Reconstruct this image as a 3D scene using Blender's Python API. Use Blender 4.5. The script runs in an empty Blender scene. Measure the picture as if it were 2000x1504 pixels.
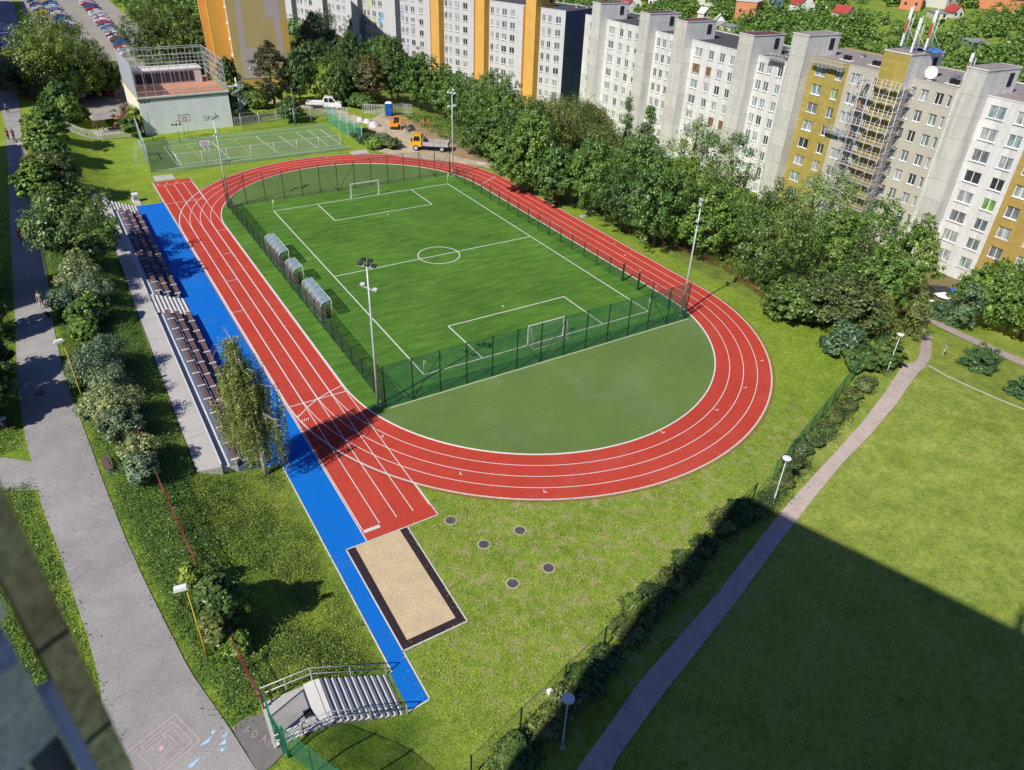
import bpy, bmesh, math, random
import numpy as np
from mathutils import Vector, Matrix
rad = math.radians
sc = bpy.context.scene
COL = sc.collection
random.seed(7)
# ------------------------------------------------------------------ colours and materials
def lin(c):
    return tuple(((x/255.)/12.92 if x <= 10 else ((x/255.+.055)/1.055)**2.4) for x in c)
def _nodes(name):
    m = bpy.data.materials.new(name); m.use_nodes = True
    nt = m.node_tree; b = nt.nodes['Principled BSDF']
    return m, nt, b
def N(nt, t, **kw):
    n = nt.nodes.new(t)
    for k, v in kw.items(): setattr(n, k, v)
    return n
def ramp(nt, stops, src=None, interp='LINEAR'):
    r = N(nt, 'ShaderNodeValToRGB'); cr = r.color_ramp; cr.interpolation = interp
    while len(cr.elements) < len(stops): cr.elements.new(0.5)
    for e, (p, c) in zip(cr.elements, stops):
        e.position = p; e.color = (c[0], c[1], c[2], 1) if len(c) > 2 else (c[0],)*3+(1,)
    if src is not None: nt.links.new(src, r.inputs[0])
    return r
def mixc(nt, fac, a, b, mode='MIX'):
    m = N(nt, 'ShaderNodeMix', data_type='RGBA', blend_type=mode)
    for s, v in ((m.inputs[0], fac), (m.inputs[6], a), (m.inputs[7], b)):
        if hasattr(v, 'links'): nt.links.new(v, s)
        elif isinstance(v, (int, float)): s.default_value = v
        else: s.default_value = (v[0], v[1], v[2], 1)
    return m.outputs[2]
def noise(nt, vec, scale, detail=4, rough=.55, dist=0):
    n = N(nt, 'ShaderNodeTexNoise'); n.inputs['Scale'].default_value = scale
    n.inputs['Detail'].default_value = detail; n.inputs['Roughness'].default_value = rough
    n.inputs['Distortion'].default_value = dist
    nt.links.new(vec, n.inputs['Vector']); return n.outputs[0]
def mapping(nt, vec, scale=(1,1,1), rot=(0,0,0)):
    m = N(nt, 'ShaderNodeMapping'); m.inputs['Scale'].default_value = scale; m.inputs['Rotation'].default_value = rot
    nt.links.new(vec, m.inputs['Vector']); return m.outputs[0]
def mat(name, col, rough=.8, var=.18, scale=3., spec=.3, metal=0., bump=0., fine=0., finescale=40., stain=0., geo=True, wear=0., crack=0.):
    """base colour broken up by a broad and a fine noise"""
    m, nt, b = _nodes(name)
    g = N(nt, 'ShaderNodeNewGeometry').outputs['Position'] if geo else N(nt, 'ShaderNodeTexCoord').outputs['Object']
    c = tuple(col)
    n1 = noise(nt, g, scale, 5)
    r = ramp(nt, [(.3, tuple(x*(1-var) for x in c)), (.7, tuple(min(1, x*(1+var)) for x in c))], n1)
    out = r.outputs[0]
    if fine:
        n2 = noise(nt, g, finescale, 2)
        rr = ramp(nt, [(.3, (1-fine,)*3), (.7, (1+fine*.6,)*3)], n2)
        out = mixc(nt, 1., out, rr.outputs[0], 'MULTIPLY')
    if stain:
        mv = mapping(nt, g, (.9, .9, .12))
        n3 = noise(nt, mv, 1.2, 6, .65)
        rr = ramp(nt, [(.42, (1,)*3), (.75, (1-stain,)*3)], n3)
        out = mixc(nt, 1., out, rr.outputs[0], 'MULTIPLY')
    if wear:
        n5 = noise(nt, mapping(nt, g, (1, 1, 1), (0, 0, rad(25))), .22, 8, .72, .6); r5 = ramp(nt, [(.50, (0,)*3), (.72, (wear,)*3)], n5)
        out = mixc(nt, r5.outputs[0], out, tuple(min(.8, x*.6+.22) for x in c))
        n6 = noise(nt, mapping(nt, g, (.25, 2.2, 1), (0, 0, rad(8))), 1.1, 5, .7); r6 = ramp(nt, [(.35, (1-wear*.45,)*3), (.65, (1.03,)*3)], n6); out = mixc(nt, 1., out, r6.outputs[0], 'MULTIPLY')
    if crack:
        vo = N(nt, 'ShaderNodeTexVoronoi', feature='DISTANCE_TO_EDGE'); vo.inputs['Scale'].default_value = .16; wv = N(nt, 'ShaderNodeVectorMath', operation='ADD'); nn = N(nt, 'ShaderNodeTexNoise'); nn.inputs['Scale'].default_value = .8; nt.links.new(g, nn.inputs['Vector']); nt.links.new(g, wv.inputs[0]); nt.links.new(nn.outputs[1], wv.inputs[1]); nt.links.new(wv.outputs[0], vo.inputs['Vector'])
        r7 = ramp(nt, [(0, (1-crack,)*3), (.006, (1,)*3)], vo.outputs['Distance']); out = mixc(nt, 1., out, r7.outputs[0], 'MULTIPLY')
        n8 = noise(nt, g, .12, 3, .5); r8 = ramp(nt, [(.4, (.9,)*3), (.6, (1.06,)*3)], n8); out = mixc(nt, 1., out, r8.outputs[0], 'MULTIPLY')
    nt.links.new(out, b.inputs['Base Color'])
    b.inputs['Roughness'].default_value = rough
    b.inputs['Specular IOR Level'].default_value = spec
    b.inputs['Metallic'].default_value = metal
    if bump:
        bp = N(nt, 'ShaderNodeBump'); bp.inputs['Strength'].default_value = bump; bp.inputs['Distance'].default_value = .05
        nt.links.new(noise(nt, g, finescale, 3), bp.inputs['Height']); nt.links.new(bp.outputs[0], b.inputs['Normal'])
    return m
def mat_panel(name, col, w=3.4, h=2.8, joint=.5, stain=.28, jw=.022, var=.06):
    """prefabricated facade panels: joints, per-panel tone, rain streaks (object space, x+y / z)"""
    m, nt, b = _nodes(name)
    tc = N(nt, 'ShaderNodeTexCoord').outputs['Object']
    s = N(nt, 'ShaderNodeSeparateXYZ'); nt.links.new(tc, s.inputs[0])
    ad = N(nt, 'ShaderNodeMath', operation='ADD'); nt.links.new(s.outputs[0], ad.inputs[0]); nt.links.new(s.outputs[1], ad.inputs[1])
    cb = N(nt, 'ShaderNodeCombineXYZ'); nt.links.new(ad.outputs[0], cb.inputs[0]); nt.links.new(s.outputs[2], cb.inputs[1])
    br = N(nt, 'ShaderNodeTexBrick', offset=0., squash=1.); nt.links.new(cb.outputs[0], br.inputs['Vector'])
    br.inputs['Scale'].default_value = 1.; br.inputs['Brick Width'].default_value = w; br.inputs['Row Height'].default_value = h
    br.inputs['Mortar Size'].default_value = jw; br.inputs['Mortar Smooth'].default_value = .2
    br.inputs['Color1'].default_value = (*[x*(1-var) for x in col], 1); br.inputs['Color2'].default_value = (*[min(1, x*(1+var)) for x in col], 1)
    br.inputs['Mortar'].default_value = (*[x*joint for x in col], 1)
    g = N(nt, 'ShaderNodeNewGeometry').outputs['Position']
    n3 = noise(nt, mapping(nt, g, (.8, .8, .1)), 1.1, 6, .7)
    rr = ramp(nt, [(.4, (1,)*3), (.78, (1-stain,)*3)], n3)
    out = mixc(nt, 1., br.outputs[0], rr.outputs[0], 'MULTIPLY')
    n4 = noise(nt, g, 2.2, 5, .7); r4 = ramp(nt, [(.3, (.9,)*3), (.7, (1.06,)*3)], n4)
    out = mixc(nt, 1., out, r4.outputs[0], 'MULTIPLY')
    nt.links.new(out, b.inputs['Base Color']); b.inputs['Roughness'].default_value = .85; b.inputs['Specular IOR Level'].default_value = .2
    return m
def mat_glass(name, col, rough=.12):
    m, nt, b = _nodes(name)
    g = N(nt, 'ShaderNodeNewGeometry').outputs['Position']
    n = noise(nt, mapping(nt, g, (1.4, 1.4, .4)), 1.7, 3)
    r = ramp(nt, [(.35, tuple(x*.5 for x in col)), (.65, tuple(min(1, x*1.4) for x in col))], n)
    nt.links.new(r.outputs[0], b.inputs['Base Color']); b.inputs['Roughness'].default_value = rough; b.inputs['Specular IOR Level'].default_value = .8
    return m
def mat_leaf(name, cols, hue=.0, trans=.25):
    """leaves: per-leaf random tone, clump-sized tone, per-tree tone"""
    m, nt, b = _nodes(name)
    gm = N(nt, 'ShaderNodeNewGeometry')
    ri = gm.outputs['Random Per Island']
    tc = N(nt, 'ShaderNodeTexCoord').outputs['Object']
    oi = N(nt, 'ShaderNodeObjectInfo').outputs['Random']
    r1 = ramp(nt, [(0, cols[0]), (.5, cols[1]), (1, cols[2])], ri)
    n = noise(nt, tc, .9, 3); r2 = ramp(nt, [(.3, (.75, .82, .75)), (.5, (1.45, 1.45, 1.4)), (.72, (2.15, 2.05, 1.7))], n)  # clump-sized tone; shaded gaps between clumps are put into the leaf colour
    o = mixc(nt, 1., r1.outputs[0], r2.outputs[0], 'MULTIPLY')
    r3 = ramp(nt, [(0, (.58, .70, .72)), (.35, (.9, .95, .95)), (.65, (1.08, 1.05, 1.0)), (1, (1.5, 1.32, 1.0))], oi)
    o = mixc(nt, 1., o, r3.outputs[0], 'MULTIPLY')
    nt.links.new(o, b.inputs['Base Color']); b.inputs['Roughness'].default_value = .42; b.inputs['Specular IOR Level'].default_value = .5
    tr = N(nt, 'ShaderNodeBsdfTranslucent'); nt.links.new(o, tr.inputs[0])
    mx = N(nt, 'ShaderNodeMixShader'); mx.inputs[0].default_value = trans
    nt.links.new(b.outputs[0], mx.inputs[1]); nt.links.new(tr.outputs[0], mx.inputs[2])
    nt.links.new(mx.outputs[0], nt.nodes['Material Output'].inputs[0])
    return m
def mat_net(name, col, cover=.35, grid=None):
    """wire mesh / netting: partly transparent, thin woven sheet"""
    m, nt, b = _nodes(name)
    b.inputs['Base Color'].default_value = (*col, 1); b.inputs['Roughness'].default_value = .7
    t = N(nt, 'ShaderNodeBsdfTransparent'); mx = N(nt, 'ShaderNodeMixShader')
    g = N(nt, 'ShaderNodeNewGeometry').outputs['Position']
    n = noise(nt, g, 1.5, 3); r = ramp(nt, [(.3, (cover*.75,)*3), (.7, (min(1, cover*1.25),)*3)], n)
    nt.links.new(r.outputs[0], mx.inputs[0])
    nt.links.new(t.outputs[0], mx.inputs[1]); nt.links.new(b.outputs[0], mx.inputs[2])
    nt.links.new(mx.outputs[0], nt.nodes['Material Output'].inputs[0])
    return m
def mat_ground():
    m, nt, b = _nodes('grass_ground')
    g = N(nt, 'ShaderNodeNewGeometry').outputs['Position']
    a = N(nt, 'ShaderNodeAttribute', attribute_name='zone'); sep = N(nt, 'ShaderNodeSeparateColor'); nt.links.new(a.outputs[0], sep.inputs[0])
    dry, lush, dirt = sep.outputs[0], sep.outputs[1], sep.outputs[2]
    n1 = noise(nt, g, .35, 6, .65); n2 = noise(nt, g, 2.4, 5, .7); n3 = noise(nt, g, 9., 4, .75)
    base = ramp(nt, [(.22, (.170, .260, .030)), (.5, (.250, .355, .046)), (.78, (.335, .420, .070))], n1)
    t2 = ramp(nt, [(.3, (.62, .72, .62)), (.5, (1,)*3), (.7, (1.3, 1.2, 1.1))], n2)
    o = mixc(nt, 1., base.outputs[0], t2.outputs[0], 'MULTIPLY')
    brt = N(nt, 'ShaderNodeAttribute', attribute_name='bright_lawn'); o = mixc(nt, brt.outputs[2], o, mixc(nt, 1., o, (1.42, 1.2, 1.8), 'MULTIPLY'))
    # deep green weedy lush patches
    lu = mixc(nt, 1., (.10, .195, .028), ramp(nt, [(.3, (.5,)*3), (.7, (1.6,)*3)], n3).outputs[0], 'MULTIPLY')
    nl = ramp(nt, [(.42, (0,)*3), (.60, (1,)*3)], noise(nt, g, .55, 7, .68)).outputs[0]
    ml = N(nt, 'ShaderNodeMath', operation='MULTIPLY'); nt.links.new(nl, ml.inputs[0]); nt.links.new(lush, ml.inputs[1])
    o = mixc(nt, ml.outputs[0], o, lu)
    # straw coloured dry patches
    nd = noise(nt, mapping(nt, g, (1, 1, 1)), 1.15, 7, .72, .4)
    rd = ramp(nt, [(.47, (0,)*3), (.62, (.95,)*3)], nd).outputs[0]
    md = N(nt, 'ShaderNodeMath', operation='MULTIPLY'); nt.links.new(rd, md.inputs[0]); nt.links.new(dry, md.inputs[1])
    straw = mixc(nt, 1., (.44, .40, .19), ramp(nt, [(.3, (.7,)*3), (.7, (1.25,)*3)], n3).outputs[0], 'MULTIPLY')
    o = mixc(nt, md.outputs[0], o, straw)
    so = mixc(nt, 1., (.22, .16, .10), ramp(nt, [(.3, (.7,)*3), (.7, (1.2,)*3)], n3).outputs[0], 'MULTIPLY')
    o = mixc(nt, dirt, o, so)
    fine = ramp(nt, [(.25, (.42, .48, .45)), (.5, (1,)*3), (.78, (1.65, 1.52, 1.4))], n3)
    o = mixc(nt, .85, o, fine.outputs[0], 'MULTIPLY')
    nt.links.new(o, b.inputs['Base Color']); b.inputs['Roughness'].default_value = .95; b.inputs['Specular IOR Level'].default_value = .05
    bp = N(nt, 'ShaderNodeBump'); bp.inputs['Strength'].default_value = .9; bp.inputs['Distance'].default_value = .12
    nt.links.new(n3, bp.inputs['Height']); nt.links.new(bp.outputs[0], b.inputs['Normal'])
    return m
def mat_turf():
    m, nt, b = _nodes('football_turf')
    g = N(nt, 'ShaderNodeNewGeometry').outputs['Position']
    mp = mapping(nt, g, (.35, 1.6, 1))
    n1 = noise(nt, mp, .9, 6, .65); n2 = noise(nt, mapping(nt, g, (1., 5, 1)), 2.2, 4, .7); n3 = noise(nt, g, .12, 3)
    base = ramp(nt, [(.3, (.056, .150, .022)), (.55, (.092, .218, .032)), (.75, (.145, .285, .044))], n1)
    o = mixc(nt, 1., base.outputs[0], ramp(nt, [(.3, (.72,)*3), (.7, (1.22,)*3)], n2).outputs[0], 'MULTIPLY')
    o = mixc(nt, 1., o, ramp(nt, [(.35, (.85,)*3), (.65, (1.2, 1.1, 1.1))], n3).outputs[0], 'MULTIPLY')
    nt.links.new(o, b.inputs['Base Color']); b.inputs['Roughness'].default_value = .9; b.inputs['Specular IOR Level'].default_value = .1
    return m
def mat_bricks_path(name, c1, c2, mortar, w=.22, h=.22):
    m, nt, b = _nodes(name)
    g = N(nt, 'ShaderNodeNewGeometry').outputs['Position']
    br = N(nt, 'ShaderNodeTexBrick'); nt.links.new(mapping(nt, g, (1, 1, 1), (0, 0, rad(20))), br.inputs['Vector'])
    br.inputs['Scale'].default_value = 1; br.inputs['Brick Width'].default_value = w; br.inputs['Row Height'].default_value = h; br.inputs['Mortar Size'].default_value = .012
    br.inputs['Color1'].default_value = (*c1, 1); br.inputs['Color2'].default_value = (*c2, 1); br.inputs['Mortar'].default_value = (*mortar, 1)
    o = mixc(nt, 1., br.outputs[0], ramp(nt, [(.3, (.8,)*3), (.7, (1.15,)*3)], noise(nt, g, 1.3, 6, .7)).outputs[0], 'MULTIPLY')
    nt.links.new(o, b.inputs['Base Color']); b.inputs['Roughness'].default_value = .9; b.inputs['Specular IOR Level'].default_value = .2
    return m
M = {}
M['grass'] = mat_ground(); M['turf'] = mat_turf()
M['red'] = mat('track_red', (.52, .060, .036), .75, .07, .25, fine=.16, finescale=22, spec=.2, wear=.14)
M['blue'] = mat('runoff_blue', (.002, .155, .60), .7, .05, .4, fine=.12, finescale=22, spec=.25, wear=.08)
M['olive'] = mat('infield_olive', (.135, .215, .058), .85, .10, .12, fine=.14, finescale=18, spec=.1, wear=.16)
M['court'] = mat('court_green', (.17, .27, .09), .85, .14, .2, fine=.1, finescale=20, spec=.1)
M['line'] = mat('line_white', (.78, .76, .74), .6, .06, 2)
M['yline'] = mat('line_yellow', (.62, .50, .06), .6, .08, 2)
M['kerb'] = mat('kerb_concrete', (.62, .60, .55), .8, .1, 3)
M['asphalt'] = mat('asphalt', (.37, .35, .34), .92, .09, .5, fine=.22, finescale=18, spec=.15, bump=.15, stain=.12, crack=.16)
M['asphalt2'] = mat('patch_asphalt', (.20, .185, .18), .92, .12, 2, fine=.2, finescale=22, spec=.15)
M['lot'] = mat('parking_asphalt', (.33, .31, .27), .9, .1, .2, fine=.1, finescale=6)
M['gravel'] = mat('gravel', (.52, .42, .29), .95, .2, .5, fine=.3, finescale=5, bump=.3)
M['dirt'] = mat('bare_soil', (.36, .25, .14), .95, .22, .6, fine=.25, finescale=6, bump=.3)
M['brick'] = mat_bricks_path('brick_path', (.56, .45, .40), (.54, .44, .39), (.42, .35, .31))
M['sand'] = mat('sand', (.60, .47, .29), .95, .08, .9, fine=.14, finescale=7, bump=.4)
M['rubber'] = mat('black_rubber', (.035, .022, .028), .9, .3, 5, fine=.5, finescale=14)
M['concrete'] = mat('concrete', (.50, .48, .44), .85, .1, .8, fine=.12, finescale=12, stain=.15)
M['walk'] = mat('walkway_concrete', (.50, .48, .45), .85, .06, .5, fine=.08, finescale=14, stain=.08)
M['white_c'] = mat('pale_concrete', (.68, .66, .62), .8, .08, 1.2, fine=.08)
M['shade_c'] = mat('shaded_terrace', (.12, .16, .24), .85, .12, 1.5, fine=.1)  # concrete with the bluish shade between the bench rows put into its colour
M['bench'] = mat('bench_plank', (.17, .10, .095), .6, .18, 4, fine=.2, finescale=30)
M['galv'] = mat('galvanised_steel', (.58, .60, .62), .45, .1, 3, metal=.15, spec=.5)
M['steel'] = mat('grey_steel', (.30, .31, .32), .5, .12, 3, metal=.4)
M['dkgreen'] = mat('dark_green_post', (.012, .045, .035), .5, .15, 3)
M['green_p'] = mat('gate_green', (.02, .20, .12), .5, .12, 3)
M['net'] = mat_net('green_fence_mesh', (.012, .16, .095), .46)
M['net2'] = mat_net('court_netting', (.02, .33, .22), .45)
M['net_n'] = mat_net('thin_fence_mesh', (.01, .06, .035), .17)
M['polyt'] = mat_net('clear_panel', (.42, .46, .50), .30)
M['lamp_dark'] = mat('floodlight_housing', (.04, .04, .05), .4, .2, 4)
M['net_dark'] = mat_net('dark_fence_mesh', (.012, .035, .03), .5)
M['net_w'] = mat_net('goal_net', (.75, .75, .72), .06)
M['cagenet'] = mat_net('cage_net', (.45, .5, .52), .14)
M['bagw'] = mat('grey_white_sheet', (.58, .57, .55), .7, .22, 3, fine=.15)
M['white'] = mat('white_paint', (.80, .80, .78), .4, .05, 3)
M['black'] = mat('black_plastic', (.02, .02, .022), .45, .2, 4)
M['dark'] = mat('dark_interior', (.03, .03, .035), .7, .2, 2)
M['yellow_p'] = mat('yellow_pole', (.55, .38, .03), .5, .15, 3)
M['flag'] = mat('flag_yellow', (.65, .85, .05), .6, .1, 4)
M['rust'] = mat('rusty_brown_steel', (.16, .045, .035), .6, .25, 4)
M['poly'] = mat_net('polycarbonate', (.30, .40, .52), .62)
M['seat_o'] = mat('orange_seat', (.75, .22, .03), .45, .1, 3)
M['lampw'] = mat('lamp_white', (.80, .82, .80), .3, .04, 3)
M['bark'] = mat('bark', (.12, .09, .06), .95, .35, 3, fine=.3, finescale=14, geo=False)
M['bark_b'] = mat('birch_bark', (.60, .57, .52), .8, .35, 5, fine=.3, finescale=9, geo=False)
M['manhole'] = mat('cast_iron', (.09, .085, .095), .6, .15, 5, fine=.3, finescale=20)
M['mhring'] = mat('sandy_ring', (.42, .38, .25), .9, .25, 5)
M['chalkp'] = mat('pink_chalk', (.66, .46, .44), .95, .15, 8)
M['chalkb'] = mat('blue_chalk', (.38, .58, .74), .95, .25, 6)
M['chalkw'] = mat('white_chalk', (.60, .60, .62), .95, .2, 9)
M['skin'] = mat('skin', (.55, .32, .22), .5, .05, 3)
M['wood'] = mat('timber', (.33, .18, .08), .7, .2, 3, fine=.2)
M['roofdk'] = mat('roof_felt', (.085, .08, .085), .9, .18, .8, fine=.15)
M['rooflt'] = mat('roof_light', (.30, .26, .25), .9, .14, .8, fine=.15)
LEAF = dict(
 green=mat_leaf('leaf_green', [(.038,.088,.016),(.092,.175,.030),(.19,.285,.07)]),
 bright=mat_leaf('leaf_bright', [(0.06, 0.115, 0.022), (0.12, 0.2, 0.032), (0.21, 0.3, 0.06)]),
 dark=mat_leaf('leaf_dark', [(.024,.058,.014),(.062,.115,.026),(.14,.20,.055)]),
 brown=mat_leaf('leaf_brown', [(0.03, 0.036, 0.016), (0.085, 0.08, 0.034), (0.2, 0.17, 0.075)]),
 lime=mat_leaf('leaf_lime', [(.07,.12,.022),(.14,.21,.035),(.24,.31,.07)]),
 olive=mat_leaf('leaf_olive', [(0.03, 0.055, 0.018), (0.08, 0.115, 0.036), (0.16, 0.2, 0.07)]),
 silver=mat_leaf('leaf_silver', [(0.06, 0.095, 0.045), (0.14, 0.19, 0.1), (0.28, 0.34, 0.21)]),
 yellow=mat_leaf('leaf_yellow', [(0.279, 0.310, 0.016), (0.527, 0.558, 0.023), (0.700, 0.700, 0.046)]),
 willow=mat_leaf('leaf_willow', [(0.06, 0.09, 0.024), (0.13, 0.165, 0.045), (0.23, 0.26, 0.085)]),
 blue=mat_leaf('leaf_blue', [(.03,.07,.035),(.07,.13,.065),(.14,.21,.12)]),
 rose=mat_leaf('leaf_rose', [(0.078, 0.046, 0.031), (0.186, 0.093, 0.070), (0.341, 0.155, 0.124)]),
)
# ------------------------------------------------------------------ mesh helpers
class MB:
    def __init__(s): s.v = []; s.f = []; s.m = []; s.mats = []; s.smooth = []
    def mi(s, m):
        if m not in s.mats: s.mats.append(m)
        return s.mats.index(m)
    def add(s, vs, fs, m=None, smooth=False):
        o = len(s.v); s.v += [tuple(v) for v in vs]; k = s.mi(m) if m else 0
        for f in fs: s.f.append(tuple(i+o for i in f)); s.m.append(k); s.smooth.append(smooth)
        return s
    def box(s, x0, x1, y0, y1, z0, z1, m=None):
        if x0 > x1: x0, x1 = x1, x0
        if y0 > y1: y0, y1 = y1, y0
        if z0 > z1: z0, z1 = z1, z0
        return s.add([(x0,y0,z0),(x1,y0,z0),(x1,y1,z0),(x0,y1,z0),(x0,y0,z1),(x1,y0,z1),(x1,y1,z1),(x0,y1,z1)],
              [(0,3,2,1),(4,5,6,7),(0,1,5,4),(1,2,6,5),(2,3,7,6),(3,0,4,7)], m)
    def bar(s, a, b, w, h=None, m=None, up=(0,0,1)):
        h = h or w; a = Vector(a); b = Vector(b); d = (b-a)
        if d.length < 1e-6: return s
        d.normalize(); u = Vector(up)
        if abs(d.dot(u)) > .98: u = Vector((1,0,0))
        r = d.cross(u).normalized(); u = r.cross(d).normalized()
        vs = []
        for p in (a, b):
            for sx, sy in ((-1,-1),(1,-1),(1,1),(-1,1)): vs.append(p+r*(sx*w/2)+u*(sy*h/2))
        return s.add(vs, [(0,1,2,3),(7,6,5,4),(0,4,5,1),(1,5,6,2),(2,6,7,3),(3,7,4,0)], m)
    def tube(s, pts, rads, m=None, n=8, cap=True, smooth=True):
        pts = [Vector(p) for p in pts]
        if not hasattr(rads, '__len__'): rads = [rads]*len(pts)
        vs = []; fs = []
        for i, p in enumerate(pts):
            d = (pts[min(i+1, len(pts)-1)]-pts[max(i-1, 0)]).normalized()
            u = Vector((0,0,1)) if abs(d.z) < .95 else Vector((1,0,0))
            r = d.cross(u).normalized(); u = r.cross(d).normalized()
            for k in range(n):
                a = 2*math.pi*k/n; vs.append(p+(r*math.cos(a)+u*math.sin(a))*rads[i])
        for i in range(len(pts)-1):
            for k in range(n):
                a = i*n+k; b2 = i*n+(k+1) % n; fs.append((a, b2, b2+n, a+n))
        s.add(vs, fs, m, smooth)
        if cap:
            o = len(s.v)-len(vs); k = s.mi(m) if m else 0
            s.f.append(tuple(o+i for i in range(n))[::-1]); s.m.append(k); s.smooth.append(False)
            s.f.append(tuple(o+len(vs)-n+i for i in range(n))); s.m.append(k); s.smooth.append(False)
        return s
    def prism(s, poly, z0, z1, m=None):
        n = len(poly); vs = [(x, y, z0) for x, y in poly]+[(x, y, z1) for x, y in poly]
        return s.add(vs, [tuple(range(n))[::-1], tuple(range(n, 2*n))]+[(i, (i+1) % n, n+(i+1) % n, n+i) for i in range(n)], m)
    def disc(s, c, r, z, m=None, n=24, r2=None):
        cx, cy = c
        if r2 is None: return s.add([(cx+r*math.cos(2*math.pi*i/n), cy+r*math.sin(2*math.pi*i/n), z) for i in range(n)], [tuple(range(n))], m)
        vs = [(cx+q*math.cos(2*math.pi*i/n), cy+q*math.sin(2*math.pi*i/n), z) for q in (r, r2) for i in range(n)]
        return s.add(vs, [(i, (i+1) % n, n+(i+1) % n, n+i) for i in range(n)][::1], m)
    def mesh(s, name):
        me = bpy.data.meshes.new(name); me.from_pydata(s.v, [], s.f)
        for m in s.mats: me.materials.append(m)
        if s.mats: me.polygons.foreach_set('material_index', s.m)
        me.polygons.foreach_set('use_smooth', s.smooth); me.update(); return me
    def obj(s, name, m=None, parent=None, loc=None):
        me = s.mesh(name)
        if m and not s.mats: me.materials.append(m)
        return link(name, me, parent, loc)
def link(name, me, parent=None, loc=None, rz=None, scale=None):
    o = bpy.data.objects.new(name, me); COL.objects.link(o)
    if parent: o.parent = parent
    if loc is not None: o.location = loc
    if rz is not None: o.rotation_euler = (0, 0, rz)
    if scale is not None: o.scale = scale
    return o
def tag(o, label=None, cat=None, group=None, kind=None):
    if label: o['label'] = label
    if cat: o['category'] = cat
    if group: o['group'] = group
    if kind: o['kind'] = kind
    return o
def empty(name, loc=(0,0,0), rz=0., label=None, cat=None, group=None):
    e = bpy.data.objects.new(name, None); COL.objects.link(e); e.location = loc; e.rotation_euler = (0, 0, rz); e.empty_display_size = .3
    return tag(e, label, cat, group)
KIDS = {}
def children(o): return [c for c in o.children]
def copy_tree(o, parent=None, ch=None):
    c = o.copy(); COL.objects.link(c)
    if parent: c.parent = parent
    for k in (ch if ch is not None else list(o.children)): copy_tree(k, c)
    return c
ORD = ['first','second','third','fourth','fifth','sixth','seventh','eighth','ninth','tenth','eleventh','twelfth','thirteenth','fourteenth','fifteenth','sixteenth','seventeenth','eighteenth','nineteenth']
TENS = {2:('twentieth','twenty'),3:('thirtieth','thirty'),4:('fortieth','forty'),5:('fiftieth','fifty'),6:('sixtieth','sixty'),7:('seventieth','seventy'),8:('eightieth','eighty'),9:('ninetieth','ninety')}
def ordw(i):
    if i < 19: return ORD[i]
    t, u = divmod(i+1, 10)
    return TENS[t][0] if u == 0 else TENS[t][1]+'-'+ORD[u-1]
# ------------------------------------------------------------------ camera
S = 4.88/5.6611
CAM = Vector((-40.5661*S, -82.7805*S, 40*S)); YAW, PIT, ROLL, FPX = .57052085, .58373375, -.04034186, 1424.966
cy_, sy_, cp_, sp_ = math.cos(YAW), math.sin(YAW), math.cos(PIT), math.sin(PIT)
fw = Vector((sy_*cp_, cy_*cp_, -sp_)); r0 = Vector((cy_, -sy_, 0)); d0 = fw.cross(r0)
rt = r0*math.cos(ROLL)+d0*math.sin(ROLL); dn = -r0*math.sin(ROLL)+d0*math.cos(ROLL)
cam = bpy.data.cameras.new('camera'); co = bpy.data.objects.new('camera', cam); COL.objects.link(co)
co.matrix_world = Matrix(((rt.x, -dn.x, -fw.x, CAM.x), (rt.y, -dn.y, -fw.y, CAM.y), (rt.z, -dn.z, -fw.z, CAM.z), (0, 0, 0, 1)))
cam.sensor_fit = 'HORIZONTAL'; cam.sensor_width = 36; cam.lens = FPX/2000*36; cam.clip_end = 4000; cam.clip_start = .05
cam.dof.use_dof = True; cam.dof.focus_distance = 70; cam.dof.aperture_fstop = 1.6
sc.camera = co
def px(x, y, z=0):
    v = Vector((x, y, z))-CAM; return 1000+FPX*v.dot(rt)/v.dot(fw), 752+FPX*v.dot(dn)/v.dot(fw)
# ------------------------------------------------------------------ light
SAZ, SEL = rad(251), rad(43.5)
w = bpy.data.worlds.new('World'); sc.world = w; w.use_nodes = True
sky = w.node_tree.nodes.new('ShaderNodeTexSky'); sky.sky_type = 'NISHITA'; sky.sun_disc = False
sky.sun_elevation = SEL; sky.sun_rotation = SAZ; sky.air_density = 1.0; sky.dust_density = .6; sky.ozone_density = 2.0
bg = w.node_tree.nodes['Background']; bg.inputs[1].default_value = .053
mt_ = w.node_tree.nodes.new('ShaderNodeMix'); mt_.data_type = 'RGBA'; mt_.blend_type = 'MULTIPLY'; mt_.inputs[0].default_value = 1.; mt_.inputs[7].default_value = (.72, .88, 1.5, 1)
w.node_tree.links.new(sky.outputs[0], mt_.inputs[6]); w.node_tree.links.new(mt_.outputs[2], bg.inputs[0])
sl = bpy.data.lights.new('sun', 'SUN'); sl.energy = 5.0; sl.angle = rad(.53); sl.color = (1., .95, .86)
so = bpy.data.objects.new('sun', sl); COL.objects.link(so)
ld = Vector((-math.sin(SAZ)*math.cos(SEL), -math.cos(SAZ)*math.cos(SEL), -math.sin(SEL)))
so.rotation_euler = ld.to_track_quat('-Z', 'Y').to_euler(); so.location = (-60, -60, 90)
sc.view_settings.view_transform = 'Standard'; sc.view_settings.look = 'None'; sc.view_settings.exposure = 0
sc.render.film_transparent = False
sc.cycles.max_bounces = 6; sc.cycles.transparent_max_bounces = 12; sc.cycles.diffuse_bounces = 3
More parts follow.
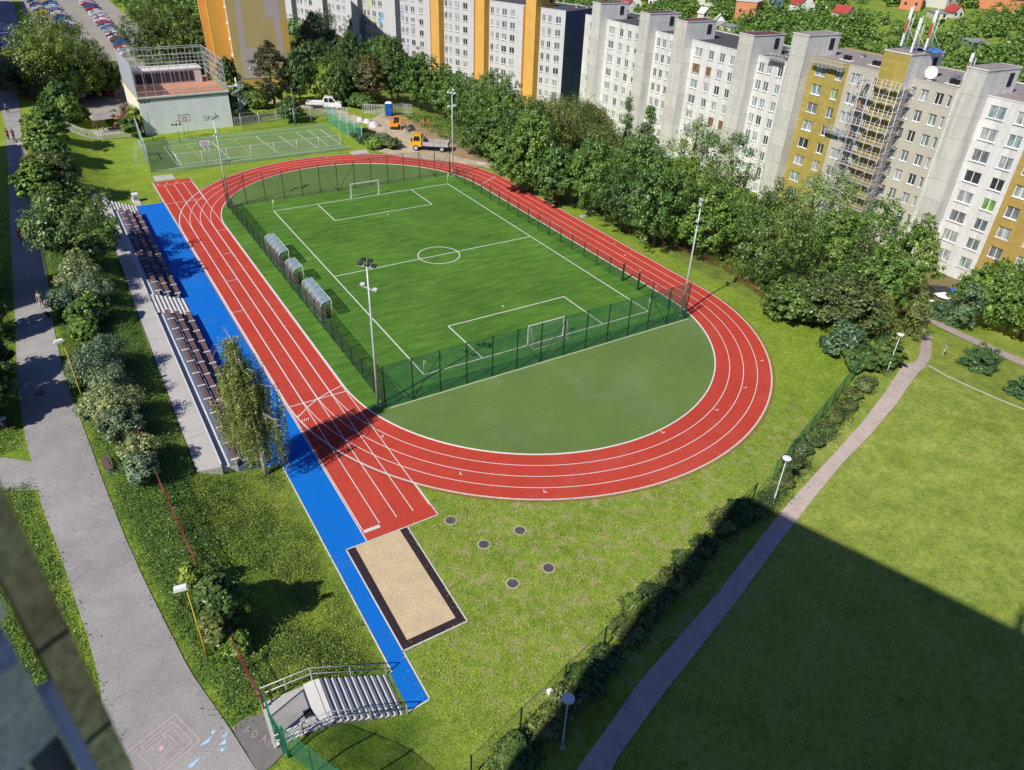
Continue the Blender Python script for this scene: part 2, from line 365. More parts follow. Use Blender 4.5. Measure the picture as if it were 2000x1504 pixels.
# ------------------------------------------------------------------ terrain
def ss(t):
    t = 0. if t < 0 else (1. if t > 1 else t); return t*t*(3-2*t)
def H(x, y):
    wz = 2.2*ss((-28-x)/8.0); k = ss((-43.0-y)/3.5); wz = wz*(1-k)+2.02*min(1., max(0., (-27.55-x)/3.9))*k
    n = 2.0*ss((y-85)/35.0)*(1-ss((x-5)/25.0))
    return max(wz, n)-8.3*ss((x-20)/48.0)+15.0*ss((x-92)/420.0)
def drape(name, L, R, m, dz=.04, sub=6, cross=4, kind='structure'):
    """ribbon between two edge polylines, laid on the terrain"""
    def res(P, n):
        P = [Vector((p[0], p[1])) for p in P]; d = [0]
        for a, b in zip(P, P[1:]): d.append(d[-1]+(b-a).length)
        out = []
        for i in range(n+1):
            t = d[-1]*i/n; k = 0
            while k < len(P)-2 and d[k+1] < t: k += 1
            f = (t-d[k])/max(1e-9, d[k+1]-d[k]); out.append(P[k].lerp(P[k+1], f))
        return out
    ln = sum((Vector(a)-Vector(b)).length for a, b in zip(L, L[1:])); n = max(4, int(ln/1.0))
    A, B = res(L, n), res(R, n); vs = []; fs = []
    for a, b in zip(A, B):
        for j in range(cross+1):
            p = a.lerp(b, j/cross); vs.append((p.x, p.y, H(p.x, p.y)+dz))
    for i in range(n):
        for j in range(cross):
            q = i*(cross+1)+j; fs.append((q, q+1, q+cross+2, q+cross+1))
    mb = MB(); mb.add(vs, fs, m, True); o = mb.obj(name); tag(o, kind=kind) if kind else None
    # make normals face up
    me = o.data; me.flip_normals() if me.polygons[0].normal.z < 0 else None
    return o
def flat(name, polys, z, m, kind='structure'):
    mb = MB()
    for p in polys:
        a = sum(p[i][0]*p[(i+1) % len(p)][1]-p[(i+1) % len(p)][0]*p[i][1] for i in range(len(p)))
        if a < 0: p = p[::-1]
        mb.add([(x, y, z) for x, y in p], [tuple(range(len(p)))], m)
    o = mb.obj(name); tag(o, kind=kind); return o
D_promL = [(-40.48,70.57),(-41.54,18.26),(-41.9,-1.85),(-42.14,-12.65),(-41.96,-20.02),(-41.73,-22.7),(-41.4,-28.54),(-40.93,-31.77),(-40.5,-36.0),(-40.11,-39.71),(-39.88,-42.94),(-39.95,-44.42),(-39.59,-46.59),(-39.14,-48.22)]
D_promR = [(-38.28,73.07),(-38.33,46.28),(-38.85,16.9),(-38.79,8.24),(-39.07,-3.35),(-38.96,-11.89),(-38.58,-17.68),(-38.16,-23.42),(-37.88,-27.79),(-37.42,-33.28),(-37.02,-37.14),(-36.45,-41.45),(-36.04,-44.45),(-35.51,-46.6),(-35.07,-48.51),(-34.57,-51.0)]
D_branch = [(-43.61,-25.42),(-42.49,-25.22),(-41.62,-25.02),(-41.67,-23.82),(-42.43,-23.81),(-43.59,-24.32)]
D_entrance = [(-35.07,-48.51),(-34.57,-51.0),(-34.09,-50.91),(-33.39,-50.72),(-33.59,-49.95),(-33.71,-48.87),(-34.19,-48.73),(-34.62,-48.57)]
D_brickL = [(-21.49,-57.38),(-19.15,-56.54),(-15.71,-55.2),(-11.76,-54.08),(-7.81,-52.93),(-3.0,-51.31),(1.29,-49.89),(5.27,-48.76),(10.13,-47.4),(15.1,-46.0),(21.43,-43.9),(27.62,-41.47),(30.59,-41.16),(33.24,-39.98),(43.1,-34.45)]
D_brickR = [(-20.1,-58.19),(-18.09,-57.46),(-14.93,-56.36),(-10.73,-55.07),(-6.45,-53.71),(-2.81,-52.44),(1.25,-51.12),(5.41,-49.79),(10.04,-48.41),(14.63,-47.3),(20.42,-45.6),(27.25,-43.18),(30.48,-42.19),(33.31,-41.1),(43.18,-35.78)]
D_cross = [(45.38,-31.66),(47.84,-31.92),(47.29,-34.19),(47.06,-37.43),(46.9,-41.6),(47.39,-44.14),(47.63,-46.68),(51.3,-45.22),(50.44,-42.84),(50.02,-40.17),(50.05,-35.92),(49.99,-33.39),(50.45,-30.46),(49.2,-29.24)]
D_kerbline = [(27.84,-41.22),(28.48,-42.42),(30.95,-42.29),(30.65,-44.27),(30.95,-46.6),(31.37,-48.76),(32.03,-50.73)]
D_gravel = [(17.36,69.2),(17.89,60.37),(23.54,61.45),(24.78,55.13),(22.25,39.98),(22.64,31.81),(22.53,25.89),(20.54,28.04),(18.03,31.85),(14.6,35.86),(11.27,38.33),(14.01,43.51),(14.43,52.12),(15.14,59.53),(15.44,66.93),(11.74,70.7),(6.21,78.48),(2.36,84.34),(3.07,86.9),(7.11,81.41),(13.14,74.64)]
D_dirt = [(21.18,63.23),(25.17,62.69),(25.3,55.12),(22.25,39.98),(22.64,31.81),(22.14,26.01),(19.63,31.41),(19.11,37.57),(19.72,42.62),(19.03,49.34),(19.4,55.67)]
D_manhole = [(-18.93,-39.46),(-18.08,-42.45),(-15.41,-42.54),(-15.57,-46.17),(-18.15,-46.11)]
D_manhole2 = [(22.94,2.88),(-40.75,-14.2),(-31.76,-49.73)]
D_tracklab = [(-23.91,-23.14),(-11.8,-39.96),(-15.99,-35.4),(0.08,-38.74),(6.06,-38.6),(10.66,-37.35),(15.45,-34.92),(-19.09,-28.69),(20.48,-6.65),(19.34,-10.07),(18.17,-14.32),(17.05,-18.35),(1.42,41.65),(2.93,40.05),(5.13,38.14),(7.08,36.05)]
D_cross_line = [(-24.1,28.69),(-19.02,28.34)]
D_lane_ticks = [(-20.58,18.7),(-19.23,18.77),(-21.62,11.26),(-20.56,11.37),(-22.97,3.95),(-21.81,3.92),(-24.19,-3.37),(-23.04,-3.49)]
D_curve_break = [(-24.1,-23.35),(-23.05,-22.41),(-21.93,-21.62),(-20.64,-21.04),(-19.52,-20.68)]
D_curve_break2 = [(16.11,20.06),(17.01,20.14),(18.96,21.29),(20.73,22.35)]
D_spots = [(0.02,14.75),(0.03,-14.48)]
D_hedge = [(1.02,-46.06),(-1.43,-47.47),(-4.31,-48.43),(-7.12,-49.24),(-9.72,-50.46),(-10.95,-50.68),(-13.39,-51.48),(-14.42,-51.73),(-16.7,-52.41),(-18.02,-52.78),(-20.01,-53.23),(-21.41,-53.61),(-23.36,-54.08),(-25.14,-54.84)]
D_gfence = [(27.74,-38.86),(21.6,-41.17),(17.62,-42.31),(13.07,-44.08),(9.24,-45.45),(6.39,-46.38),(3.34,-47.36),(0.09,-48.33),(-0.8,-47.83),(-3.81,-48.16),(-7.42,-49.32),(-11.08,-50.61),(-14.51,-51.6),(-17.87,-52.49),(-21.42,-53.44),(-25.05,-54.75)]
D_lampdisc = [(1.54,-48.97),(23.77,-42.13),(48.09,-31.05),(-21.3,-55.99),(44.42,-37.62)]
D_picket1 = [(-33.99,70.25),(-32.59,66.69),(-30.63,66.4),(-27.75,66.73),(-24.05,65.75),(-21.39,65.24)]
D_picket2 = [(-6.5,67.79),(-0.93,67.33),(4.69,67.32),(9.42,66.94),(14.87,65.45)]
D_picket3 = [(18.87,67.22),(20.3,64.85),(21.68,64.39),(25.57,64.02)]
D_rust = [(24.45,-3.42),(25.82,-10.24),(28.54,-16.33),(27.28,-21.58),(26.18,-26.3),(26.32,-28.99),(26.87,-31.67)]
D_scarR = [(20.52,14.46),(19.57,2.83),(22.21,-0.37),(22.18,-9.68),(23.51,-21.27),(22.96,-29.13),(24.37,-34.45),(23.57,-37.46)]
D_bikerack = [(29.59,-40.4),(29.68,-41.27)]
D_woodchip = [(298.01,143.45)]
D_trees = [(-44.1,-16.5,6,2.4,'dark'),(-44.3,-11.9,7,3,'dark'),(-43.8,-3.4,7,2.8,'dark'),(-43.7,5.0,7,2.8,'green'),(-43.7,-11.6,5,2.0,'dark'),(-29.2,115.4,11,6,'lime'),(-27.9,92.5,11,5.5,'green'),(-32.9,91.1,12,5,'lime'),(-37.5,96.2,7.0,4.4,'olive'),(-35.1,91.1,6.4,4.4,'brown'),(-31.8,96.2,7.3,4.2,'dark'),(-27.7,96.9,5.9,4.0,'dark'),(-24.3,97.3,10.1,4.2,'dark'),(-22.4,95.3,7.5,3.4,'dark'),(-39.6,101.8,4.5,3.4,'dark'),(-29.8,95.5,4.8,3,'green'),(-12.9,111.8,14,6,'dark'),(-8.2,117.8,14,6,'green'),(-5.1,110.8,13,5,'dark'),(-2.2,107.9,10,4,'dark'),(-12.0,107.4,9,4,'dark'),(-9.3,104.8,8,4,'dark'),(0.9,114.7,7,2.5,'brown'),(-0.2,96.6,5,2.2,'dark'),(-31.8,77.1,6,2.6,'green'),(-34.7,61.1,6,3,'green'),(-36.0,51.5,5.5,2.8,'green'),(-31.4,75.3,4,2.2,'green'),(-29.6,78.3,3,1.6,'green'),(-35.3,48.8,4,2.2,'green'),(-36.3,35.1,5.5,3,'olive'),(-37.6,31.8,5,2.4,'green'),(-34.6,34.6,5,2.6,'olive'),(-34.6,14.5,8,4.2,'feather'),(-36.3,7.8,7.5,3.6,'feather'),(-34.2,6.9,7,3.2,'feather'),(-24.8,72.4,3.2,1.6,'green'),(-23.7,70.2,3,1.5,'rose'),(-22.1,73.9,3.5,1.6,'rose'),(-23.2,66.1,3.6,1.5,'lime'),(3.8,78.1,12.0,3.4,'brown'),(8.6,77.0,10.8,3.6,'dark'),(13.9,76.7,7.7,4.2,'bright'),(17.1,76.3,3.4,2.2,'green'),(-0.7,79.1,3.0,1.5,'dark'),(1.0,77.5,2.0,1.3,'green'),(0.4,78.1,3,2,'green'),(-0.8,83.3,3.5,2.2,'green'),(-3.3,79.6,3,1.8,'green'),(3.1,65.2,4,2,'dark'),(65.1,201.3,13,7,'green'),(23.1,113.7,9,4.5,'dark'),(19.6,95.7,9,4.5,'dark'),(27.0,109.3,9,4.5,'dark'),(16.2,93.3,8,4,'dark'),(14.1,79.3,8,4,'dark'),(18.4,83.7,9,4.5,'dark'),(18.4,77.8,8,4,'dark'),(25.5,93.6,10,4.5,'dark'),(15.1,73.7,7,3.5,'dark'),(19.1,75.1,6,3,'dark'),(36.0,149.2,9,4.5,'dark'),(40.0,148.2,10,5,'dark'),(48.6,172.5,12,6,'dark'),(30.0,94.2,13,6,'green'),(54.2,161.4,13,5,'dark'),(31.7,91.6,11,5,'bright'),(28.2,78.0,11,5,'green'),(53.4,207.5,10,6,'dark'),(21.9,73.5,9.6,3.2,'brown'),(25.0,74.2,10.3,4,'green'),(27.0,72.1,11.4,4,'dark'),(29.9,73.0,10.6,4,'green'),(29.9,67.7,10.5,4,'green'),(17.9,71.5,2.4,2,'green'),(19.0,69.7,2.2,1.8,'green'),(29.5,60.4,10.5,4,'green'),(29.4,54.9,10.5,4.2,'green'),(28.7,48.1,9.7,4.2,'green'),(32.1,58.0,8.3,3.6,'dark'),(28.5,41.6,12,4.8,'green'),(27.3,34.5,12,4.6,'green'),(28.5,43.2,8.1,3.6,'green'),(29.4,33.3,12,4.8,'green'),(24.1,31.3,9,4,'green'),(26.0,25.5,11,4.6,'dark'),(22.7,24.4,9,4,'green'),(22.5,32.5,6,3,'dark'),(22.8,27.4,6,3,'green'),(41.5,38.4,11,5.5,'willow'),(50.2,42.6,11,5.5,'willow'),(53.9,43.3,10,5,'willow'),(31.2,28.4,10,4.5,'willow'),(44.7,29.0,9,4.5,'willow'),(21.4,14.1,11,4.6,'green'),(21.8,11.0,11,4.6,'green'),(24.0,10.5,10,4.6,'green'),(20.0,14.3,9,4,'green'),(21.1,10.8,8,4,'green'),(22.0,7.9,8,4,'green'),(23.6,6.3,10,4.6,'green'),(24.3,3.5,11,4.6,'green'),(32.2,7.3,14,2.3,'conifer'),(36.9,8.0,13.5,2.8,'conifer'),(28.8,6.6,11,4.6,'green'),(27.9,2.3,11,4.6,'green'),(28.8,-0.2,11,4.8,'green'),(24.3,4.8,8,4,'green'),(25.7,2.2,8,4,'green'),(24.2,-3.6,9,4.4,'dark'),(28.5,-4.0,11,4.6,'green'),(42.6,3.9,13,4.6,'birchy'),(47.3,4.8,13,4.4,'birchy'),(51.2,4.1,12,4,'birchy'),(31.6,-5.8,11,4.6,'green'),(32.7,-7.8,11,5,'green'),(34.5,-9.6,11,4.6,'green'),(24.6,-9.4,10,4.8,'green'),(25.9,-12.0,9.5,4.8,'green'),(29.4,-13.0,9.5,5,'green'),(29.9,-15.7,10,4.4,'green'),(37.1,-11.9,8,3.6,'green'),(28.7,-2.6,7,3.6,'dark'),(25.9,-11.4,6.5,3.4,'dark'),(28.6,-16.3,6.5,3.4,'green'),(28.8,-22.8,11.5,6,'dark'),(33.8,-22.5,11,5.6,'green'),(25.9,-23.1,9.5,4.6,'dark'),(43.1,-16.7,12,4.2,'birchy'),(56.2,-10.5,12,4.4,'birchy'),(36.7,-25.1,11,4.6,'green'),(38.3,-26.2,12,5,'green'),(44.9,-24.7,12,4.8,'green'),(31.2,-24.0,8,5,'green'),(34.8,-25.4,8,4.6,'dark'),(49.3,-26.1,11,3.8,'green'),(51.0,-27.1,10.5,3.2,'green'),(45.8,-26.9,10,4.4,'dark'),(37.5,-28.0,8.5,3.2,'larch'),(34.5,-32.8,9,4,'green'),(39.5,-34.4,5.6,2.4,'larch'),(33.8,-32.3,6.5,2.6,'larch'),(37.4,-36.3,4.7,1.8,'larch'),(29.7,-31.3,5,3.4,'olive'),(26.2,-31.4,5,3,'olive'),(29.4,-34.0,5,3,'olive'),(25.1,-30.0,4.5,3,'dark'),(32.3,-35.3,4,2.4,'larch'),(57.2,-35.2,8.5,4.2,'green'),(58.6,-38.6,9.3,4.6,'green'),(56.0,-33.5,7.0,3,'green'),(58.5,-41.1,9.1,5,'dark'),(57.3,-37.4,7.2,3,'dark'),(52.6,-32.3,2.6,2.0,'blue'),(51.0,-31.8,1.8,1.6,'blue'),(51.4,-34.6,6.0,1.8,'blue'),(37.2,-44.0,3.1,2.0,'pine'),(35.2,-49.1,2.0,1.4,'pine'),(25.4,-40.8,3.1,1.3,'dark'),(23.5,-37.7,3,2,'blue'),(23.1,-39.9,2,1.6,'dark'),(-36.2,3.5,3.6,2.2,'silver'),(-35.6,-0.2,3.2,2,'silver'),(-37.6,-0.8,2.6,1.6,'silver'),(-35.6,-3.5,2.6,1.5,'green'),(-36.7,-4.6,2.6,1.5,'green'),(-36.7,-6.6,2,1.2,'green'),(-35.9,-12.8,3.2,1.9,'silver'),(-37.0,-14.8,3,1.9,'silver'),(-36.2,-17.1,3,1.9,'silver'),(-36.2,-20.8,3,1.9,'silver'),(-37.0,-20.4,2.6,1.6,'silver'),(-36.1,-23.1,2.6,1.6,'silver'),(-35.4,-26.7,2.4,1.4,'silver'),(-35.7,-28.4,2.2,1.3,'silver'),(-34.8,-39.1,1.7,0.5,'lime'),(-33.9,-42.4,3.7,1.1,'dark'),(-34.1,-41.0,2.4,0.7,'olive'),(-33.1,-40.8,1.6,0.8,'green'),(-34.4,-43.5,2.1,0.7,'olive'),(-33.6,-44.2,1.1,0.6,'green')]
D_hill = [((238.9,177.2),'orange'),((214.3,169.2),'small'),((204.3,153.5),'small2'),((223.4,187.8),'umbrella'),((204.4,160.5),'flat'),((269.3,188.9),'grey'),((269.1,173.7),'red'),((274.5,155.5),'redlow'),((222.6,236.2),'blueish'),((216.0,226.1),'red2'),((202.9,215.4),'red3'),((333.0,149.8),'white'),((318.2,152.8),'orange2'),((303.7,130.7),'greyroof'),((311.7,128.3),'redlow2'),((349.1,124.5),'brown'),((228.4,226.0),'small3'),((257.8,85.7),'glass'),((251.7,215.9),'s4')]
D_carsA = [(-12.9,228.6),(-12.9,221.6),(-13.0,213.6),(-13.1,204.7),(-13.4,194.0),(-13.4,187.3),(-13.3,180.8),(-13.4,173.6),(-13.3,168.6),(-13.2,163.9),(-13.4,158.4),(-14.0,151.6),(-14.2,143.4),(-14.6,137.3),(-14.6,132.1)]
D_carsB = [(-30.2,234.0),(-29.8,227.0),(-29.1,221.5),(-28.5,217.4),(-28.0,212.3)]
D_carsC = [(-24.0,234.0),(-23.7,226.9),(-23.5,220.1),(-23.3,212.3),(-23.1,204.9),(-23.1,191.1),(-22.9,179.4)]
D_carsD = [(-38.3,171.9),(-38.3,164.8),(-38.1,158.8),(-38.0,153.1),(-38.0,147.7),(-37.9,143.2)]
D_carsE = [(-32.6,107.5),(-28.4,101.0),(-25.5,98.5),(-23.2,97.9),(-28.8,96.7)]
D_misc = {'pickup':(12.43,72.64),'truck':(17.73,39.5),'digger':(18.68,54.03),'toilet':(21.18,63.23),'worker':(24.12,53.96),'bag1':(14.88,62.91),'bag2':(13.85,59.29),'bag3':(14.18,57.17),'woman':(-39.63,0.96),'dog':(-39.36,-1.18),'redp':(-40.57,18.87),'p2':(-40.54,64.08),'p3':(-39.83,63.14),'p4':(-40.14,82.05),'bin':(-43.12,-17.89),'bench':(-37.63,-26.19),'planks':(22.22,27.43),'bush':(11.53,46.32),'tarp1':(64.09,-25.85),'tarp2':(64.55,-26.55),'tarp3':(61.68,-27.05),'gazebo':(-27.48,72.53),'lampN':(26.33,92.99),'lampY':(3.86,96.94),'mast':(-9.23,62.64),'sign':(44.42,-37.62),'rb':(21.44,1.97),'scaf':(113.64,12.36)}
# ================================================================== ground
def build_ground():
    def axis(a, b, step, far):
        v = list(np.arange(a, b+1e-6, step)); s = step; x = b
        while x < far: s *= 1.22; x += s; v.append(x)
        s = step; x = a
        while x > -far: s *= 1.22; x -= s; v.insert(0, x)
        return v
    xs = axis(-62, 76, 1.25, 1800); ys = axis(-72, 110, 1.25, 1800)
    nx, ny = len(xs), len(ys)
    vs = [(x, y, H(x, y)) for y in ys for x in xs]
    fs = [(j*nx+i, j*nx+i+1, (j+1)*nx+i+1, (j+1)*nx+i) for j in range(ny-1) for i in range(nx-1)]
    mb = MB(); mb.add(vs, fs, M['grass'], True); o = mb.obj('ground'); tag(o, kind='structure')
    at = o.data.attributes.new('zone', 'FLOAT_COLOR', 'POINT'); buf = np.zeros((len(vs), 4), dtype=np.float32)
    def bump(x, y, cx, cy, rx, ry): return max(0., 1-((x-cx)/rx)**2-((y-cy)/ry)**2)
    for k, (x, y, z) in enumerate(vs):
        dry = min(.9, 1.3*bump(x, y, -13, -46, 15, 11)+.9*bump(x, y, 6, -44, 10, 6)+.35*bump(x, y, -20, -54, 10, 6)+.5*bump(x, y, -29, -31, 3, 4))
        lush = 0.
        if x < -26.5 and y < 30: lush = .75
        if x < -27.3 and -50 < y < -27: lush = .95
        if x > 2 and y < -40: lush = .38
        if x < -43: lush = .8
        dirt = 0.
        if 72 > x > 58 and -34 < y < -18: dirt = .8
        if x > 92: lush, dry = 1., .35
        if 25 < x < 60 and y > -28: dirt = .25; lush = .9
        buf[k] = (dry, lush, dirt, 1)
    at.data.foreach_set('color', buf.ravel())
    a2 = o.data.attributes.new('bright_lawn', 'FLOAT', 'POINT'); a2.data.foreach_set('value', np.array([ss((x-(-24+(y+60)*2.2))/6.)*(1 if (y < -36 and x < 92) else 0)*.9 for x, y, z in vs], dtype=np.float32))  # brighter, yellower grass colour on the right-hand lawn
build_ground()
XC, RI, YN, YF, LW = -1.40, 18.03, -20.69, 20.00, 1.22
def stadium(r, seg=64):
    P = [(XC+r, YN), (XC+r, YF)]
    P += [(XC+r*math.cos(math.pi*i/seg), YF+r*math.sin(math.pi*i/seg)) for i in range(1, seg)]
    P += [(XC-r, YF), (XC-r, YN)]
    P += [(XC-r*math.cos(math.pi*i/seg), YN-r*math.sin(math.pi*i/seg)) for i in range(1, seg)]
    return P
def ring(mb, r1, r2, z, m=None, z2=None):
    A, B = stadium(r1), stadium(r2); n = len(A); z2 = z if z2 is None else z2
    mb.add([(x, y, z) for x, y in A]+[(x, y, z2) for x, y in B], [(i, n+i, n+(i+1) % n, (i+1) % n) for i in range(n)], m)
def seg(mb, a, b, wd, z, m=None):
    a = Vector(a); b = Vector(b); d = (b-a).normalized(); p = Vector((-d.y, d.x))*wd/2
    q = [a-p, b-p, b+p, a+p]; mb.add([(v.x, v.y, z) for v in q], [(0,1,2,3)], m)
# infield, turf, track
mb = MB(); S0 = stadium(RI-.02); mb.add([(x, y, .008) for x, y in S0], [tuple(range(len(S0)))], M['olive']); tag(mb.obj('infield'), kind='structure')
def turf_poly():
    P = []
    for x, y in stadium(RI-.10, 96):
        P.append((x, max(-25.55, min(26.0, y))))
    Q = []
    for x, y in P:
        if y <= -25.54: continue
        if y >= 25.99: continue
        Q.append((x, y))
    dx = math.sqrt((RI-.1)**2-(25.55+YN)**2); dx2 = math.sqrt((RI-.1)**2-(26-YF)**2)
    right = [p for p in Q if p[0] > XC]; left = [p for p in Q if p[0] < XC]
    right.sort(key=lambda p: p[1]); left.sort(key=lambda p: -p[1])
    return [(XC+dx, -25.55)]+right+[(XC+dx2, 26.)]+[(XC-dx2, 26.)]+left+[(XC-dx, -25.55)]
flat('football_turf', [turf_poly()], .014, M['turf'])
mb = MB(); ring(mb, RI, RI+4*LW, .013, M['red']); tag(mb.obj('running_track'), kind='structure')
flat('sprint_straight', [[(-24.42, -38.53), (-19.45, -38.53), (-19.45, 40.6), (-24.42, 40.6)]], .018, M['red'])
flat('blue_runoff', [[(-24.50, -38.53), (-24.50, 31.7), (-27.95, 31.7), (-27.95, -28.2), (-26.88, -28.2), (-26.9, -48.1), (-27.35, -48.2), (-27.1, -50.6), (-25.95, -50.5), (-25.87, -38.55)]], .014, M['blue'])
# kerbs and painted lines
mb = MB()
ring(mb, RI-.12, RI-.02, .055, M['line']); ring(mb, RI-.02, RI-.015, .055, M['line'], .014); ring(mb, RI-.13, RI-.12, .014, M['line'], .055)
ring(mb, RI+4*LW+.02, RI+4*LW+.075, .0232, M['kerb'])
for a, b in (((-24.46, -38.5), (-24.46, 40.6)), ((-26.93, -48.1), (-26.93, -28.2)), ((-26.93, -28.2), (-28.0, -28.2)), ((-25.87, -38.5), (-25.87, -50.5)), ((-25.9, -50.55), (-27.1, -50.65)), ((-19.40, -38.55), (-19.40, -34.9)), ((-19.40, 40.6), (-19.40, 30)), ((-25.9, -38.57), (-21.6, -38.57)), ((-21.6, -38.57), (-19.4, -38.57)), ((-21.66, -38.6), (-21.86, -47.2)), ((-21.8, -47.2), (-25.9, -47.2)), ((-24.4, 31.75), (-27.9, 31.75)), ((-17.2, -25.62), (15.2, -25.62))):
    seg(mb, a, b, .09, .034, M['kerb'])
tag(mb.obj('kerb'), kind='structure')
M['reddust'] = mat_net('red_crumb', (.45, .10, .05), .33)
mb = MB(); ring(mb, RI+4*LW+.075, RI+4*LW+.33, .022, M['reddust']); tag(mb.obj('rubber_crumb'), kind='structure')
mb = MB(); z = .0235
for k in range(1, 4): ring(mb, RI+k*LW-.028, RI+k*LW+.028, z, M['line'])
ring(mb, RI+4*LW-.055, RI+4*LW, z, M['line'])
for k in range(0, 5):
    x = -24.34+k*1.215
    seg(mb, (x, -37.4), (x, 38.8 if k else 40.5), .058, z+.004, M['line'])
seg(mb, (-24.4, 38.85), (-19.5, 38.85), .07, z+.009, M['line'])
seg(mb, (-24.4, -21.63), (-19.45, -21.63), .08, z+.009, M['line'])
seg(mb, (-24.4, 30.9), (-19.5, 30.9), .07, z+.009, M['line'])
for i, (a, b) in enumerate(zip(D_lane_ticks[::2], D_lane_ticks[1::2])): seg(mb, a, (b[0], a[1]), .06, z+.013, M['line'])
for P in (D_curve_break, D_curve_break2):
    for a, b in zip(P, P[1:]): seg(mb, a, b, .08, z+.016, M['line'])
for i, (x, y) in enumerate(D_tracklab):
    dx, dy = x-XC, (y-YN if y < YN else (y-YF if y > YF else 0)); L = math.hypot(dx, dy); dx /= L; dy /= L
    seg(mb, (x, y), (x+dx*.30, y+dy*.30), .06, z+.018, M['line']); seg(mb, (x+dx*.28, y+dy*.28), (x+dx*.28-dy*.22, y+dy*.28+dx*.22), .06, z+.022, M['line'])
for k in range(4): seg(mb, (-24.0+k*.16, -24.1), (-23.86+k*.16, -23.8), .06, z+.026, M['line'])
# take-off board
mb.box(-24.33, -23.2, -37.78, -37.5, .02, .036, M['white_c'])
for k in range(3): mb.box(-23.95+k*1.22, -23.75+k*1.22, 39.4, 39.6, .02, .06, M['line'])
tag(mb.obj('track_line'), kind='structure')
mb = MB(); z = .0185; W2, L2 = 12.67, 22.40; lw = .11
for a, b in (((-W2, -L2), (W2, -L2)), ((-W2, L2), (W2, L2)), ((-W2, -L2), (-W2, L2)), ((W2, -L2), (W2, L2)), ((-W2, 0), (W2, 0))): seg(mb, a, b, lw, z, M['line'])
for s in (-1, 1):
    z2 = z+.004
    seg(mb, (-6.84, s*L2), (-6.84, s*(L2-6.75)), lw, z2, M['line']); seg(mb, (6.84, s*L2), (6.84, s*(L2-6.75)), lw, z2, M['line']); seg(mb, (-6.84, s*(L2-6.75)), (6.84, s*(L2-6.75)), lw, z2+.004, M['line'])
mb.disc((0, 0), 2.36, z+.004, M['line'], 72, 2.47)
for x, y in D_spots: mb.disc((x, y), .12, z+.004, M['line'], 14)
o = mb.obj('pitch_line'); tag(o, kind='structure')
for p in o.data.polygons:
    pass
# sand pit
flat('rubber_border', [[(-25.84, -38.6), (-21.70, -38.6), (-21.88, -47.18), (-25.86, -47.18)]], .012, M['rubber'])
flat('sand_pit', [[(-25.28, -38.62), (-22.22, -38.62), (-22.33, -46.65), (-25.38, -46.65)]], .022, M['sand'])
# handball / basketball court
flat('sports_court', [[(-22.3, 62.3), (-23.6, 45.0), (-20.1, 44.2), (6.4, 44.9), (8.3, 62.1)]], .010, M['court'])
mb = MB(); z = .016
for a, b in (((-19.8, 58.3), (6.0, 58.5)), ((-19.8, 47.6), (6.0, 48.0)), ((-19.8, 47.6), (-19.8, 58.3)), ((-19.2, 47.6), (-19.2, 58.3)), ((6.0, 48.0), (6.0, 58.5)), ((-5.2, 58.4), (-4.6, 47.8)), ((-12.5, 58.4), (-12.1, 47.8)), ((1.6, 58.5), (1.9, 47.9)), ((-23.2, 46.2), (7.0, 46.3)), ((-22.3, 60.9), (8, 61.0)), ((-22.6, 53.2), (7.4, 53.6)), ((3.9, 58.6), (3.9, 48.1)), ((-1.6, 57.2), (-1.35, 49.6))): seg(mb, a, b, .09, z, M['line']); z += .0004
for a, b in (((-16.3, 58.2), (-15.8, 47.8)), ((-8.9, 58.2), (-8.6, 47.8)), ((-17, 55.8), (1.2, 56.0)), ((-17, 50.0), (1.2, 50.4))): seg(mb, a, b, .07, z+.004, M['yline']); z += .0004
tag(mb.obj('court_line'), kind='structure')
mb = MB(); mb.prism([(-23.9, 43.4), (-21.3, 43.2), (-21.2, 40.9), (-23.9, 40.75)], 0, .09, M['concrete']); mb.prism([(5.75, 43.4), (8.5, 43.5), (8.3, 41.4), (5.6, 41.3)], 0, .09, M['concrete'])
tag(mb.obj('concrete_slab'), kind='structure')
# paths
drape('promenade', D_promL[::-1], D_promR[::-1], M['asphalt'], .05, cross=5)
L = [(-43.5, 300), (-42, 150), (-41.5, 110), (-40.48, 70.5)]; Rr = [(-33, 300), (-34.5, 150), (-37.5, 110), (-38.28, 73)]
drape('promenade_north', L, Rr, M['asphalt'], .045, cross=5)
drape('promenade_south', [(-39.3, -48), (-37, -75)], [(-34.5, -51), (-30, -75)], M['asphalt'], .046, cross=4)
drape('side_path', [(-48, -20.9), (-43.5, -21.3), (-41.7, -22.9)], [(-48, -24.6), (-43.6, -25.2), (-41.4, -26.2)], M['asphalt'], .042)
drape('gate_apron', [(-35.0, -48.5), (-34.2, -48.3), (-33.5, -48.5)], [(-34.5, -51.3), (-33.9, -51.2), (-33.3, -50.9)], M['asphalt2'], .075)
drape('brick_path', [(-24.2, -60.5)]+D_brickL, [(-22.6, -61.6)]+D_brickR, M['brick'], .05, cross=4)
drape('cross_path', D_cross[:7], D_cross[:6:-1], M['brick'], .055, cross=3)
mb = MB()
P = D_kerbline
for a, b in zip(P, P[1:]):
    mb.bar((*a, H(*a)+.02), (*b, H(*b)+.02), .09, .1, M['concrete'])
tag(mb.obj('kerbstone'), kind='structure')
drape('gravel_yard', [(15.4, 60), (12.5, 52), (10.5, 46), (9.6, 42.5), (11.5, 38), (15.5, 34), (19, 30.5)], [(21.5, 66), (26, 58), (27, 50), (26, 43), (25.5, 36), (24.5, 30), (22, 26)], M['gravel'], .05, cross=5)
drape('bare_soil', [(19.5, 63), (20.5, 52), (20, 44), (19.6, 38), (20.2, 33)], [(24, 62), (27, 52), (27.5, 45), (27, 37), (24, 28.5)], M['dirt'], .06, cross=4)
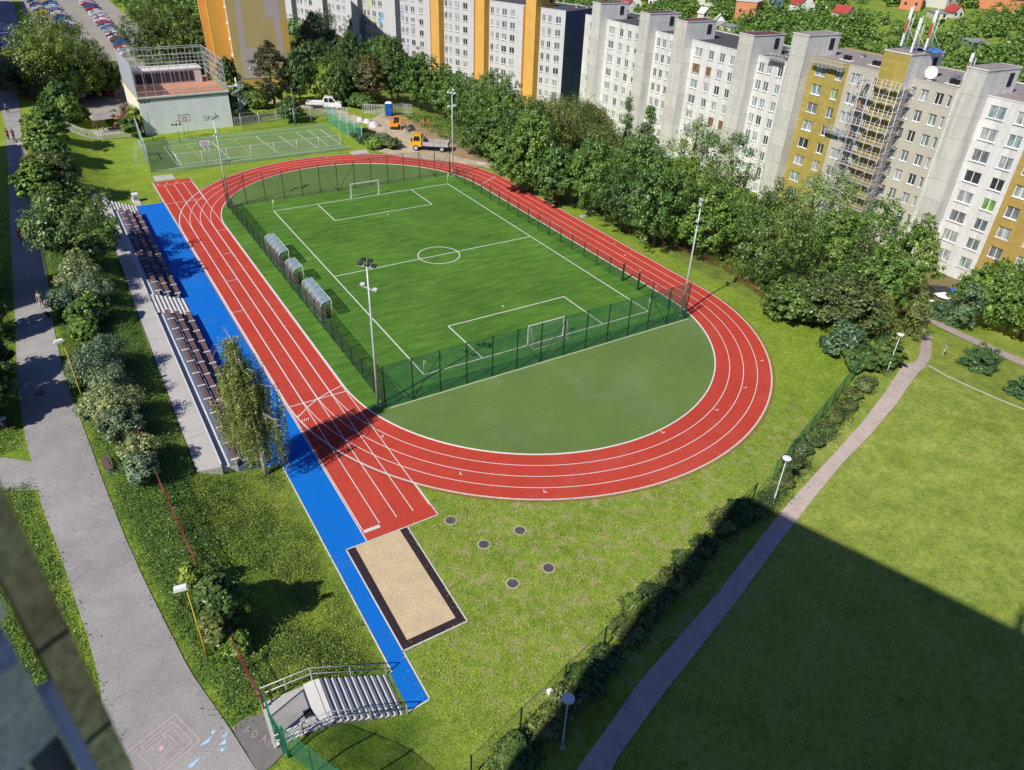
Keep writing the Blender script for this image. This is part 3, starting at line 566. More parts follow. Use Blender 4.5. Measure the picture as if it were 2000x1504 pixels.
drape('service_road', [(-9, 88.5), (-2, 87.5), (3, 86.8), (7, 81.4), (12, 75), (15.5, 66), (15.6, 59)], [(-9, 85.5), (-2, 84.8), (1.5, 84.3), (5, 79), (10, 72.3), (12, 66), (12.4, 60)], M['gravel'], .045, cross=3)
drape('parking_lot', [(-33.5, 128), (-32, 165), (-31.5, 330)], [(-7, 121), (-5.5, 165), (-6, 330)], M['lot'], .05, cross=5)
drape('parking_apron', [(-32, 80), (-31, 95), (-29, 127)], [(-22, 84), (-18, 100), (-12, 121)], M['lot'], .045, cross=5)
# chalk drawings on the promenade
mb = MB(); zc = 2.2+.075
def chalk(pts, wd, m):
    for a, b in zip(pts, pts[1:]): seg(mb, a, b, wd, chalk.z, m); 
    chalk.z += .0004
chalk.z = 2.078
o1 = Vector((-37.95, -47.9)); ux = Vector((.93, .36)).normalized(); uy = Vector((-.36, .93)).normalized()
def cp(a, b): v = o1+ux*a+uy*b; return (v.x, v.y)
for k, (i0, w0) in enumerate(((0, .035), (.28, .03), (.5, .025), (.78, .03), (.95, .02))):
    a, b, c, d = -1.25+i0*.95, 1.3-i0*.95, -1.05+i0*.85, 1.0-i0*.85
    pts = [cp(a, c), cp(b, c), cp(b, d), cp(a, d), cp(a, c)]
    if k in (1, 3): pts = pts[:-1]
    if k == 2: pts = pts[1:]
    chalk(pts, w0, M['chalkp'])
chalk([cp(-.2, -.7), cp(-.2, -.45)], .03, M['chalkp']); chalk([cp(.9, -.2), cp(1.15, -.2)], .03, M['chalkp']); chalk([cp(-.5, .6), cp(-.5, .8)], .03, M['chalkp']); chalk([cp(.4, .25), cp(.4, .5), cp(.8, .5)], .03, M['chalkw'])
for k in range(6):
    a = k*1.05; chalk([cp(0, 0), cp(.14*math.cos(a), .14*math.sin(a))], .07, M['chalkp'])
def blob(c, rx, ry, m, ph):
    n = 18; v = []
    for i in range(n):
        a = 2*math.pi*i/n; r = 1+.25*math.sin(3*a+ph)+.1*math.sin(7*a); q = cp(c[0]+rx*r*math.cos(a), c[1]+ry*r*math.sin(a)); v.append((q[0], q[1], chalk.z))
    mb.add(v, [tuple(range(n))], m); chalk.z += .0004
blob((1.45, -1.3), .30, .08, M['chalkb'], 0); blob((1.9, -1.15), .12, .08, M['chalkb'], 2); blob((.5, -1.75), .28, .09, M['chalkb'], 1)
for k, (a, b) in enumerate([(1.9, -1.95), (2.15, -1.7), (1.7, -2.2)]): blob((a, b), .16, .09, M['chalkb'], k)
for k in range(10):
    a = k*.63; chalk([cp(1.35+.1*math.cos(a), -1.95+.1*math.sin(a)), cp(1.35+.42*math.cos(a), -1.95+.42*math.sin(a))], .02, M['chalkw'])
mb.mats and tag(mb.obj('chalk_drawing'), kind='structure')
# chalk letters A D M A ... scrawled on the gate apron
mb = MB(); zz = 2.2+.11
def glyph(strokes, ox, oy, s):
    for st in strokes:
        pts = []
        for a, b in st:
            v = Vector((ox, oy))+Vector((.75, -.66))*a*s+Vector((.66, .75))*b*s; pts.append((v.x, v.y))
        for p, q in zip(pts, pts[1:]): seg(mb, p, q, .022, H(-34.3, -49.6)+.09, M['chalkp'])
GL = dict(A=[[(0,0),(.35,1),(.7,0)],[(.17,.45),(.52,.45)]], D=[[(0,0),(0,1),(.5,.8),(.55,.25),(0,0)]], M=[[(0,0),(.05,1),(.35,.4),(.65,1),(.7,0)]])
for i, c in enumerate('ADAM'): glyph(GL[c], -34.63+i*.27, -49.02-i*.42, .38)
tag(mb.obj('chalk_letters'), kind='structure')
# ================================================================== sports furniture
def goal(name, loc, rz, label, w=4.0, h=2.0, d=1.0, m='white', group=None):
    t = empty(name, loc, rz, label, 'goal', group)
    b = MB(); r = .045
    b.bar((-w/2, 0, 0), (-w/2, 0, h), .09, .09, M[m]); b.bar((w/2, 0, 0), (w/2, 0, h), .09, .09, M[m]); b.bar((-w/2-.045, 0, h), (w/2+.045, 0, h), .09, .09, M[m]); b.obj('goal_frame', parent=t)
    b = MB()
    for s in (-1, 1): b.tube([(s*w/2, 0, h), (s*w/2, d*.45, h-.06), (s*w/2, d*.6, h-.35), (s*w/2, d, .05)], .014, M[m], 6); b.tube([(s*w/2, 0, .04), (s*w/2, d, .04)], .014, M[m], 6)
    b.tube([(-w/2, d, .04), (w/2, d, .04)], .014, M[m], 6); b.obj('net_support', parent=t)
    b = MB()
    b.add([(-w/2, 0, h), (w/2, 0, h), (w/2, d*.5, h-.15), (-w/2, d*.5, h-.15), (w/2, d, .05), (-w/2, d, .05)], [(0,1,2,3), (3,2,4,5)], M['net_w'])
    for s in (-1, 1): b.add([(s*w/2, 0, h), (s*w/2, d*.5, h-.15), (s*w/2, d, .05), (s*w/2, 0, .02)], [(0,1,2,3)], M['net_w'])
    b.obj('goal_net', parent=t); return t
goal('football_goal', (0, -22.4, .02), math.pi, 'white football goal at the near end of the pitch behind the green net fence')
goal('football_goal', (0, 22.4, .02), 0, 'white football goal at the far end of the pitch nearest the sports court')
goal('handball_goal', (8.6, 53.6, .02), rad(-90), 'grey framed goal standing before the green netting on the right of the court', 4.2, 2.3, 1.0, 'galv')
goal('handball_goal', (-23.6, 52.5, .02), rad(90), 'grey framed goal with net bulging onto the grass left of the sports court', 4.2, 2.3, 1.4, 'galv')
for x, y, l in ((-12.67, -22.4, 'nearest the floodlight mast at the near left corner'), (12.67, -22.4, 'at the near right corner of the football pitch'), (-12.67, 22.4, 'at the far left corner of the football pitch'), (12.67, 22.4, 'at the far right corner of the football pitch')):
    t = empty('corner_flag', (x, y, .02), 0, 'yellow corner flag on white stick '+l, 'corner flag', 'corner flags')
    b = MB(); b.tube([(0,0,0), (0,0,1.5)], .022, M['white'], 6); b.obj('flag_stick', parent=t)
    b = MB(); b.add([(.02,0,1.5), (.42,.12,1.38), (.40,.10,1.12), (.02,0,1.1), (.22,-.05,1.42), (.22,-.04,1.12)], [(0,4,5,3), (4,1,2,5)], M['flag']); b.obj('flag', parent=t)
# dugouts (team shelters)
def dugout(y0, y1, label):
    t = empty('team_shelter', (-17.2, y0, .015), 0, label, 'team shelter', 'team shelters beside the pitch')
    L = y1-y0; prof = [(0, 0), (0, 1.25), (.06, 1.6), (.22, 1.88), (.5, 2.0), (1.15, 2.05)]
    n = max(2, round(L/1.15)); b = MB()
    for k in range(n+1):
        yy = L*k/n; b.tube([(p[0], yy, p[1]) for p in prof], .03, M['galv'], 6)
    for k in (0, n): b.tube([(1.15, L*k/n, 2.05), (1.12, L*k/n, 0)], .03, M['galv'], 6); b.tube([(0, L*k/n, .05), (1.12, L*k/n, .05)], .03, M['galv'], 6)
    for p in (prof[0], prof[1], prof[3], prof[-1]): b.tube([(p[0], 0, p[1]+.02), (p[0], L, p[1]+.02)], .025, M['galv'], 6)
    b.obj('shelter_frame', parent=t)
    b = MB(); q = [(p[0]+.02, p[1]-.02) for p in prof]
    for i in range(len(q)-1): b.add([(q[i][0], .03, q[i][1]), (q[i+1][0], .03, q[i+1][1]), (q[i+1][0], L-.03, q[i+1][1]), (q[i][0], L-.03, q[i][1])], [(0,1,2,3)], M['poly'] if i >= 3 else M['polyt'])
    b.obj('roof_panel', parent=t)
    for k in (0, n):
        b = MB(); yy = L*k/n+(.02 if k == 0 else -.02); b.add([(p[0]+.02, yy, p[1]-.03) for p in prof]+[(.62, yy, 1.6), (.45, yy, .1)], [tuple(range(len(prof)+2))], M['polyt']); b.obj('end_panel', parent=t)
    k = 0; yy = .35
    while yy < L-.2:
        b = MB(); b.box(.28, .66, yy-.2, yy+.2, .42, .47, M['seat_o']); b.box(.22, .28, yy-.2, yy+.2, .42, .80, M['seat_o']); b.box(.44, .49, yy-.03, yy+.03, 0, .42, M['steel']); b.obj('seat', parent=t); yy += .52
dugout(4.4, 9.9, 'clear roofed team shelter with orange seats, the farthest of the three beside the pitch')
dugout(-.5, 2.2, 'short clear roofed team shelter, the middle one of the three beside the pitch')
dugout(-9.1, -3.4, 'clear roofed team shelter with orange seats, the nearest of the three beside the pitch')
# fences round the pitch
def fence(name, a, b, h, label, step=2.5, post='dkgreen', net='net', braces=(), rail=False, pr=.035, z0=None, group=None, cat='fence', double=()):
    a = Vector(a); b = Vector(b); d = b-a; L = d.length; n = max(1, round(L/step)); t = empty(name, (a.x, a.y, 0), 0, label, cat, group)
    zz = lambda x, y: H(x, y) if z0 is None else z0
    for k in range(n+1):
        p = d*k/n; z = zz(a.x+p.x, a.y+p.y); m_ = MB(); m_.bar((0,0,0), (0,0,h), pr*2, pr*2, M[post]); m_.box(-pr*1.3, pr*1.3, -pr*1.3, pr*1.3, h, h+.02, M[post]); m_.obj('post', parent=t, loc=(p.x, p.y, z))
    m_ = MB()
    for k in range(n):
        p, q = d*k/n, d*(k+1)/n; z1, z2 = zz(a.x+p.x, a.y+p.y), zz(a.x+q.x, a.y+q.y)
        m_.add([(p.x, p.y, z1+.05), (q.x, q.y, z2+.05), (q.x, q.y, z2+h-.03), (p.x, p.y, z1+h-.03)], [(0,1,2,3)], M[net])
        if rail or True: 
            m_.bar((p.x, p.y, z1+h-.03), (q.x, q.y, z2+h-.03), .02, .02, M[post])
    m_.obj('wire_mesh', parent=t)
    for k0, k1, hh in braces:
        p, q = d*k0/n, d*k1/n; m_ = MB(); m_.tube([(p.x, p.y, zz(a.x+p.x, a.y+p.y)+hh), (q.x, q.y, zz(a.x+q.x, a.y+q.y)+.05)], .028, M[post], 6); m_.obj('brace', parent=t)
    return t
fence('net_fence', (14.95, -25.4), (-17.6, -25.4), 4.0, 'tall green net fence across the near end of the football pitch', 2.5, braces=((0, 1, 3.6), (2, 1, 3.6), (6, 7, 3.6), (8, 7, 3.6), (11, 12, 3.6), (13, 12, 3.6)))
fence('net_fence', (14.95, 26.1), (-17.6, 26.1), 4.0, 'tall green net fence across the far end of the football pitch', 2.5, braces=((0, 1, 3.6), (2, 1, 3.6), (6, 7, 3.6), (8, 7, 3.6), (12, 13, 3.6)), net='net_n')
fence('side_fence', (14.85, 26.0), (14.85, -25.3), 1.95, 'low dark green mesh fence along the far side of the pitch beside the track', 2.5, net='net_n', braces=((1, 0, 1.7), (10, 9, 1.6), (10, 11, 1.6), (20, 19, 1.7)))
fence('side_fence', (-17.5, 26.0), (-17.5, -25.3), 1.95, 'low dark mesh fence along the near side of the pitch behind the team shelters', 2.5, net='net_dark', braces=((1, 0, 1.7), (20, 19, 1.7), (15, 16, 1.7)))
for y in (-15.4, -18.08):
    b = MB(); b.bar((0,0,0), (0,0,2.05), .13, .13, M['dkgreen']); b.box(-.08, .08, -.08, .08, 2.05, 2.09, M['dkgreen']); tag(b.obj('gate_post', loc=(14.85, y, 0)), 'thick dark green gate post in the far side fence, '+('the farther one' if y > -16 else 'the nearer one'), 'gate post', 'gate posts in the far side fence')
# floodlights
def floodlight(x, y, label, h=12.0, rz=0., heads=4, z=0.):
    t = empty('floodlight_mast', (x, y, z), rz, label, 'floodlight', 'floodlight masts at the pitch corners')
    b = MB(); b.tube([(0,0,0), (0,0,h*.5), (0,0,h)], [.11, .085, .055], M['galv'], 10); b.box(-.2, .2, -.2, .2, 0, .05, M['galv']); b.box(-.09, .09, .08, .16, .6, 1.1, M['galv']); b.obj('mast', parent=t)
    b = MB(); b.bar((-.75,0,h-.05), (.75,0,h-.05), .07, .07, M['galv']); b.bar((0,0,h-.05), (0,0,h+.25), .05, .05, M['galv']); b.obj('cross_arm', parent=t); b = MB(); b.bar((-.5,0,h-1.7), (.5,0,h-1.9), .06, .06, M['galv']); b.obj('cross_arm', parent=t)
    spots = [(-.55, h+.05), (0, h+.05), (.55, h+.05), (-.28, h+.42), (.28, h+.42)][:heads] if heads > 2 else [(-.4, h+.02), (.4, h+.02)]
    if heads > 2: spots += [(-.5, h-1.6), (.5, h-1.85)]
    for sx, sz in spots:
        f = MB(); tl = .5 if sz > h-1 else .2
        f.add([(-.17, -.05, -.10), (.17, -.05, -.10), (.17, .22, -.0), (-.17, .22, -.0), (-.17, -.10, .04), (.17, -.10, .04), (.17, .16, .14), (-.17, .16, .14)], [(0,3,2,1), (4,5,6,7), (0,1,5,4), (1,2,6,5), (2,3,7,6), (3,0,4,7)], M['lamp_dark'] if (sz > h-1 and heads == 5) else M['galv'])
        f.obj('lamp_head', parent=t, loc=(sx, 0, sz))
    return t
floodlight(-17.94, -24.8, 'tall grey floodlight mast with dark lamp heads at the near left corner of the pitch', 12.3, rad(-50), 5)
floodlight(15.07, -24.7, 'tall floodlight mast at the near right pitch corner in front of the trees', 11.8, rad(40), 4)
floodlight(15.03, 25.3, 'tall floodlight mast at the far right corner of the pitch', 11.8, rad(120), 4)
floodlight(-17.3, 26.3, 'tall floodlight mast at the far left corner of the pitch before the hall', 11.2, rad(-130), 4)
def courtlight(x, y, h, label, n=3):
    t = empty('court_light', (x, y, 0), 0, label, 'floodlight', 'lamp masts round the sports court')
    b = MB(); b.tube([(0,0,0), (0,0,h)], [.07, .045], M['steel'], 8); b.obj('mast', parent=t)
    b = MB(); b.bar((-.7,0,h), (.7,0,h), .05, .05, M['steel']); b.obj('cross_arm', parent=t)
    for k in range(n):
        b = MB(); b.box(-.16, .16, -.12, .14, -.1, .1, M['lamp_dark']); b.obj('lamp_head', parent=t, loc=(-.55+k*1.1/(n-1), 0, h+.12))
courtlight(-20.6, 63.0, 5.8, 'thin lamp mast against the left of the white hall wall')
courtlight(-17.0, 60.4, 2.6, 'short mast with three small lamps before the hall wall', 3)
courtlight(2.9, 62.2, 6.5, 'thin lamp mast behind the court fence between hall and pickup')
# court fences
def pole_fence(a, b, n, h, label, net='net2', name='court_fence'):
    t = empty(name, (a[0], a[1], 0), 0, label, 'fence', 'fences round the sports court'); d = Vector(b)-Vector(a)
    for k in range(n+1):
        p = d*k/n; m_ = MB(); m_.tube([(0,0,0), (0,0,h)], .04, M['galv'], 6); m_.obj('post', parent=t, loc=(p.x, p.y, 0))
    m_ = MB(); m_.add([(0,0,.05), (d.x,d.y,.05), (d.x,d.y,h-.05), (0,0,h-.05)], [(0,1,2,3)], M[net])
    for z in ((h,) if net != 'cagenet' else (1.0, 2.0, h)): m_.bar((0,0,z), (d.x,d.y,z), .03, .03, M['galv'])
    m_.obj('netting', parent=t)
pole_fence((-23.76, 45.4), (-22.6, 63.2), 4, 4.0, 'green netting fence down the left side of the sports court')
pole_fence((9.0, 46.0), (8.9, 62.6), 5, 3.2, 'green netting fence down the right side of the sports court behind the goal')
pole_fence((-20.1, 44.4), (4.7, 44.5), 7, 2.6, 'grey tube fence along the near side of the sports court', 'cagenet')
pole_fence((-6.4, 62.5), (8.9, 62.6), 5, 3.0, 'thin wire fence along the back of the sports court', 'net_n')
def hoop(x, y, rz, label, h=4.0):
    t = empty('basketball_hoop', (x, y, 0), rz, label, 'basketball hoop', 'basketball hoops on the sports court')
    b = MB()
    for s in (-.35, .35): b.tube([(s,0,0), (s,0,2.7), (s*.6,.9,3.1)], .05, M['galv'], 6)
    b.bar((-.35,0,2.3), (.35,0,2.3), .05, .05, M['galv']); b.obj('hoop_post', parent=t)
    b = MB(); b.box(-.9, .9, .92, .97, 2.75, 3.85, M['white']); b.obj('backboard', parent=t)
    b = MB()
    for (x0, x1, z0, z1) in ((-.9, .9, 2.75, 2.80), (-.9, .9, 3.80, 3.85), (-.9, -.85, 2.8, 3.8), (.85, .9, 2.8, 3.8), (-.3, .3, 2.98, 3.02), (-.3, .3, 3.38, 3.42), (-.3, -.26, 3.02, 3.38), (.26, .3, 3.02, 3.38)): b.box(x0, x1, .972, .99, z0, z1, M['black']); b.box(x0, x1, .90, .918, z0, z1, M['black'])
    b.obj('board_marking', parent=t)
    b = MB(); n = 16
    b.tube([(.225*math.cos(2*math.pi*i/n), 1.25+.225*math.sin(2*math.pi*i/n), 3.0) for i in range(n+1)], .015, M['seat_o'], 5); b.obj('rim', parent=t)
hoop(-15.7, 44.6, 0, 'white basketball backboard on the near side of the court above the fence')
hoop(-15.4, 62.6, math.pi, 'white basketball backboard standing before the blank hall wall')
# ================================================================== grandstand
TER = [(-30.8, -29.78, 1.0), (-29.78, -28.90, .66), (-28.90, -27.98, .32)]
def bench_unit(L):
    b = MB()
    for k in range(3): b.box(-.19+k*.14, -.08+k*.14, .09, L-.09, .37, .41, M['bench'])
    return b.mesh('bench')
def bracket_mesh():
    b = MB(); b.box(-.06, .06, -.06, .06, 0, .36, M['white_c']); b.box(-.30, .27, -.085, .085, .345, .385, M['white_c']); return b.mesh('bracket')
BU = bench_unit(2.14); BR_ = bracket_mesh()
def stand(y0, y1, label, n):
    t = empty('grandstand', (-29.4, (y0+y1)/2, 0), 0, label, 'grandstand', 'stepped stands beside the blue strip'); cy = (y0+y1)/2
    for i, (x0, x1, z) in enumerate(TER):
        b = MB(); b.box(x0+29.4+.002, x1+29.4, y0-cy, y1-cy, -.1, z, M['shade_c'] if i else M['white_c']); b.box(x1+29.4-.5, x1+29.42, y0-cy-.02, y1-cy+.02, z+.002, z+.03, M['shade_c']); b.obj('terrace_step', parent=t)  # top terrace pale; lower ones and bench fronts get the painted shade colour
    b = MB(); b.box(-1.46, -1.38, y0-cy, y1-cy, .9, 1.38, M['white_c']); b.obj('back_wall', parent=t)
    L = (y1-y0-.1)/n; me = bench_unit(L)
    for i, x in enumerate((-29.84, -29.05, -28.15)):
        z = TER[i][2]+.03
        for k in range(n):
            yy = y0-cy+.05+k*L; o = link('bench', me, t, (x+29.4, yy, z)); link('bracket', BR_, o, (0, .02, 0))
        link('bracket', BR_, t, (x+29.4, y0-cy+.05+n*L, z))
stand(1.9, 28.1, 'far grandstand section with three rows of brown benches above the blue strip', 12)
stand(-28.0, -2.5, 'near grandstand section with three rows of brown benches behind the birch tree', 12)
# walkway behind
b = MB(); b.prism([(-32.5, -28.0), (-30.86, -28.3), (-30.86, 30.4), (-30.9, 34.2), (-33.0, 36.0), (-33.6, 34.0), (-32.2, 28.0), (-32.15, 15.0), (-32.35, 0.0)], 0.2, 1.36, M['walk']); tag(b.obj('stand_walkway'), kind='structure')
b = MB()
for y in range(-24, 28, 4): seg(b, (-32.3, y), (-30.9, y+.25), .035, 1.364, M['steel'])
seg(b, (-32.47, -28), (-32.3, 0), .07, 1.37, M['dark']); seg(b, (-32.3, 0), (-32.12, 15), .07, 1.37, M['dark']); seg(b, (-32.12, 15), (-32.17, 28), .07, 1.37, M['dark'])
tag(b.obj('walkway_joint'), kind='structure')
def stairs(name, x0, x1, y0, y1, z1, n, label, m='white_c', m2='shade_c'):
    t = empty(name, (x1, (y0+y1)/2, 0), 0, label, 'stairs', 'concrete stairs beside the stands'); w2 = (y1-y0)/2; dx = (x1-x0)/n
    for k in range(n):
        b = MB(); z = z1*(n-k)/n-.01; xa = x0-x1+k*dx; b.box(xa, xa+dx, -w2, w2, -.05, z-.05, M['steel' if m2 == 'x' else m2]); b.box(xa-.0, xa+dx*.82, -w2-.01, w2+.01, z-.05, z, M[m]); b.obj('step', parent=t)
    return t
stairs('stairway', -31.0, -27.8, 28.2, 31.5, 1.36, 9, 'pale concrete steps at the far end of the grandstand by the grass', m2='x')
stairs('stairway', -31.1, -27.75, -2.4, 1.8, 1.36, 9, 'pale concrete steps between the two grandstand sections', m2='x')
# electrical box on a slab
t = empty('utility_cabinet', (-27.5, 33.6, 0), 0, 'white metal cabinet on a concrete slab by the far stand steps', 'cabinet')
b = MB(); b.box(-.45, .45, -2.0, 1.6, 0, .1, M['concrete']); b.obj('slab', parent=t)
b = MB(); b.box(-.35, .35, -.3, .5, .1, 1.0, M['white']); b.box(-.38, .38, -.33, .53, 1.0, 1.05, M['white']); b.obj('cabinet_box', parent=t)
b = MB(); b.box(-.25, .25, -.32, -.301, .3, .8, M['steel']); b.obj('vent', parent=t)
# ================================================================== entrance stairs, rails and gate (bottom)
t = empty('entrance_stairs', (-29.2, -49.35, 0), rad(-2), 'wide pale concrete entrance steps leading down to the blue strip', 'stairs')
n = 11; x0 = -1.75; dx = 3.62/n
for k in range(n):
    b = MB(); z = 2.12*(n-k)/n-.02; xa = x0+k*dx; b.box(xa, xa+dx+.01, -1.27, 1.27, -.1, z-.045, M['steel']); b.box(xa-.02, xa+dx*.70, -1.29, 1.29, z-.045, z, M['white_c']); b.obj('step', parent=t)
b = MB(); b.box(-4.35, x0-.02, -1.27, 1.22, .6, 2.12, M['concrete']); b.obj('landing', parent=t)
b = MB(); b.box(x0-.55, x0-.03, -1.29, 1.29, 2.122, 2.135, M['white_c']); b.box(-4.3, x0-.6, -1.29, -1.1, 2.121, 2.16, M['white_c']); b.obj('landing_edge', parent=t)
b = MB(); b.box(-2.72, -2.32, -.55, -.1, 2.122, 2.135, M['dark']); b.obj('grate', parent=t)
def rail(y, label):
    r = empty('handrail', (-29.2, -49.35+y, 0), rad(-2), label, 'handrail', 'handrails of the entrance stairs'); b = MB()
    for hh in (.95, .5):
        b.tube([(-4.3, 0, 2.15+hh), (-1.8, 0, 2.12+hh), (1.95, 0, .0+hh)] if True else [], .026, M['galv'], 8)
    b.obj('rail', parent=r)
    for x, z in ((-4.3, 2.12), (-3.05, 2.12), (-1.8, 2.1), (.1, 1.02), (1.95, 0)):
        b = MB(); b.bar((x, 0, z), (x, 0, z+.95), .05, .05, M['galv']); b.obj('rail_post', parent=r)
rail(1.33, 'grey tube handrail on the left side of the entrance steps by the grass'); rail(-1.34, 'grey tube handrail on the right side of the entrance steps')
# tilted panel leaning on the landing
# gate and green fence at the promenade
t = empty('entrance_gate', (-33.35, -49.0, 2.05), rad(0), 'green steel gate of vertical bars at the top of the entrance steps', 'gate')
def bars(L, h, name, parent, loc, rz):
    b = MB(); b.bar((0,0,.08), (L,0,.08), .05, .05, M['green_p']); b.bar((0,0,h), (L,0,h), .05, .05, M['green_p'])
    k = 0; x = 0
    while x <= L+.001: b.bar((x,0,.08), (x,0,h), .028 if 0 < x < L-.02 else .07, None, M['green_p']); x += L/10.
    o = b.obj(name, parent=parent, loc=loc); o.rotation_euler = (0, 0, rz); return o
bars(1.15, 1.9, 'gate_leaf', t, (0, .1, 0), rad(-92)); bars(1.15, 1.9, 'gate_leaf', t, (-.02, -1.1, 0), rad(-80))
b = MB(); b.box(-.02, .06, -1.18, -1.0, .8, 1.2, M['white']); b.obj('lock_box', parent=t)
fence('green_fence', (-33.15, -50.95), (-31.0, -55.5), 2.1, 'bright green wire fence running from the gate toward the foreground', 1.9, 'green_p', 'net')
# ================================================================== apartment blocks
WALL = dict(
 white=mat_panel('white_panels', (.74, .73, .70), 3.3, 2.8, .62, .30),
 shaft=mat_panel('shaft_panels', (.60, .58, .53), 3.45, 2.8, .45, .28),
 yellow=mat_panel('mineral_wool', (.42, .33, .085), 1.0, .55, .86, .22, .02, .09),
 beige=mat('beige_render', (.50, .47, .39), .9, .05, .6, stain=.06),
 tan=mat_panel('tan_insulation', (.44, .31, .09), 1.0, .55, .9, .15, .02, .06),
 grey=mat_panel('grey_facade', (.60, .60, .62), 4.1, 2.8, .93, .10, .01, .03),
 orange=mat('orange_render', (.70, .40, .10), .85, .06, .5, stain=.08),
 orange2=mat('dark_orange_render', (.45, .19, .045), .85, .06, .5),
 bluegable=mat('blue_grey_gable', (.085, .115, .20), .85, .1, .6, stain=.12),
 dkgrey=mat('dark_grey_shaft', (.22, .22, .235), .85, .06, .5),
 lime=mat('lime_panel', (.50, .55, .22), .85, .05), sky=mat('sky_blue_panel', (.15, .42, .65), .85, .05), lilac=mat('lilac_panel', (.45, .42, .58), .85, .05),
)
GL = [mat_glass('glass_dark', (.045, .05, .055)), mat_glass('glass_curtain', (.34, .36, .36), .3), mat_glass('glass_grey', (.16, .18, .19)), mat_glass('glass_green', (.24, .32, .31), .3), mat_glass('glass_lime', (.20, .36, .10), .3), mat_glass('glass_brown', (.20, .13, .06), .4)]
FR = mat('window_frame', (.80, .80, .80), .5, .05, 2); FRB = mat('wood_window_frame', (.28, .14, .05), .6, .1, 2)
WCACHE = {}
def win_mesh(w, h, g, n, fr=None):
    k = (w, h, g, n)
    if k not in WCACHE:
        f = FRB if g == 5 else FR; b = MB(); t = .085
        b.box(-w/2, w/2, 0, .07, -h/2, -h/2+t, f); b.box(-w/2, w/2, 0, .07, h/2-t, h/2, f)
        for x in [-w/2, w/2-t]+[(-w/2+w*i/n-t*.6) for i in range(1, n)]: b.box(x, x+t*(1 if x in (-w/2, w/2-t) else 1.2), -.004, .068, -h/2+t, h/2-t, f)
        b.box(-w/2-.05, w/2+.05, -.26, .0, -h/2-.05, -h/2+.0, FR)
        p = MB(); p.box(-w/2+t*.5, w/2-t*.5, .03, .05, -h/2+t*.5, h/2-t*.5, GL[g])
        WCACHE[k] = (b.mesh('window'), p.mesh('pane'))
    return WCACHE[k]
rng = random.Random(11)
def section(name, label, org, rz, L, base, top, depth, wall, wins, z0, rows, roof='dark', shaft=None, stair=(), group=None, reveal=.17, glass=(0, 1, 2, 2, 1, 0), side=None, parapet=None, cat='apartment block', accents=()):
    """org = (x, y) of the left facade corner seen from outside; local +X right along the facade, +Y into the house, Z up from base"""
    t = empty(name, (org[0], org[1], base), rz, label, cat, group); Ht = top-base
    rects = []
    for (cx, w_, h_, kind) in wins:
        for k in range(rows):
            rects.append((cx-w_/2, cx+w_/2, z0-2.8*k-base-h_/2, z0-2.8*k-base+h_/2, kind, k))
    for (cx, w_) in stair:
        for k in range(rows): rects.append((cx-w_/2, cx+w_/2, z0-2.8*k-base-.2-.85-.6, z0-2.8*k-base+.45-.6, 's', k))
    rects = [r for r in rects if r[2] > .3]
    X = sorted(set([.01, L-.01]+[r[0] for r in rects]+[r[1] for r in rects])); Z = sorted(set([0., Ht]+[r[2] for r in rects]+[r[3] for r in rects]))
    X = [x for x in X if .0 <= x <= L]; b = MB(); wm = WALL[wall]
    for i in range(len(X)-1):
        for j in range(len(Z)-1):
            cx, cz = (X[i]+X[i+1])/2, (Z[j]+Z[j+1])/2
            if any(r[0] < cx < r[1] and r[2] < cz < r[3] for r in rects): continue
            b.add([(X[i], 0, Z[j]), (X[i+1], 0, Z[j]), (X[i+1], 0, Z[j+1]), (X[i], 0, Z[j+1])], [(0,1,2,3)], wm)
    for x0, x1, z0_, z1_, kd, k in rects:
        b.add([(x0,0,z0_), (x1,0,z0_), (x1,0,z1_), (x0,0,z1_), (x0,reveal,z0_), (x1,reveal,z0_), (x1,reveal,z1_), (x0,reveal,z1_)], [(0,4,5,1), (1,5,6,2), (2,6,7,3), (3,7,4,0)], wm)
    sd = WALL[side] if side else wm
    b.add([(.01,0,0), (.01,depth,0), (.01,depth,Ht), (.01,0,Ht)], [(0,1,2,3)][::1], wm)
    b.add([(L-.01,0,0), (L-.01,depth,0), (L-.01,depth,Ht), (L-.01,0,Ht)], [(3,2,1,0)], sd)
    b.add([(.01,depth,0), (L-.01,depth,0), (L-.01,depth,Ht), (.01,depth,Ht)], [(3,2,1,0)], wm)
    b.obj('wall', parent=t)
    rm = M['roofdk'] if roof == 'dark' else M['rooflt']; b = MB(); b.box(.02, L-.02, .02, depth-.02, Ht-.3, Ht-.02, rm); r_ = b.obj('roof', parent=t)
    b = MB(); pm = parapet or wm
    b.box(.0, L, -.04, .22, Ht-.02, Ht+.12, pm); b.obj('parapet', parent=r_); b = MB(); b.box(.0, L, depth-.22, depth+.04, Ht-.02, Ht+.12, pm); b.obj('parapet', parent=r_)
    for _ in range(2):
        vx, vy = rng.uniform(1.5, L-1.5), rng.uniform(4, depth-2); b = MB(); b.box(vx-.3, vx+.3, vy-.3, vy+.3, Ht-.02, Ht+.35, M['concrete']); b.box(vx-.45, vx+.45, vy-.45, vy+.45, Ht+.36, Ht+.44, M['steel']); b.obj('roof_vent', parent=r_)
    for i, (x0, x1, z0_, z1_, kd, k) in enumerate(rects):
        w_, h_ = round(x1-x0, 2), round(z1_-z0_, 2)
        g = kd[k % len(kd)] if isinstance(kd, (list, tuple)) else (2 if kd == 's' else glass[rng.randrange(len(glass))])
        n = 1 if w_ < 1 else (2 if w_ < 2.6 else 3)
        fm, pm_ = win_mesh(w_, h_, g, n)
        o = link('window', fm, t, ((x0+x1)/2, reveal-.075, (z0_+z1_)/2)); link('pane', pm_, o)
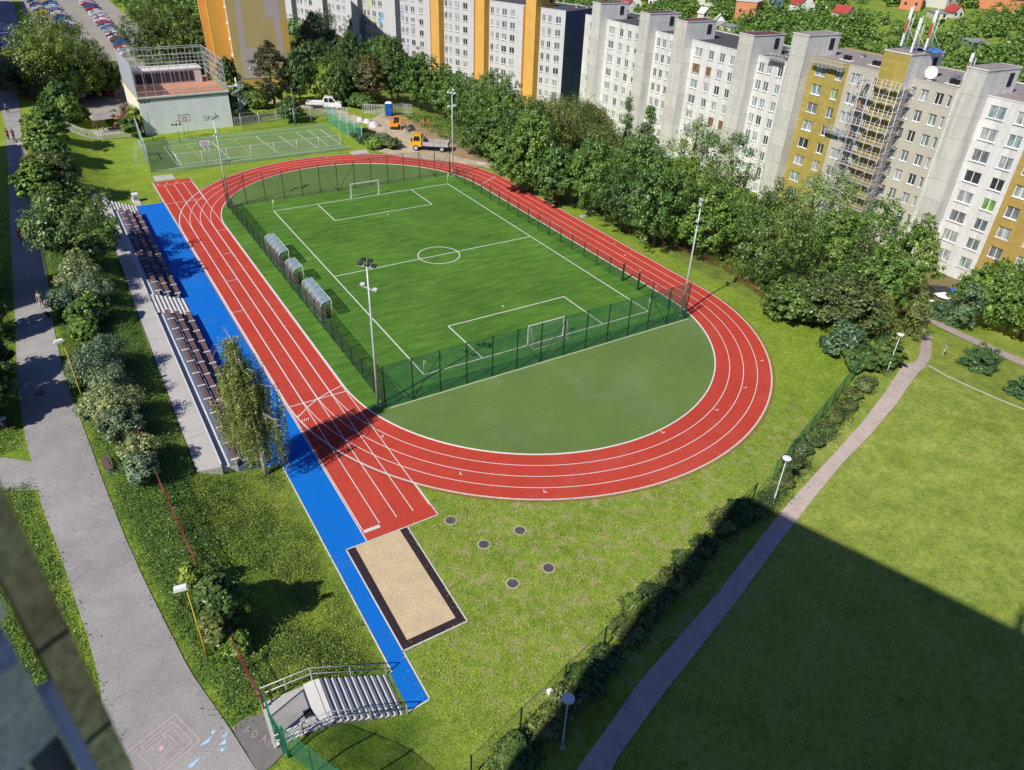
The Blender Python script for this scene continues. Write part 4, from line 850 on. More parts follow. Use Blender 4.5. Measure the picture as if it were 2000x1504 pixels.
    for x0, x1, za, zb, m_ in accents:
        b = MB(); b.box(x0, x1, -.012, .0, za-base, zb-base, WALL[m_]); b.obj('colour_panel', parent=t)
    if shaft:
        a, c, prot, up, m_, m2 = shaft; b = MB(); sm = WALL[m_]; s2_ = WALL[m2]; back = 5.2; T2 = Ht+up
        b.add([(a,-prot,0), (c,-prot,0), (c,-prot,T2), (a,-prot,T2)], [(0,1,2,3)], sm)
        b.add([(c,-prot,0), (c,-.0,0), (c,-.0,Ht), (c,back,Ht-.01), (c,back,T2), (c,-prot,T2)], [(0,1,2,3,4,5)], s2_)
        b.add([(a,-prot,0), (a,0,0), (a,0,Ht), (a,back,Ht-.01), (a,back,T2), (a,-prot,T2)], [(5,4,3,2,1,0)], sm)
        b.add([(a,back,Ht-.01), (c,back,Ht-.01), (c,back,T2), (a,back,T2)], [(3,2,1,0)], s2_)
        b.add([(a-.08,-prot-.08,T2), (c+.08,-prot-.08,T2), (c+.08,back+.08,T2), (a-.08,back+.08,T2), (a-.08,-prot-.08,T2+.18), (c+.08,-prot-.08,T2+.18), (c+.08,back+.08,T2+.18), (a-.08,back+.08,T2+.18)], [(0,1,5,4), (1,2,6,5), (2,3,7,6), (3,0,4,7)], s2_)
        sh = b.obj('lift_shaft', parent=t)
        b = MB(); b.box(a-.05, c+.05, -prot-.05, back+.05, T2+.02, T2+.14, M['roofred'] if roof == 'dark' else M['rooflt']); b.obj('shaft_roof', parent=sh)
        b = MB(); b.box(c+.005, c+.05, back-2.1, back-1.1, Ht+.9, Ht+up-.5, M['dark']); b.box(c+.004, c+.03, back-2.2, back-1.0, Ht+.8, Ht+.88, FR); b.obj('shaft_window', parent=sh)
    return t
M['roofred'] = mat('brown_shaft_roof', (.14, .06, .06), .85, .15, 1)
RZA = math.atan2(-1, .05*-1)   # local +X points south along the facade
RZA = -math.pi/2-math.atan(.05)
def orgA(y): return (71.5+.05*y, y)
k_ = 1.00125
def secA(y0, y1, name, label, wall, wins, roofz, shaft=None, stair=(), roof='dark', z0=None, **kw):
    f = lambda y: (y0-y)*k_
    base = -9.6
    return section(name, label, orgA(y0), RZA, (y0-y1)*k_, base, roofz, 13.5, wall, [(f(c[0]), c[1], c[2], c[3]) for c in wins], z0, 8, roof, (f(shaft[0]), f(shaft[1]), 2.0, shaft[2], shaft[3], shaft[4]) if shaft else None, [(f(s), .85) for s in stair], group='panel apartment blocks behind the trees', **kw)
h = 1.55
secA(76, 55.9, 'apartment_block', 'white panel apartment section at the far end beside the grey block with blue gable', 'white', [(73.6, .8, 1.1, (0, 2)), (65.4, 2.0, h, (1, 2, 1, 2, 1)), (61.9, 1.3, h, (0, 1, 2, 1, 2)), (59.1, 1.3, h, (2, 1, 2, 0, 1, 1)), (56.6, .7, 1.1, (2, 0))], 14.0, (70.6, 67.4, 3.1, 'shaft', 'white'), (72.1,), z0=12.15)
secA(55.9, 44.4, 'apartment_block', 'white panel apartment section with three narrow window columns, second lift tower from the far end', 'white', [(49.3, 1.1, h, (2, 2, 0, 0, 1)), (47.5, 1.1, h, (2, 0, 0, 2)), (45.35, 1.1, h, (1, 2, 1, 0, 2))], 14.0, (53.6, 50.4, 3.1, 'shaft', 'white'), (55.0,), z0=12.15)
secA(44.4, 27.0, 'apartment_block', 'white panel apartment section with two wood-brown windows low on the right', 'white', [(37.2, 2.0, h, (1, 5, 3, 2, 1)), (33.7, 1.35, h, (2, 5, 1, 2, 1)), (30.8, 1.35, h, (2, 1, 0, 1, 5, 0)), (28.1, 1.15, h, (1, 2, 0, 1, 5, 2))], 14.0, (42.6, 39.2, 3.1, 'shaft', 'white'), (43.6,), z0=12.2)
secA(27.0, 15.6, 'apartment_block', 'white panel apartment section with a work platform hanging from its dark roof', 'white', [(21.0, 1.2, h, (2, 2, 3, 1)), (19.2, 1.2, h, (1, 2, 3, 0)), (16.6, 1.1, h, (0, 3, 3, 2, 0, 2))], 14.0, (25.4, 22.0, 3.1, 'shaft', 'white'), (26.3,), z0=12.3)
secA(15.6, 3.4, 'apartment_block', 'apartment section clad in mustard yellow insulation boards beside a tall pale lift tower', 'yellow', [(8.5, 2.1, h, (3, 3, 2, 1, 0, 1)), (4.9, 1.35, h, (3, 4, 2, 0, 0, 1))], 15.6, (13.8, 10.6, 3.1, 'shaft', 'white'), (14.7,), 'light', z0=13.9, reveal=.24)
secA(3.4, -7.6, 'apartment_block', 'beige rendered apartment section with a scaffolded mustard yellow lift tower', 'beige', [(1.75, 1.9, h, (1, 2, 1, 2)), (-1.9, .9, h, (0, 1))], 15.6, (-3.3, -7.6, 3.2, 'yellow', 'white'), (), 'light', z0=13.9, reveal=.26)
secA(-7.6, -14.35, 'apartment_block', 'beige rendered apartment section between the scaffolded tower and the large pale tower', 'beige', [(-8.15, .8, h, (1, 1, 2)), (-9.9, 1.25, h, (1, 2, 0, 2)), (-12.2, 1.25, h, (0, 3, 3, 2)), (-13.75, .6, h, (2, 1))], 15.6, None, (), 'light', z0=13.9, reveal=.26)
secA(-14.35, -25.6, 'apartment_block', 'near white panel apartment section with large double windows and a pale lift tower', 'white', [(-20.6, 2.3, h, (3, 1, 2, 0, 1, 2, 1, 1)), (-24.05, 1.8, h, (1, 3, 1, 0, 4, 2, 2, 3))], 15.6, (-15.9, -18.75, 3.1, 'shaft', 'white'), (-15.1,), 'light', z0=13.9)
secA(-25.6, -50, 'apartment_block', 'apartment section clad in ochre insulation boards at the right edge of the picture', 'tan', [(-27.3, 1.8, h, (2, 1)), (-31.0, 1.8, h, (1, 2)), (-35, 1.8, h, (1, 1)), (-39, 1.8, h, (2, 0))], 15.6, None, (), 'light', z0=13.9, reveal=.24)
# white spandrels between the stair windows
# ---- grey / orange block further off
RZB = -math.pi/2+math.atan(.3)
kb = math.sqrt(1.09)
def orgB(y): return (74.1-.3*(y-85), y)
Bs = [(96.9, 82.9, 90.1, 'orange', [(89.2, 1.1), (87.4, 1.1), (84.9, 1.7)], 'grey apartment section with orange lift tower ending in a dark blue-grey gable', 'bluegable', ()),
 (112.6, 96.9, 106.2, 'orange', [(105.3, 1.1), (103.5, 1.1), (101.3, 1.7), (98.7, 1.7)], 'grey apartment section with orange lift tower, second from the blue-grey gable', None, ()),
 (129.0, 112.6, 122.1, 'orange', [(121.4, 1.1), (119.8, 1.1), (117.3, 1.7), (114.5, 1.7)], 'grey apartment section with the orange lift tower farthest from the blue-grey gable', None, ()),
 (145.6, 129.0, 139.0, 'grey', [(138.2, 1.1), (136.5, 1.1), (134.1, 1.7), (130.8, 1.7)], 'grey apartment section with lilac panels and a dark grey lift tower', None, ((133.2, 134.8, 4.2, 6.2, 'lilac'), (137.9, 139, 7, 9, 'lilac'), (135.8, 137.2, -1.4, .6, 'lilac'))),
 (161.8, 145.6, 154.9, 'grey', [(154.2, 1.1), (152.6, 1.1), (150.1, 1.7), (147.4, 1.7)], 'grey apartment section with sky blue and lime panels beside its windows', None, ((147.0, 148.6, 4.1, 5.4, 'sky'), (146.0, 147.0, 5.4, 7.0, 'sky'), (149.4, 151, 4.1, 5.3, 'lime'), (151.6, 153, 7.2, 12, 'lime'), (147.0, 148.6, -1.4, .0, 'sky'), (146.2, 149.0, -4, -1.6, 'sky'), (151.4, 153, 1, 2.4, 'lime'))),
 (178.2, 161.8, 171.3, 'grey', [(170.6, 1.1), (168.8, 1.1), (166.4, 1.7), (163.8, 1.7)], 'grey apartment section rising behind the dark grove', None, ()),
 (194.0, 178.2, 187.3, 'grey', [(186.6, 1.1), (184.8, 1.1), (182.4, 1.7), (180.0, 1.7)], 'farthest grey apartment section at the top edge of the picture', None, ())]
for y0, y1, ys, sm, wi, lb, sd, acc in Bs:
    f = lambda y, y0=y0: (y0-y)*kb
    section('apartment_block', lb, orgB(y0), RZB, (y0-y1)*kb, -10.5, 13.9, 12.5, 'grey', [(f(a), w_, 1.5, None if False else 'r') for a, w_ in wi], 11.85, 8, 'dark', (f(ys+3.0), f(ys), 1.9, 3.0, sm, 'orange' if sm == 'orange' else 'dkgrey'), [(f(ys+4.1), .6)], 'grey and orange apartment blocks beyond', .14, (0, 1, 2, 2), side=sd, accents=[(f(b_), f(a_), c, d, m_) for a_, b_, c, d, m_ in acc]+([(f(ys+5.3), f(ys+4.5), -10.4, 13.8, 'orange2'), (f(ys+3.7), f(ys+3.02), -10.4, 13.8, 'orange2')] if sm == 'orange' else []))
# ---- scaffolding round the yellow tower
th = RZA; O = orgA(3.4)
def locA(y, out=0., z=0.):
    """point at station y, 'out' metres in front of the facade"""
    n = Vector((-1, .05)).normalized(); p = Vector(orgA(y))+n*out; return (p.x, p.y, z)
t = empty('scaffolding', locA(-5.4, 2.6, -9), RZA, 'dense grey tube scaffolding wrapped round the mustard yellow lift tower', 'scaffolding')
xs_ = [-4.6, -3.2, -1.6, 0., 1.6, 3.0]
for i, x in enumerate(xs_):
    for yy in (-.95, .15):
        b = MB(); b.tube([(x, yy, 0), (x, yy, 24.4)], .05, M['galv'], 5); b.obj('standard', parent=t)
for k in range(1, 13):
    z = k*1.95; b = MB(); b.box(-4.6, 3.0, -.75, .02, z-.04, z, M['rooflt']); b.box(-4.6, 3.0, -.98, -.95, z, z+.14, M['galv']); b.obj('deck', parent=t)
    b = MB()
    for zz in (.55, 1.0): b.tube([(-4.7, -.97, z+zz), (3.1, -.97, z+zz)], .03, M['galv'], 5)
    for j in range(len(xs_)-1):
        if (j+k) % 2: b.tube([(xs_[j], -.99, z-1.9), (xs_[j+1], -.99, z)], .025, M['galv'], 5)
    b.obj('guard_rail', parent=t)
for s, ya in ((-1, -4.7), (1, 3.1)):
    b = MB()
    for k in range(1, 13): z = k*1.95; b.tube([(ya, -.97, z+1.), (ya, 2.2, z+1.)], .03, M['galv'], 5); b.tube([(ya, -.97, z-1), (ya, 2.2, z)], .025, M['galv'], 5); b.box(min(ya, ya-s*.8), max(ya, ya-s*.8), .13, 2.1, z-.05, z, M['rooflt'])
    b.obj('side_bay', parent=t)
def platform(y, z, L, label):
    t = empty('work_platform', locA(y, .55, z), RZA, label, 'work platform', 'suspended work platforms'); b = MB(); b.box(-L/2, L/2, -.35, .35, 0, .06, M['steel']); b.obj('deck', parent=t); b = MB()
    for s in (-.35, .35):
        for zz in (.5, 1.0): b.bar((-L/2, s, zz), (L/2, s, zz), .05, .05, M['galv'])
        n = int(L/.7)
        for k in range(n+1): b.bar((-L/2+L*k/n, s, 0), (-L/2+L*k/n, s, 1.0), .04, .04, M['galv'])
        for k in range(n): b.bar((-L/2+L*k/n, s, .1), (-L/2+L*(k+1)/n, s, .9), .03, .03, M['galv'])
    b.obj('railing', parent=t); b = MB()
    for s in (-L/2+.2, L/2-.2): b.tube([(s, 0, 1.0), (s, 0, max(1.3, 16.2-z))], .015, M['steel'], 4)
    b.obj('cable', parent=t)
platform(6.9, 14.7, 6.2, 'suspended work platform at the top of the mustard yellow facade')
platform(1.3, 5.6, 6.0, 'suspended work platform halfway down the beige facade')
platform(17.5, 13.9, 3.4, 'suspended work platform at the roof edge of the white section')
# antennas on the tower
def antenna(y, out, z, Hh, label, red=False, panels=3):
    p = locA(y, out, z); t = empty('antenna_mast', p, RZA, label, 'antenna mast', 'antenna masts on the lift tower'); b = MB()
    b.tube([(0,0,0), (0,0,Hh)], .07, M['galv'], 6); b.tube([(.5,0,0), (.5,0,Hh*.8)], .05, M['galv'], 6)
    for k in range(5): b.bar((0,0,Hh*k/5), (.5,0,Hh*(k+.7)/5), .03, .03, M['galv'])
    b.tube([(1.6,1.2,0), (0,0,Hh*.55)], .035, M['galv'], 5); b.obj('mast', parent=t)
    for k in range(panels):
        b = MB(); zz = Hh*(.95-.31*k); b.box(-.32, -.06, -.12, .1, zz-1.5, zz, M['white'] if not (red and k == 1) else M['redp']); b.obj('antenna_panel', parent=t)
M['redp'] = mat('signal_red', (.55, .08, .04), .5, .1, 3)
antenna(-3.5, -1.2, 18.9, 5.6, 'tall lattice antenna mast with white panels on the left of the tower top', True, 3)
antenna(-6.6, .6, 18.9, 4.6, 'slim white antenna column in the middle of the tower top', False, 3)
antenna(-7.2, -1.4, 18.9, 5.6, 'red and white antenna mast on the right of the tower top', True, 4)
antenna(-10.2, -8.0, 15.6, 3.6, 'short red and white antenna mast standing on the flat roof', True, 3)
t = empty('satellite_dish', locA(-9.0, -1.5, 15.6), RZA+rad(20), 'white satellite dish on the flat roof beside the scaffolded tower', 'satellite dish'); b = MB()
n = 20; vs = [(0, .15, 1.1)]+[(.85*math.cos(2*math.pi*i/n), -.1, 1.1+.85*math.sin(2*math.pi*i/n)) for i in range(n)]; b.add(vs, [(0, 1+i, 1+(i+1) % n) for i in range(n)], M['white'], True); b.obj('dish', parent=t)
b = MB(); b.tube([(0,.1,0), (0,.15,1.1)], .05, M['galv'], 6); b.box(-.4,.4,-.3,.5,0,.12,M['concrete']); b.obj('stand', parent=t)
for y, o_, lb in ((6.5, -3, 'behind the mustard yellow facade'), (1.5, -3.5, 'behind the beige facade'), (-12.3, -2.2, 'left of the large pale tower')):
    t = empty('roof_unit', locA(y, o_, 15.6), RZA, 'dark ventilation unit on white slab on the roof '+lb, 'roof unit', 'ventilation units on the flat roof'); b = MB(); b.box(-1.2, 1.2, -.4, .4, 0, .12, M['white_c']); b.obj('slab', parent=t)
    for s in (-.6, .15): b = MB(); b.box(s, s+.5, -.25, .25, .12, .75, M['black']); b.obj('fan_unit', parent=t)
t = empty('tarpaulin', locA(-6.2, -2.6, 18.95), RZA, 'blue tarpaulin on the roof of the yellow lift tower', 'tarpaulin'); b = MB(); b.add([(-2.1,-1.,.05), (0,-1.2,.4), (2.2,-.9,.1), (2.1,1.6,.1), (0,1.8,.5), (-2.2,1.4,.1)], [(0,1,4,5), (1,2,3,4)], mat('blue_tarp', (.08,.25,.60), .5, .25, 4), True); b.obj('sheet', parent=t)
# ================================================================== ochre block with painted gable
t = empty('apartment_tower', (1.4, 95.5, .6), rad(-8.5), 'tall ochre and orange apartment block with lilac painted gable behind the sports hall', 'apartment block')
GH = 38.0; GW = 11.5; GD = 55
M['ochre'] = mat('ochre_render', (.46, .36, .16), .85, .04, .4, stain=.03); M['lilac_r'] = mat('lilac_render', (.45, .385, .38), .85, .04, .4)
M['oy'] = mat('orange_yellow_render', (.52, .34, .09), .85, .04, .4); M['orange_r'] = mat('orange_wall', (.66, .34, .065), .85, .05, .3); M['peach'] = mat('peach_render', (.72, .50, .27), .85, .05, .4)
b = MB(); b.add([(0,0,0), (GW,0,0), (GW,0,GH), (0,0,GH)], [(0,1,2,3)], M['ochre']); b.add([(0,0,0), (0,0,GH), (0,GD,GH), (0,GD,0)], [(0,1,2,3)], M['peach']); b.add([(GW,0,0), (GW,GD,0), (GW,GD,GH), (GW,0,GH), (0,GD,0), (0,GD,GH)], [(0,1,2,3), (1,4,5,2)], M['peach']); b.obj('wall', parent=t)
b = MB(); b.box(-.15, GW+.15, -.15, GD, GH, GH+.25, M['rooflt']); b.obj('roof', parent=t)
b = MB(); b.box(-.06, GW+.06, -.07, -.0, 0, 1.35, M['oy']); b.box(-.06, GW+.06, -.09, -.07, 1.35, 1.42, M['dark']); b.obj('plinth', parent=t)
def gp(f0, f1, z0_, z1_, m_):
    b = MB(); b.box(f0*GW, f1*GW, -gp.d, 0, z0_, z1_, M[m_]); b.obj('painted_panel', parent=t); gp.d += .003
gp.d = .006
for a in ((.155, .25, 13.6, GH, 'lilac_r'), (.15, .25, 9.2, 13.6, 'lilac_r'), (.14, .235, 7.2, 9.2, 'lilac_r'), (.13, .41, 1.45, 7.4, 'lilac_r'), (.64, .88, 12.8, GH-8, 'lilac_r'), (.77, .875, 5.0, 12.8, 'lilac_r'), (.875, 1., 6.5, 12.6, 'oy'), (0, .14, 18, GH, 'oy')): gp(*a)
for yy in (1.0, 2.5):
    for k in range(10):
        fm, pm_ = win_mesh(1.0, 1.5, (1, 2, 0)[(k+int(yy)) % 3], 1); o = link('window', fm, t, (-.03, yy, 3.6+2.95*k), rad(-90)); link('pane', pm_, o)
for i, (ya, yb, pr) in enumerate(((3.6, 8.0, 3.3), (8.0, 13.0, 4.6), (20., 25., 3.6))):
    b = MB(); b.add([(-pr, ya, 0), (0, ya, 0), (0, ya, GH), (-pr, ya, GH), (-pr, yb, 0), (-pr, yb, GH), (0, yb, 0), (0, yb, GH)], [(0,1,2,3), (0,3,5,4), (3,2,7,5), (4,5,7,6)], M['orange_r']); o = b.obj('orange_bay', parent=t)
    b = MB(); b.box(-pr-.06, -pr+.06, ya-.04, ya, 0, GH, M['peach']); b.obj('pale_edge', parent=o)
# ================================================================== sports hall with roof court
t = empty('sports_hall', (-21.2, 66.3, 0), rad(.8), 'white sports hall with blank front wall and a caged orange court on its roof', 'sports hall')
HW, HD, HH, CH = 14.3, 15.3, 5.75, 5.25
M['hallwall'] = mat('hall_white_wall', (.88, .90, .90), .85, .04, .5, stain=.12); M['hallside'] = mat('hall_side_wall', (.80, .78, .62), .85, .05, .5)
M['clay'] = mat('orange_court_surface', (.60, .27, .16), .9, .10, .6, fine=.1)
b = MB(); b.add([(0,0,0), (HW,0,0), (HW,0,HH), (0,0,HH)], [(0,1,2,3)], M['hallwall']); b.add([(0,0,0), (0,0,HH), (0,HD,HH), (0,HD,0)], [(0,1,2,3)], M['hallside']); b.add([(HW,0,0), (HW,HD,0), (HW,HD,HH), (HW,0,HH), (0,HD,0), (0,HD,HH)], [(0,1,2,3), (1,4,5,2)], M['hallwall']); b.obj('wall', parent=t)
b = MB(); b.box(-.15, HW+.25, -.2, .12, HH-.02, HH+.25, M['white_c']); b.box(-.02, HW+.02, .12, HD, HH-.1, HH+.06, M['clay']); b.obj('roof_court', parent=t)
b = MB(); b.box(-.1, HW+.1, -.06, -.0, HH-.35, HH-.05, M['steel']); b.obj('gutter', parent=t)
b = MB()
for a, c in (((1.4, .3), (1.2, 9)), ((3.9, .4), (3.3, 9.0))): seg(b, a, c, .08, HH+.07, M['dark'])
b.obj('court_marking', parent=t)
b = MB(); n = 10
for k in range(n+1):
    x = .1+(HW-.2)*k/n; b.bar((x, .05, HH), (x, .05, HH+CH), .07, .07, M['galv']); b.bar((x, HD-.05, HH), (x, HD-.05, HH+CH), .07, .07, M['galv'])
    b.bar((x, 11.2, HH+2.6), (x, 11.2, HH+CH-.2), .05, .05, M['galv'])
for z in (1.0, CH-.6, CH): b.bar((.05, .05, HH+z), (HW-.05, .05, HH+z), .08, .08, M['galv'])
for z in (1.3, 2.6, 3.9, CH-.3, CH): b.bar((.05, HD-.05, HH+z), (HW-.05, HD-.05, HH+z), .07, .07, M['galv'])
for y in (3.8, 7.6): b.bar((.05, y, HH+CH), (HW, y, HH+CH), .05, .05, M['galv'])
b.obj('cage_frame', parent=t)
b = MB()
for k in range(13):
    y = .05+(HD-.1)*k/12; b.bar((HW-.05, y, HH), (HW-.05, y, HH+CH), .07, .07, M['galv']); b.bar((.05, y, HH), (.05, y, HH+CH), .07, .07, M['galv'])
for z in (1., 2.1, 3.2, 4.2, CH): b.bar((HW-.05, 0, HH+z), (HW-.05, HD, HH+z), .07, .07, M['galv']); b.bar((.05, 0, HH+z), (.05, HD, HH+z), .06, .06, M['galv'])
for k in range(0, 12, 2): y = .05+(HD-.1)*k/12; b.bar((HW-.05, y, HH), (HW-.05, y+1.25, HH+2.1), .04, .04, M['galv'])
b.obj('cage_frame', parent=t)
b = MB(); b.add([(.03,0,HH+.1), (.03,HD,HH+.1), (.03,HD,HH+CH), (.03,0,HH+CH)], [(0,1,2,3)], mat_net('cage_side_sheet', (.42, .48, .52), .86)); b.obj('side_netting', parent=t)
b = MB(); b.add([(0,.05,HH+.1), (HW,.05,HH+.1), (HW,.05,HH+1.05), (0,.05,HH+1.05)], [(0,1,2,3)], mat_net('cage_front_net', (.5,.3,.28), .22)); b.obj('front_netting', parent=t)
# roof hut with dark panes
hut = MB(); hut.box(1.0, HW-1.9, 9.6, 13.2, HH+.06, HH+2.3, M['white_c']); hut.box(.8, HW-1.7, 9.5, 13.4, HH+2.3, HH+2.5, M['white_c']); ht = hut.obj('roof_hut', parent=t)
for k in range(6):
    x = 1.5+k*1.62; b = MB(); b.box(x, x+1.46, 9.53, 9.6, HH+.4, HH+2.0, M['solar']) if 'solar' in M else None
    M.setdefault('solar', mat('dark_pane', (.035, .03, .055), .35, .15, 3, spec=.6))
    if not b.v: b.box(x, x+1.46, 9.53, 9.6, HH+.4, HH+2.0, M['solar'])
    b.obj('dark_pane', parent=ht)
# painted scrawls on the front wall
b = MB(); gcol = mat('graffiti_blue', (.16, .2, .33), .9, .1, 3)
def scr(pts, wd=.06):
    for p, q in zip(pts, pts[1:]): b.bar((p[0], -.012, p[1]), (q[0], -.012, q[1]), wd, .01, gcol, up=(0, 1, 0))
for i, st in enumerate([[(0,0),(.5,0),(.5,.35),(.1,.35),(.1,.7),(.5,.7)], [(.7,.0),(.7,.7),(1.1,.6),(.75,.35),(1.15,.2),(.7,0)], [(1.3,.1),(1.5,.6),(1.7,.1),(1.9,.6)], [(2.1,.0),(2.1,.6),(2.5,.6),(2.5,.0)]]): scr([(9.6+x, 1.5+z) for x, z in st])
scr([(5.0, 1.6), (5.3, 2.0), (5.7, 1.5), (6.1, 1.9), (6.6, 1.6)], .03)
b.obj('graffiti', parent=t)
# spiral stair by the hall
t = empty('spiral_staircase', (-4.4, 70.5, 0), 0, 'light steel spiral staircase standing at the right side of the sports hall', 'staircase'); b = MB(); b.tube([(0,0,0), (0,0,7.2)], .14, M['galv'], 8); b.obj('column', parent=t)
for k in range(30):
    a = k*rad(24); a2 = a+rad(26); z = .2*(k+1); b = MB(); b.add([(.1*math.cos(a), .1*math.sin(a), z), (1.2*math.cos(a), 1.2*math.sin(a), z), (1.2*math.cos(a2), 1.2*math.sin(a2), z), (.1*math.cos(a), .1*math.sin(a), z-.04), (1.2*math.cos(a), 1.2*math.sin(a), z-.04), (1.2*math.cos(a2), 1.2*math.sin(a2), z-.04)], [(0,1,2), (5,4,3), (0,3,4,1), (1,4,5,2), (2,5,3,0)], M['galv']); b.obj('tread', parent=t)
b = MB(); b.tube([(1.2*math.cos(k*rad(24)), 1.2*math.sin(k*rad(24)), .2*(k+1)+1.0) for k in range(31)], .04, M['galv'], 5)
for k in range(0, 31, 2): b.tube([(1.2*math.cos(k*rad(24)), 1.2*math.sin(k*rad(24)), .2*(k+1)), (1.2*math.cos(k*rad(24)), 1.2*math.sin(k*rad(24)), .2*(k+1)+1.0)], .025, M['galv'], 4)
b.obj('railing', parent=t); b = MB(); b.box(-2.3, .2, -.6, .6, 5.75, 5.85, M['galv']); b.obj('landing', parent=t)
# ================================================================== picket fences, gazebo
def picket(P, h, label, m='white', step=.30, zf=H):
    t = empty('picket_fence', (P[0][0], P[0][1], 0), 0, label, 'fence', 'white barrier fences'); o = Vector(P[0]); b = MB(); c = MB(); n_ = 0
    for a, e in zip(P, P[1:]):
        a = Vector(a); e = Vector(e); L = (e-a).length; n = max(1, int(L/step)); d = (e-a).normalized()
        for k in range(n):
            p = a.lerp(e, k/n); z = zf(p.x, p.y); q = p-o; b.bar((q.x, q.y, z+.05), (q.x, q.y, z+h), .11, .03, M['picket'], up=(-d.y, d.x, 0))
        pa, pe = a-o, e-o
        for zz in (.25, h-.2): c.bar((pa.x, pa.y, zf(a.x, a.y)+zz), (pe.x, pe.y, zf(e.x, e.y)+zz), .05, .06, M['picket'])
        g = MB(); g.bar((0,0,0), (0,0,h+.1), .09, .09, M['picket']); g.obj('post', parent=t, loc=(pa.x, pa.y, zf(a.x, a.y)))
    b.obj('pickets', parent=t); c.obj('rails', parent=t)
M['picket'] = mat('pale_grey_fence', (.52, .50, .50), .6, .1, 2)
picket([(-34.0, 73.5), (-32.3, 69.5), (-29.8, 67.0), (-27.6, 66.0), (-24.6, 65.9), (-21.9, 65.8)], 1.5, 'wavy pale picket fence on the grass left of the sports hall')
picket([(-6.6, 66.6), (-2.0, 67.2), (3.0, 67.6), (8.0, 67.8), (12.2, 67.4), (14.2, 65.8)], 1.5, 'long pale picket fence behind the sports court beside the service road')
picket([(17.2, 66.2), (19.2, 64.4), (20.6, 63.8)], 1.9, 'pale construction fence panel left of the blue portable toilet')
picket([(22.0, 63.9), (24.4, 64.2), (26.2, 63.4)], 1.9, 'pale construction fence panel right of the blue portable toilet')
t = empty('gazebo', (-26.0, 71.5, 0), rad(8), 'wooden garden gazebo with grey roof behind the picket fence', 'gazebo')
b = MB(); b.add([(-2.4,-1.5,2.3), (2.4,-1.5,2.3), (2.4,1.5,2.3), (-2.4,1.5,2.3), (-2.0,0,3.0), (2.0,0,3.0)], [(0,1,5,4), (2,3,4,5), (1,2,5), (3,0,4), (3,2,1,0)], M['rooflt']); b.obj('roof', parent=t)
for sx in (-2.1, 2.1):
    for sy in (-1.2, 1.2): b = MB(); b.bar((sx,sy,0), (sx,sy,2.35), .14, .14, M['wood']); b.obj('post', parent=t)
b = MB(); b.box(-1.2, 1.2, -.3, .3, .7, .76, M['wood']); b.box(-1.0, -.9, -.25, .25, 0, .7, M['wood']); b.box(.9, 1.0, -.25, .25, 0, .7, M['wood']); b.obj('table', parent=t)
b = MB(); b.box(-2.6, 2.6, -2.6, 2.0, .01, .06, M['concrete']); b.obj('paving', parent=t)
# ================================================================== our own building (foreground left, casts the long shadow)
M['ledge'] = mat('grey_ledge', (.85, .80, .80), .9, .25, 6, fine=.3, finescale=60); M['nglass'] = mat('near_glass', (.10, .10, .17), .15, .5, 2.5, spec=.8)
M['moss'] = mat('mossy_concrete', (.95, .66, .38), .95, .35, 4, fine=.35, finescale=35, bump=.6); M['sill'] = mat('zinc_sill', (.96, .95, .95), .5, .12, 3, spec=.4)
def at_cam(az, r): return Vector((CAM.x+r*math.sin(rad(az)), CAM.y+r*math.cos(rad(az))))
t = empty('tower_block', (-38.55, -61.3, 0), 0, 'weathered concrete tower block facade with window sills, blurred close at the lower left', 'apartment block')
A_ = Vector((-39.3, -61.1)); dS = Vector((.318, -.948)); dW = Vector((-.948, -.318))
b = MB(); A2 = A_; pts = [A2, A2+dS*60, A2+dS*60+dW*14, A2+dW*14]
b.prism([(p.x+38.55, p.y+61.3) for p in pts[::-1]], -1, 39.8, WALL['shaft']); b.obj('wall', parent=t)
b = MB()
q = A2+dS*19+dW*3; b.box(q.x+38.55-1, q.x+38.55+1, q.y+61.3-1, q.y+61.3+1, 39.8, 41.1, M['concrete']); b.obj('roof_hut', parent=t)
b = MB(); q = A2+dS*17.2+dW*1.5; b.tube([(q.x+38.55, q.y+61.3, 39.8), (q.x+38.55, q.y+61.3, 43.2)], .12, M['galv'], 6); b.box(q.x+38.55-.2, q.x+38.55+.2, q.y+61.3-.2, q.y+61.3+.2, 41, 42.4, M['white']); b.obj('roof_mast', parent=t)
# projecting concrete rib with moss next to the camera, pale window reveal and ledge beside it
def P2(az, r): v = at_cam(az, r); return (v.x+38.55, v.y+61.3)
def near_prism(azs, rs_, z0, z1, m, name, shift=0.):
    b = MB(); n = len(azs); lo = [(*P2(a+shift*1.0, r), z0) for a, r in zip(azs, rs_)]; hi = [(*P2(a-shift*1.0, r), z1) for a, r in zip(azs, rs_)]
    b.add(lo+hi, [tuple(range(n))[::-1], tuple(range(n, 2*n))]+[(i, (i+1) % n, n+(i+1) % n, n+i) for i in range(n)], m); return b.obj(name, parent=t)
cz = CAM.z; rr = 1.45
near_prism([-10.3, -13.0, -13.3, -11.0], [rr, rr-.02, rr+.25, rr+.3], cz-9, cz+1.2, M['moss'], 'concrete_rib')
for z in (cz-1.42, cz-1.78, cz-2.4): near_prism([-10.25, -13.05, -13.05, -10.3], [rr-.006, rr-.026, rr+.1, rr+.1], z, z+.008, M['dark'], 'panel_joint')
near_prism([-13.05, -14.45, -14.45, -13.05], [.85, .85, 1.45, 1.45], cz-1.56, cz-1.53, M['sill'], 'window_sill')
near_prism([-14.4, -30, -30, -14.4], [1.27, 1.2, 1.45, 1.45], cz-1.5, cz-1.255, M['ledge'], 'concrete_ledge')
near_prism([-13.7, -17, -17, -14.2], [rr-.05, rr-.15, rr+.1, rr+.1], cz-rr*math.tan(rad(40.6)), cz-rr*math.tan(rad(39.2)), M['sill'], 'window_sill')
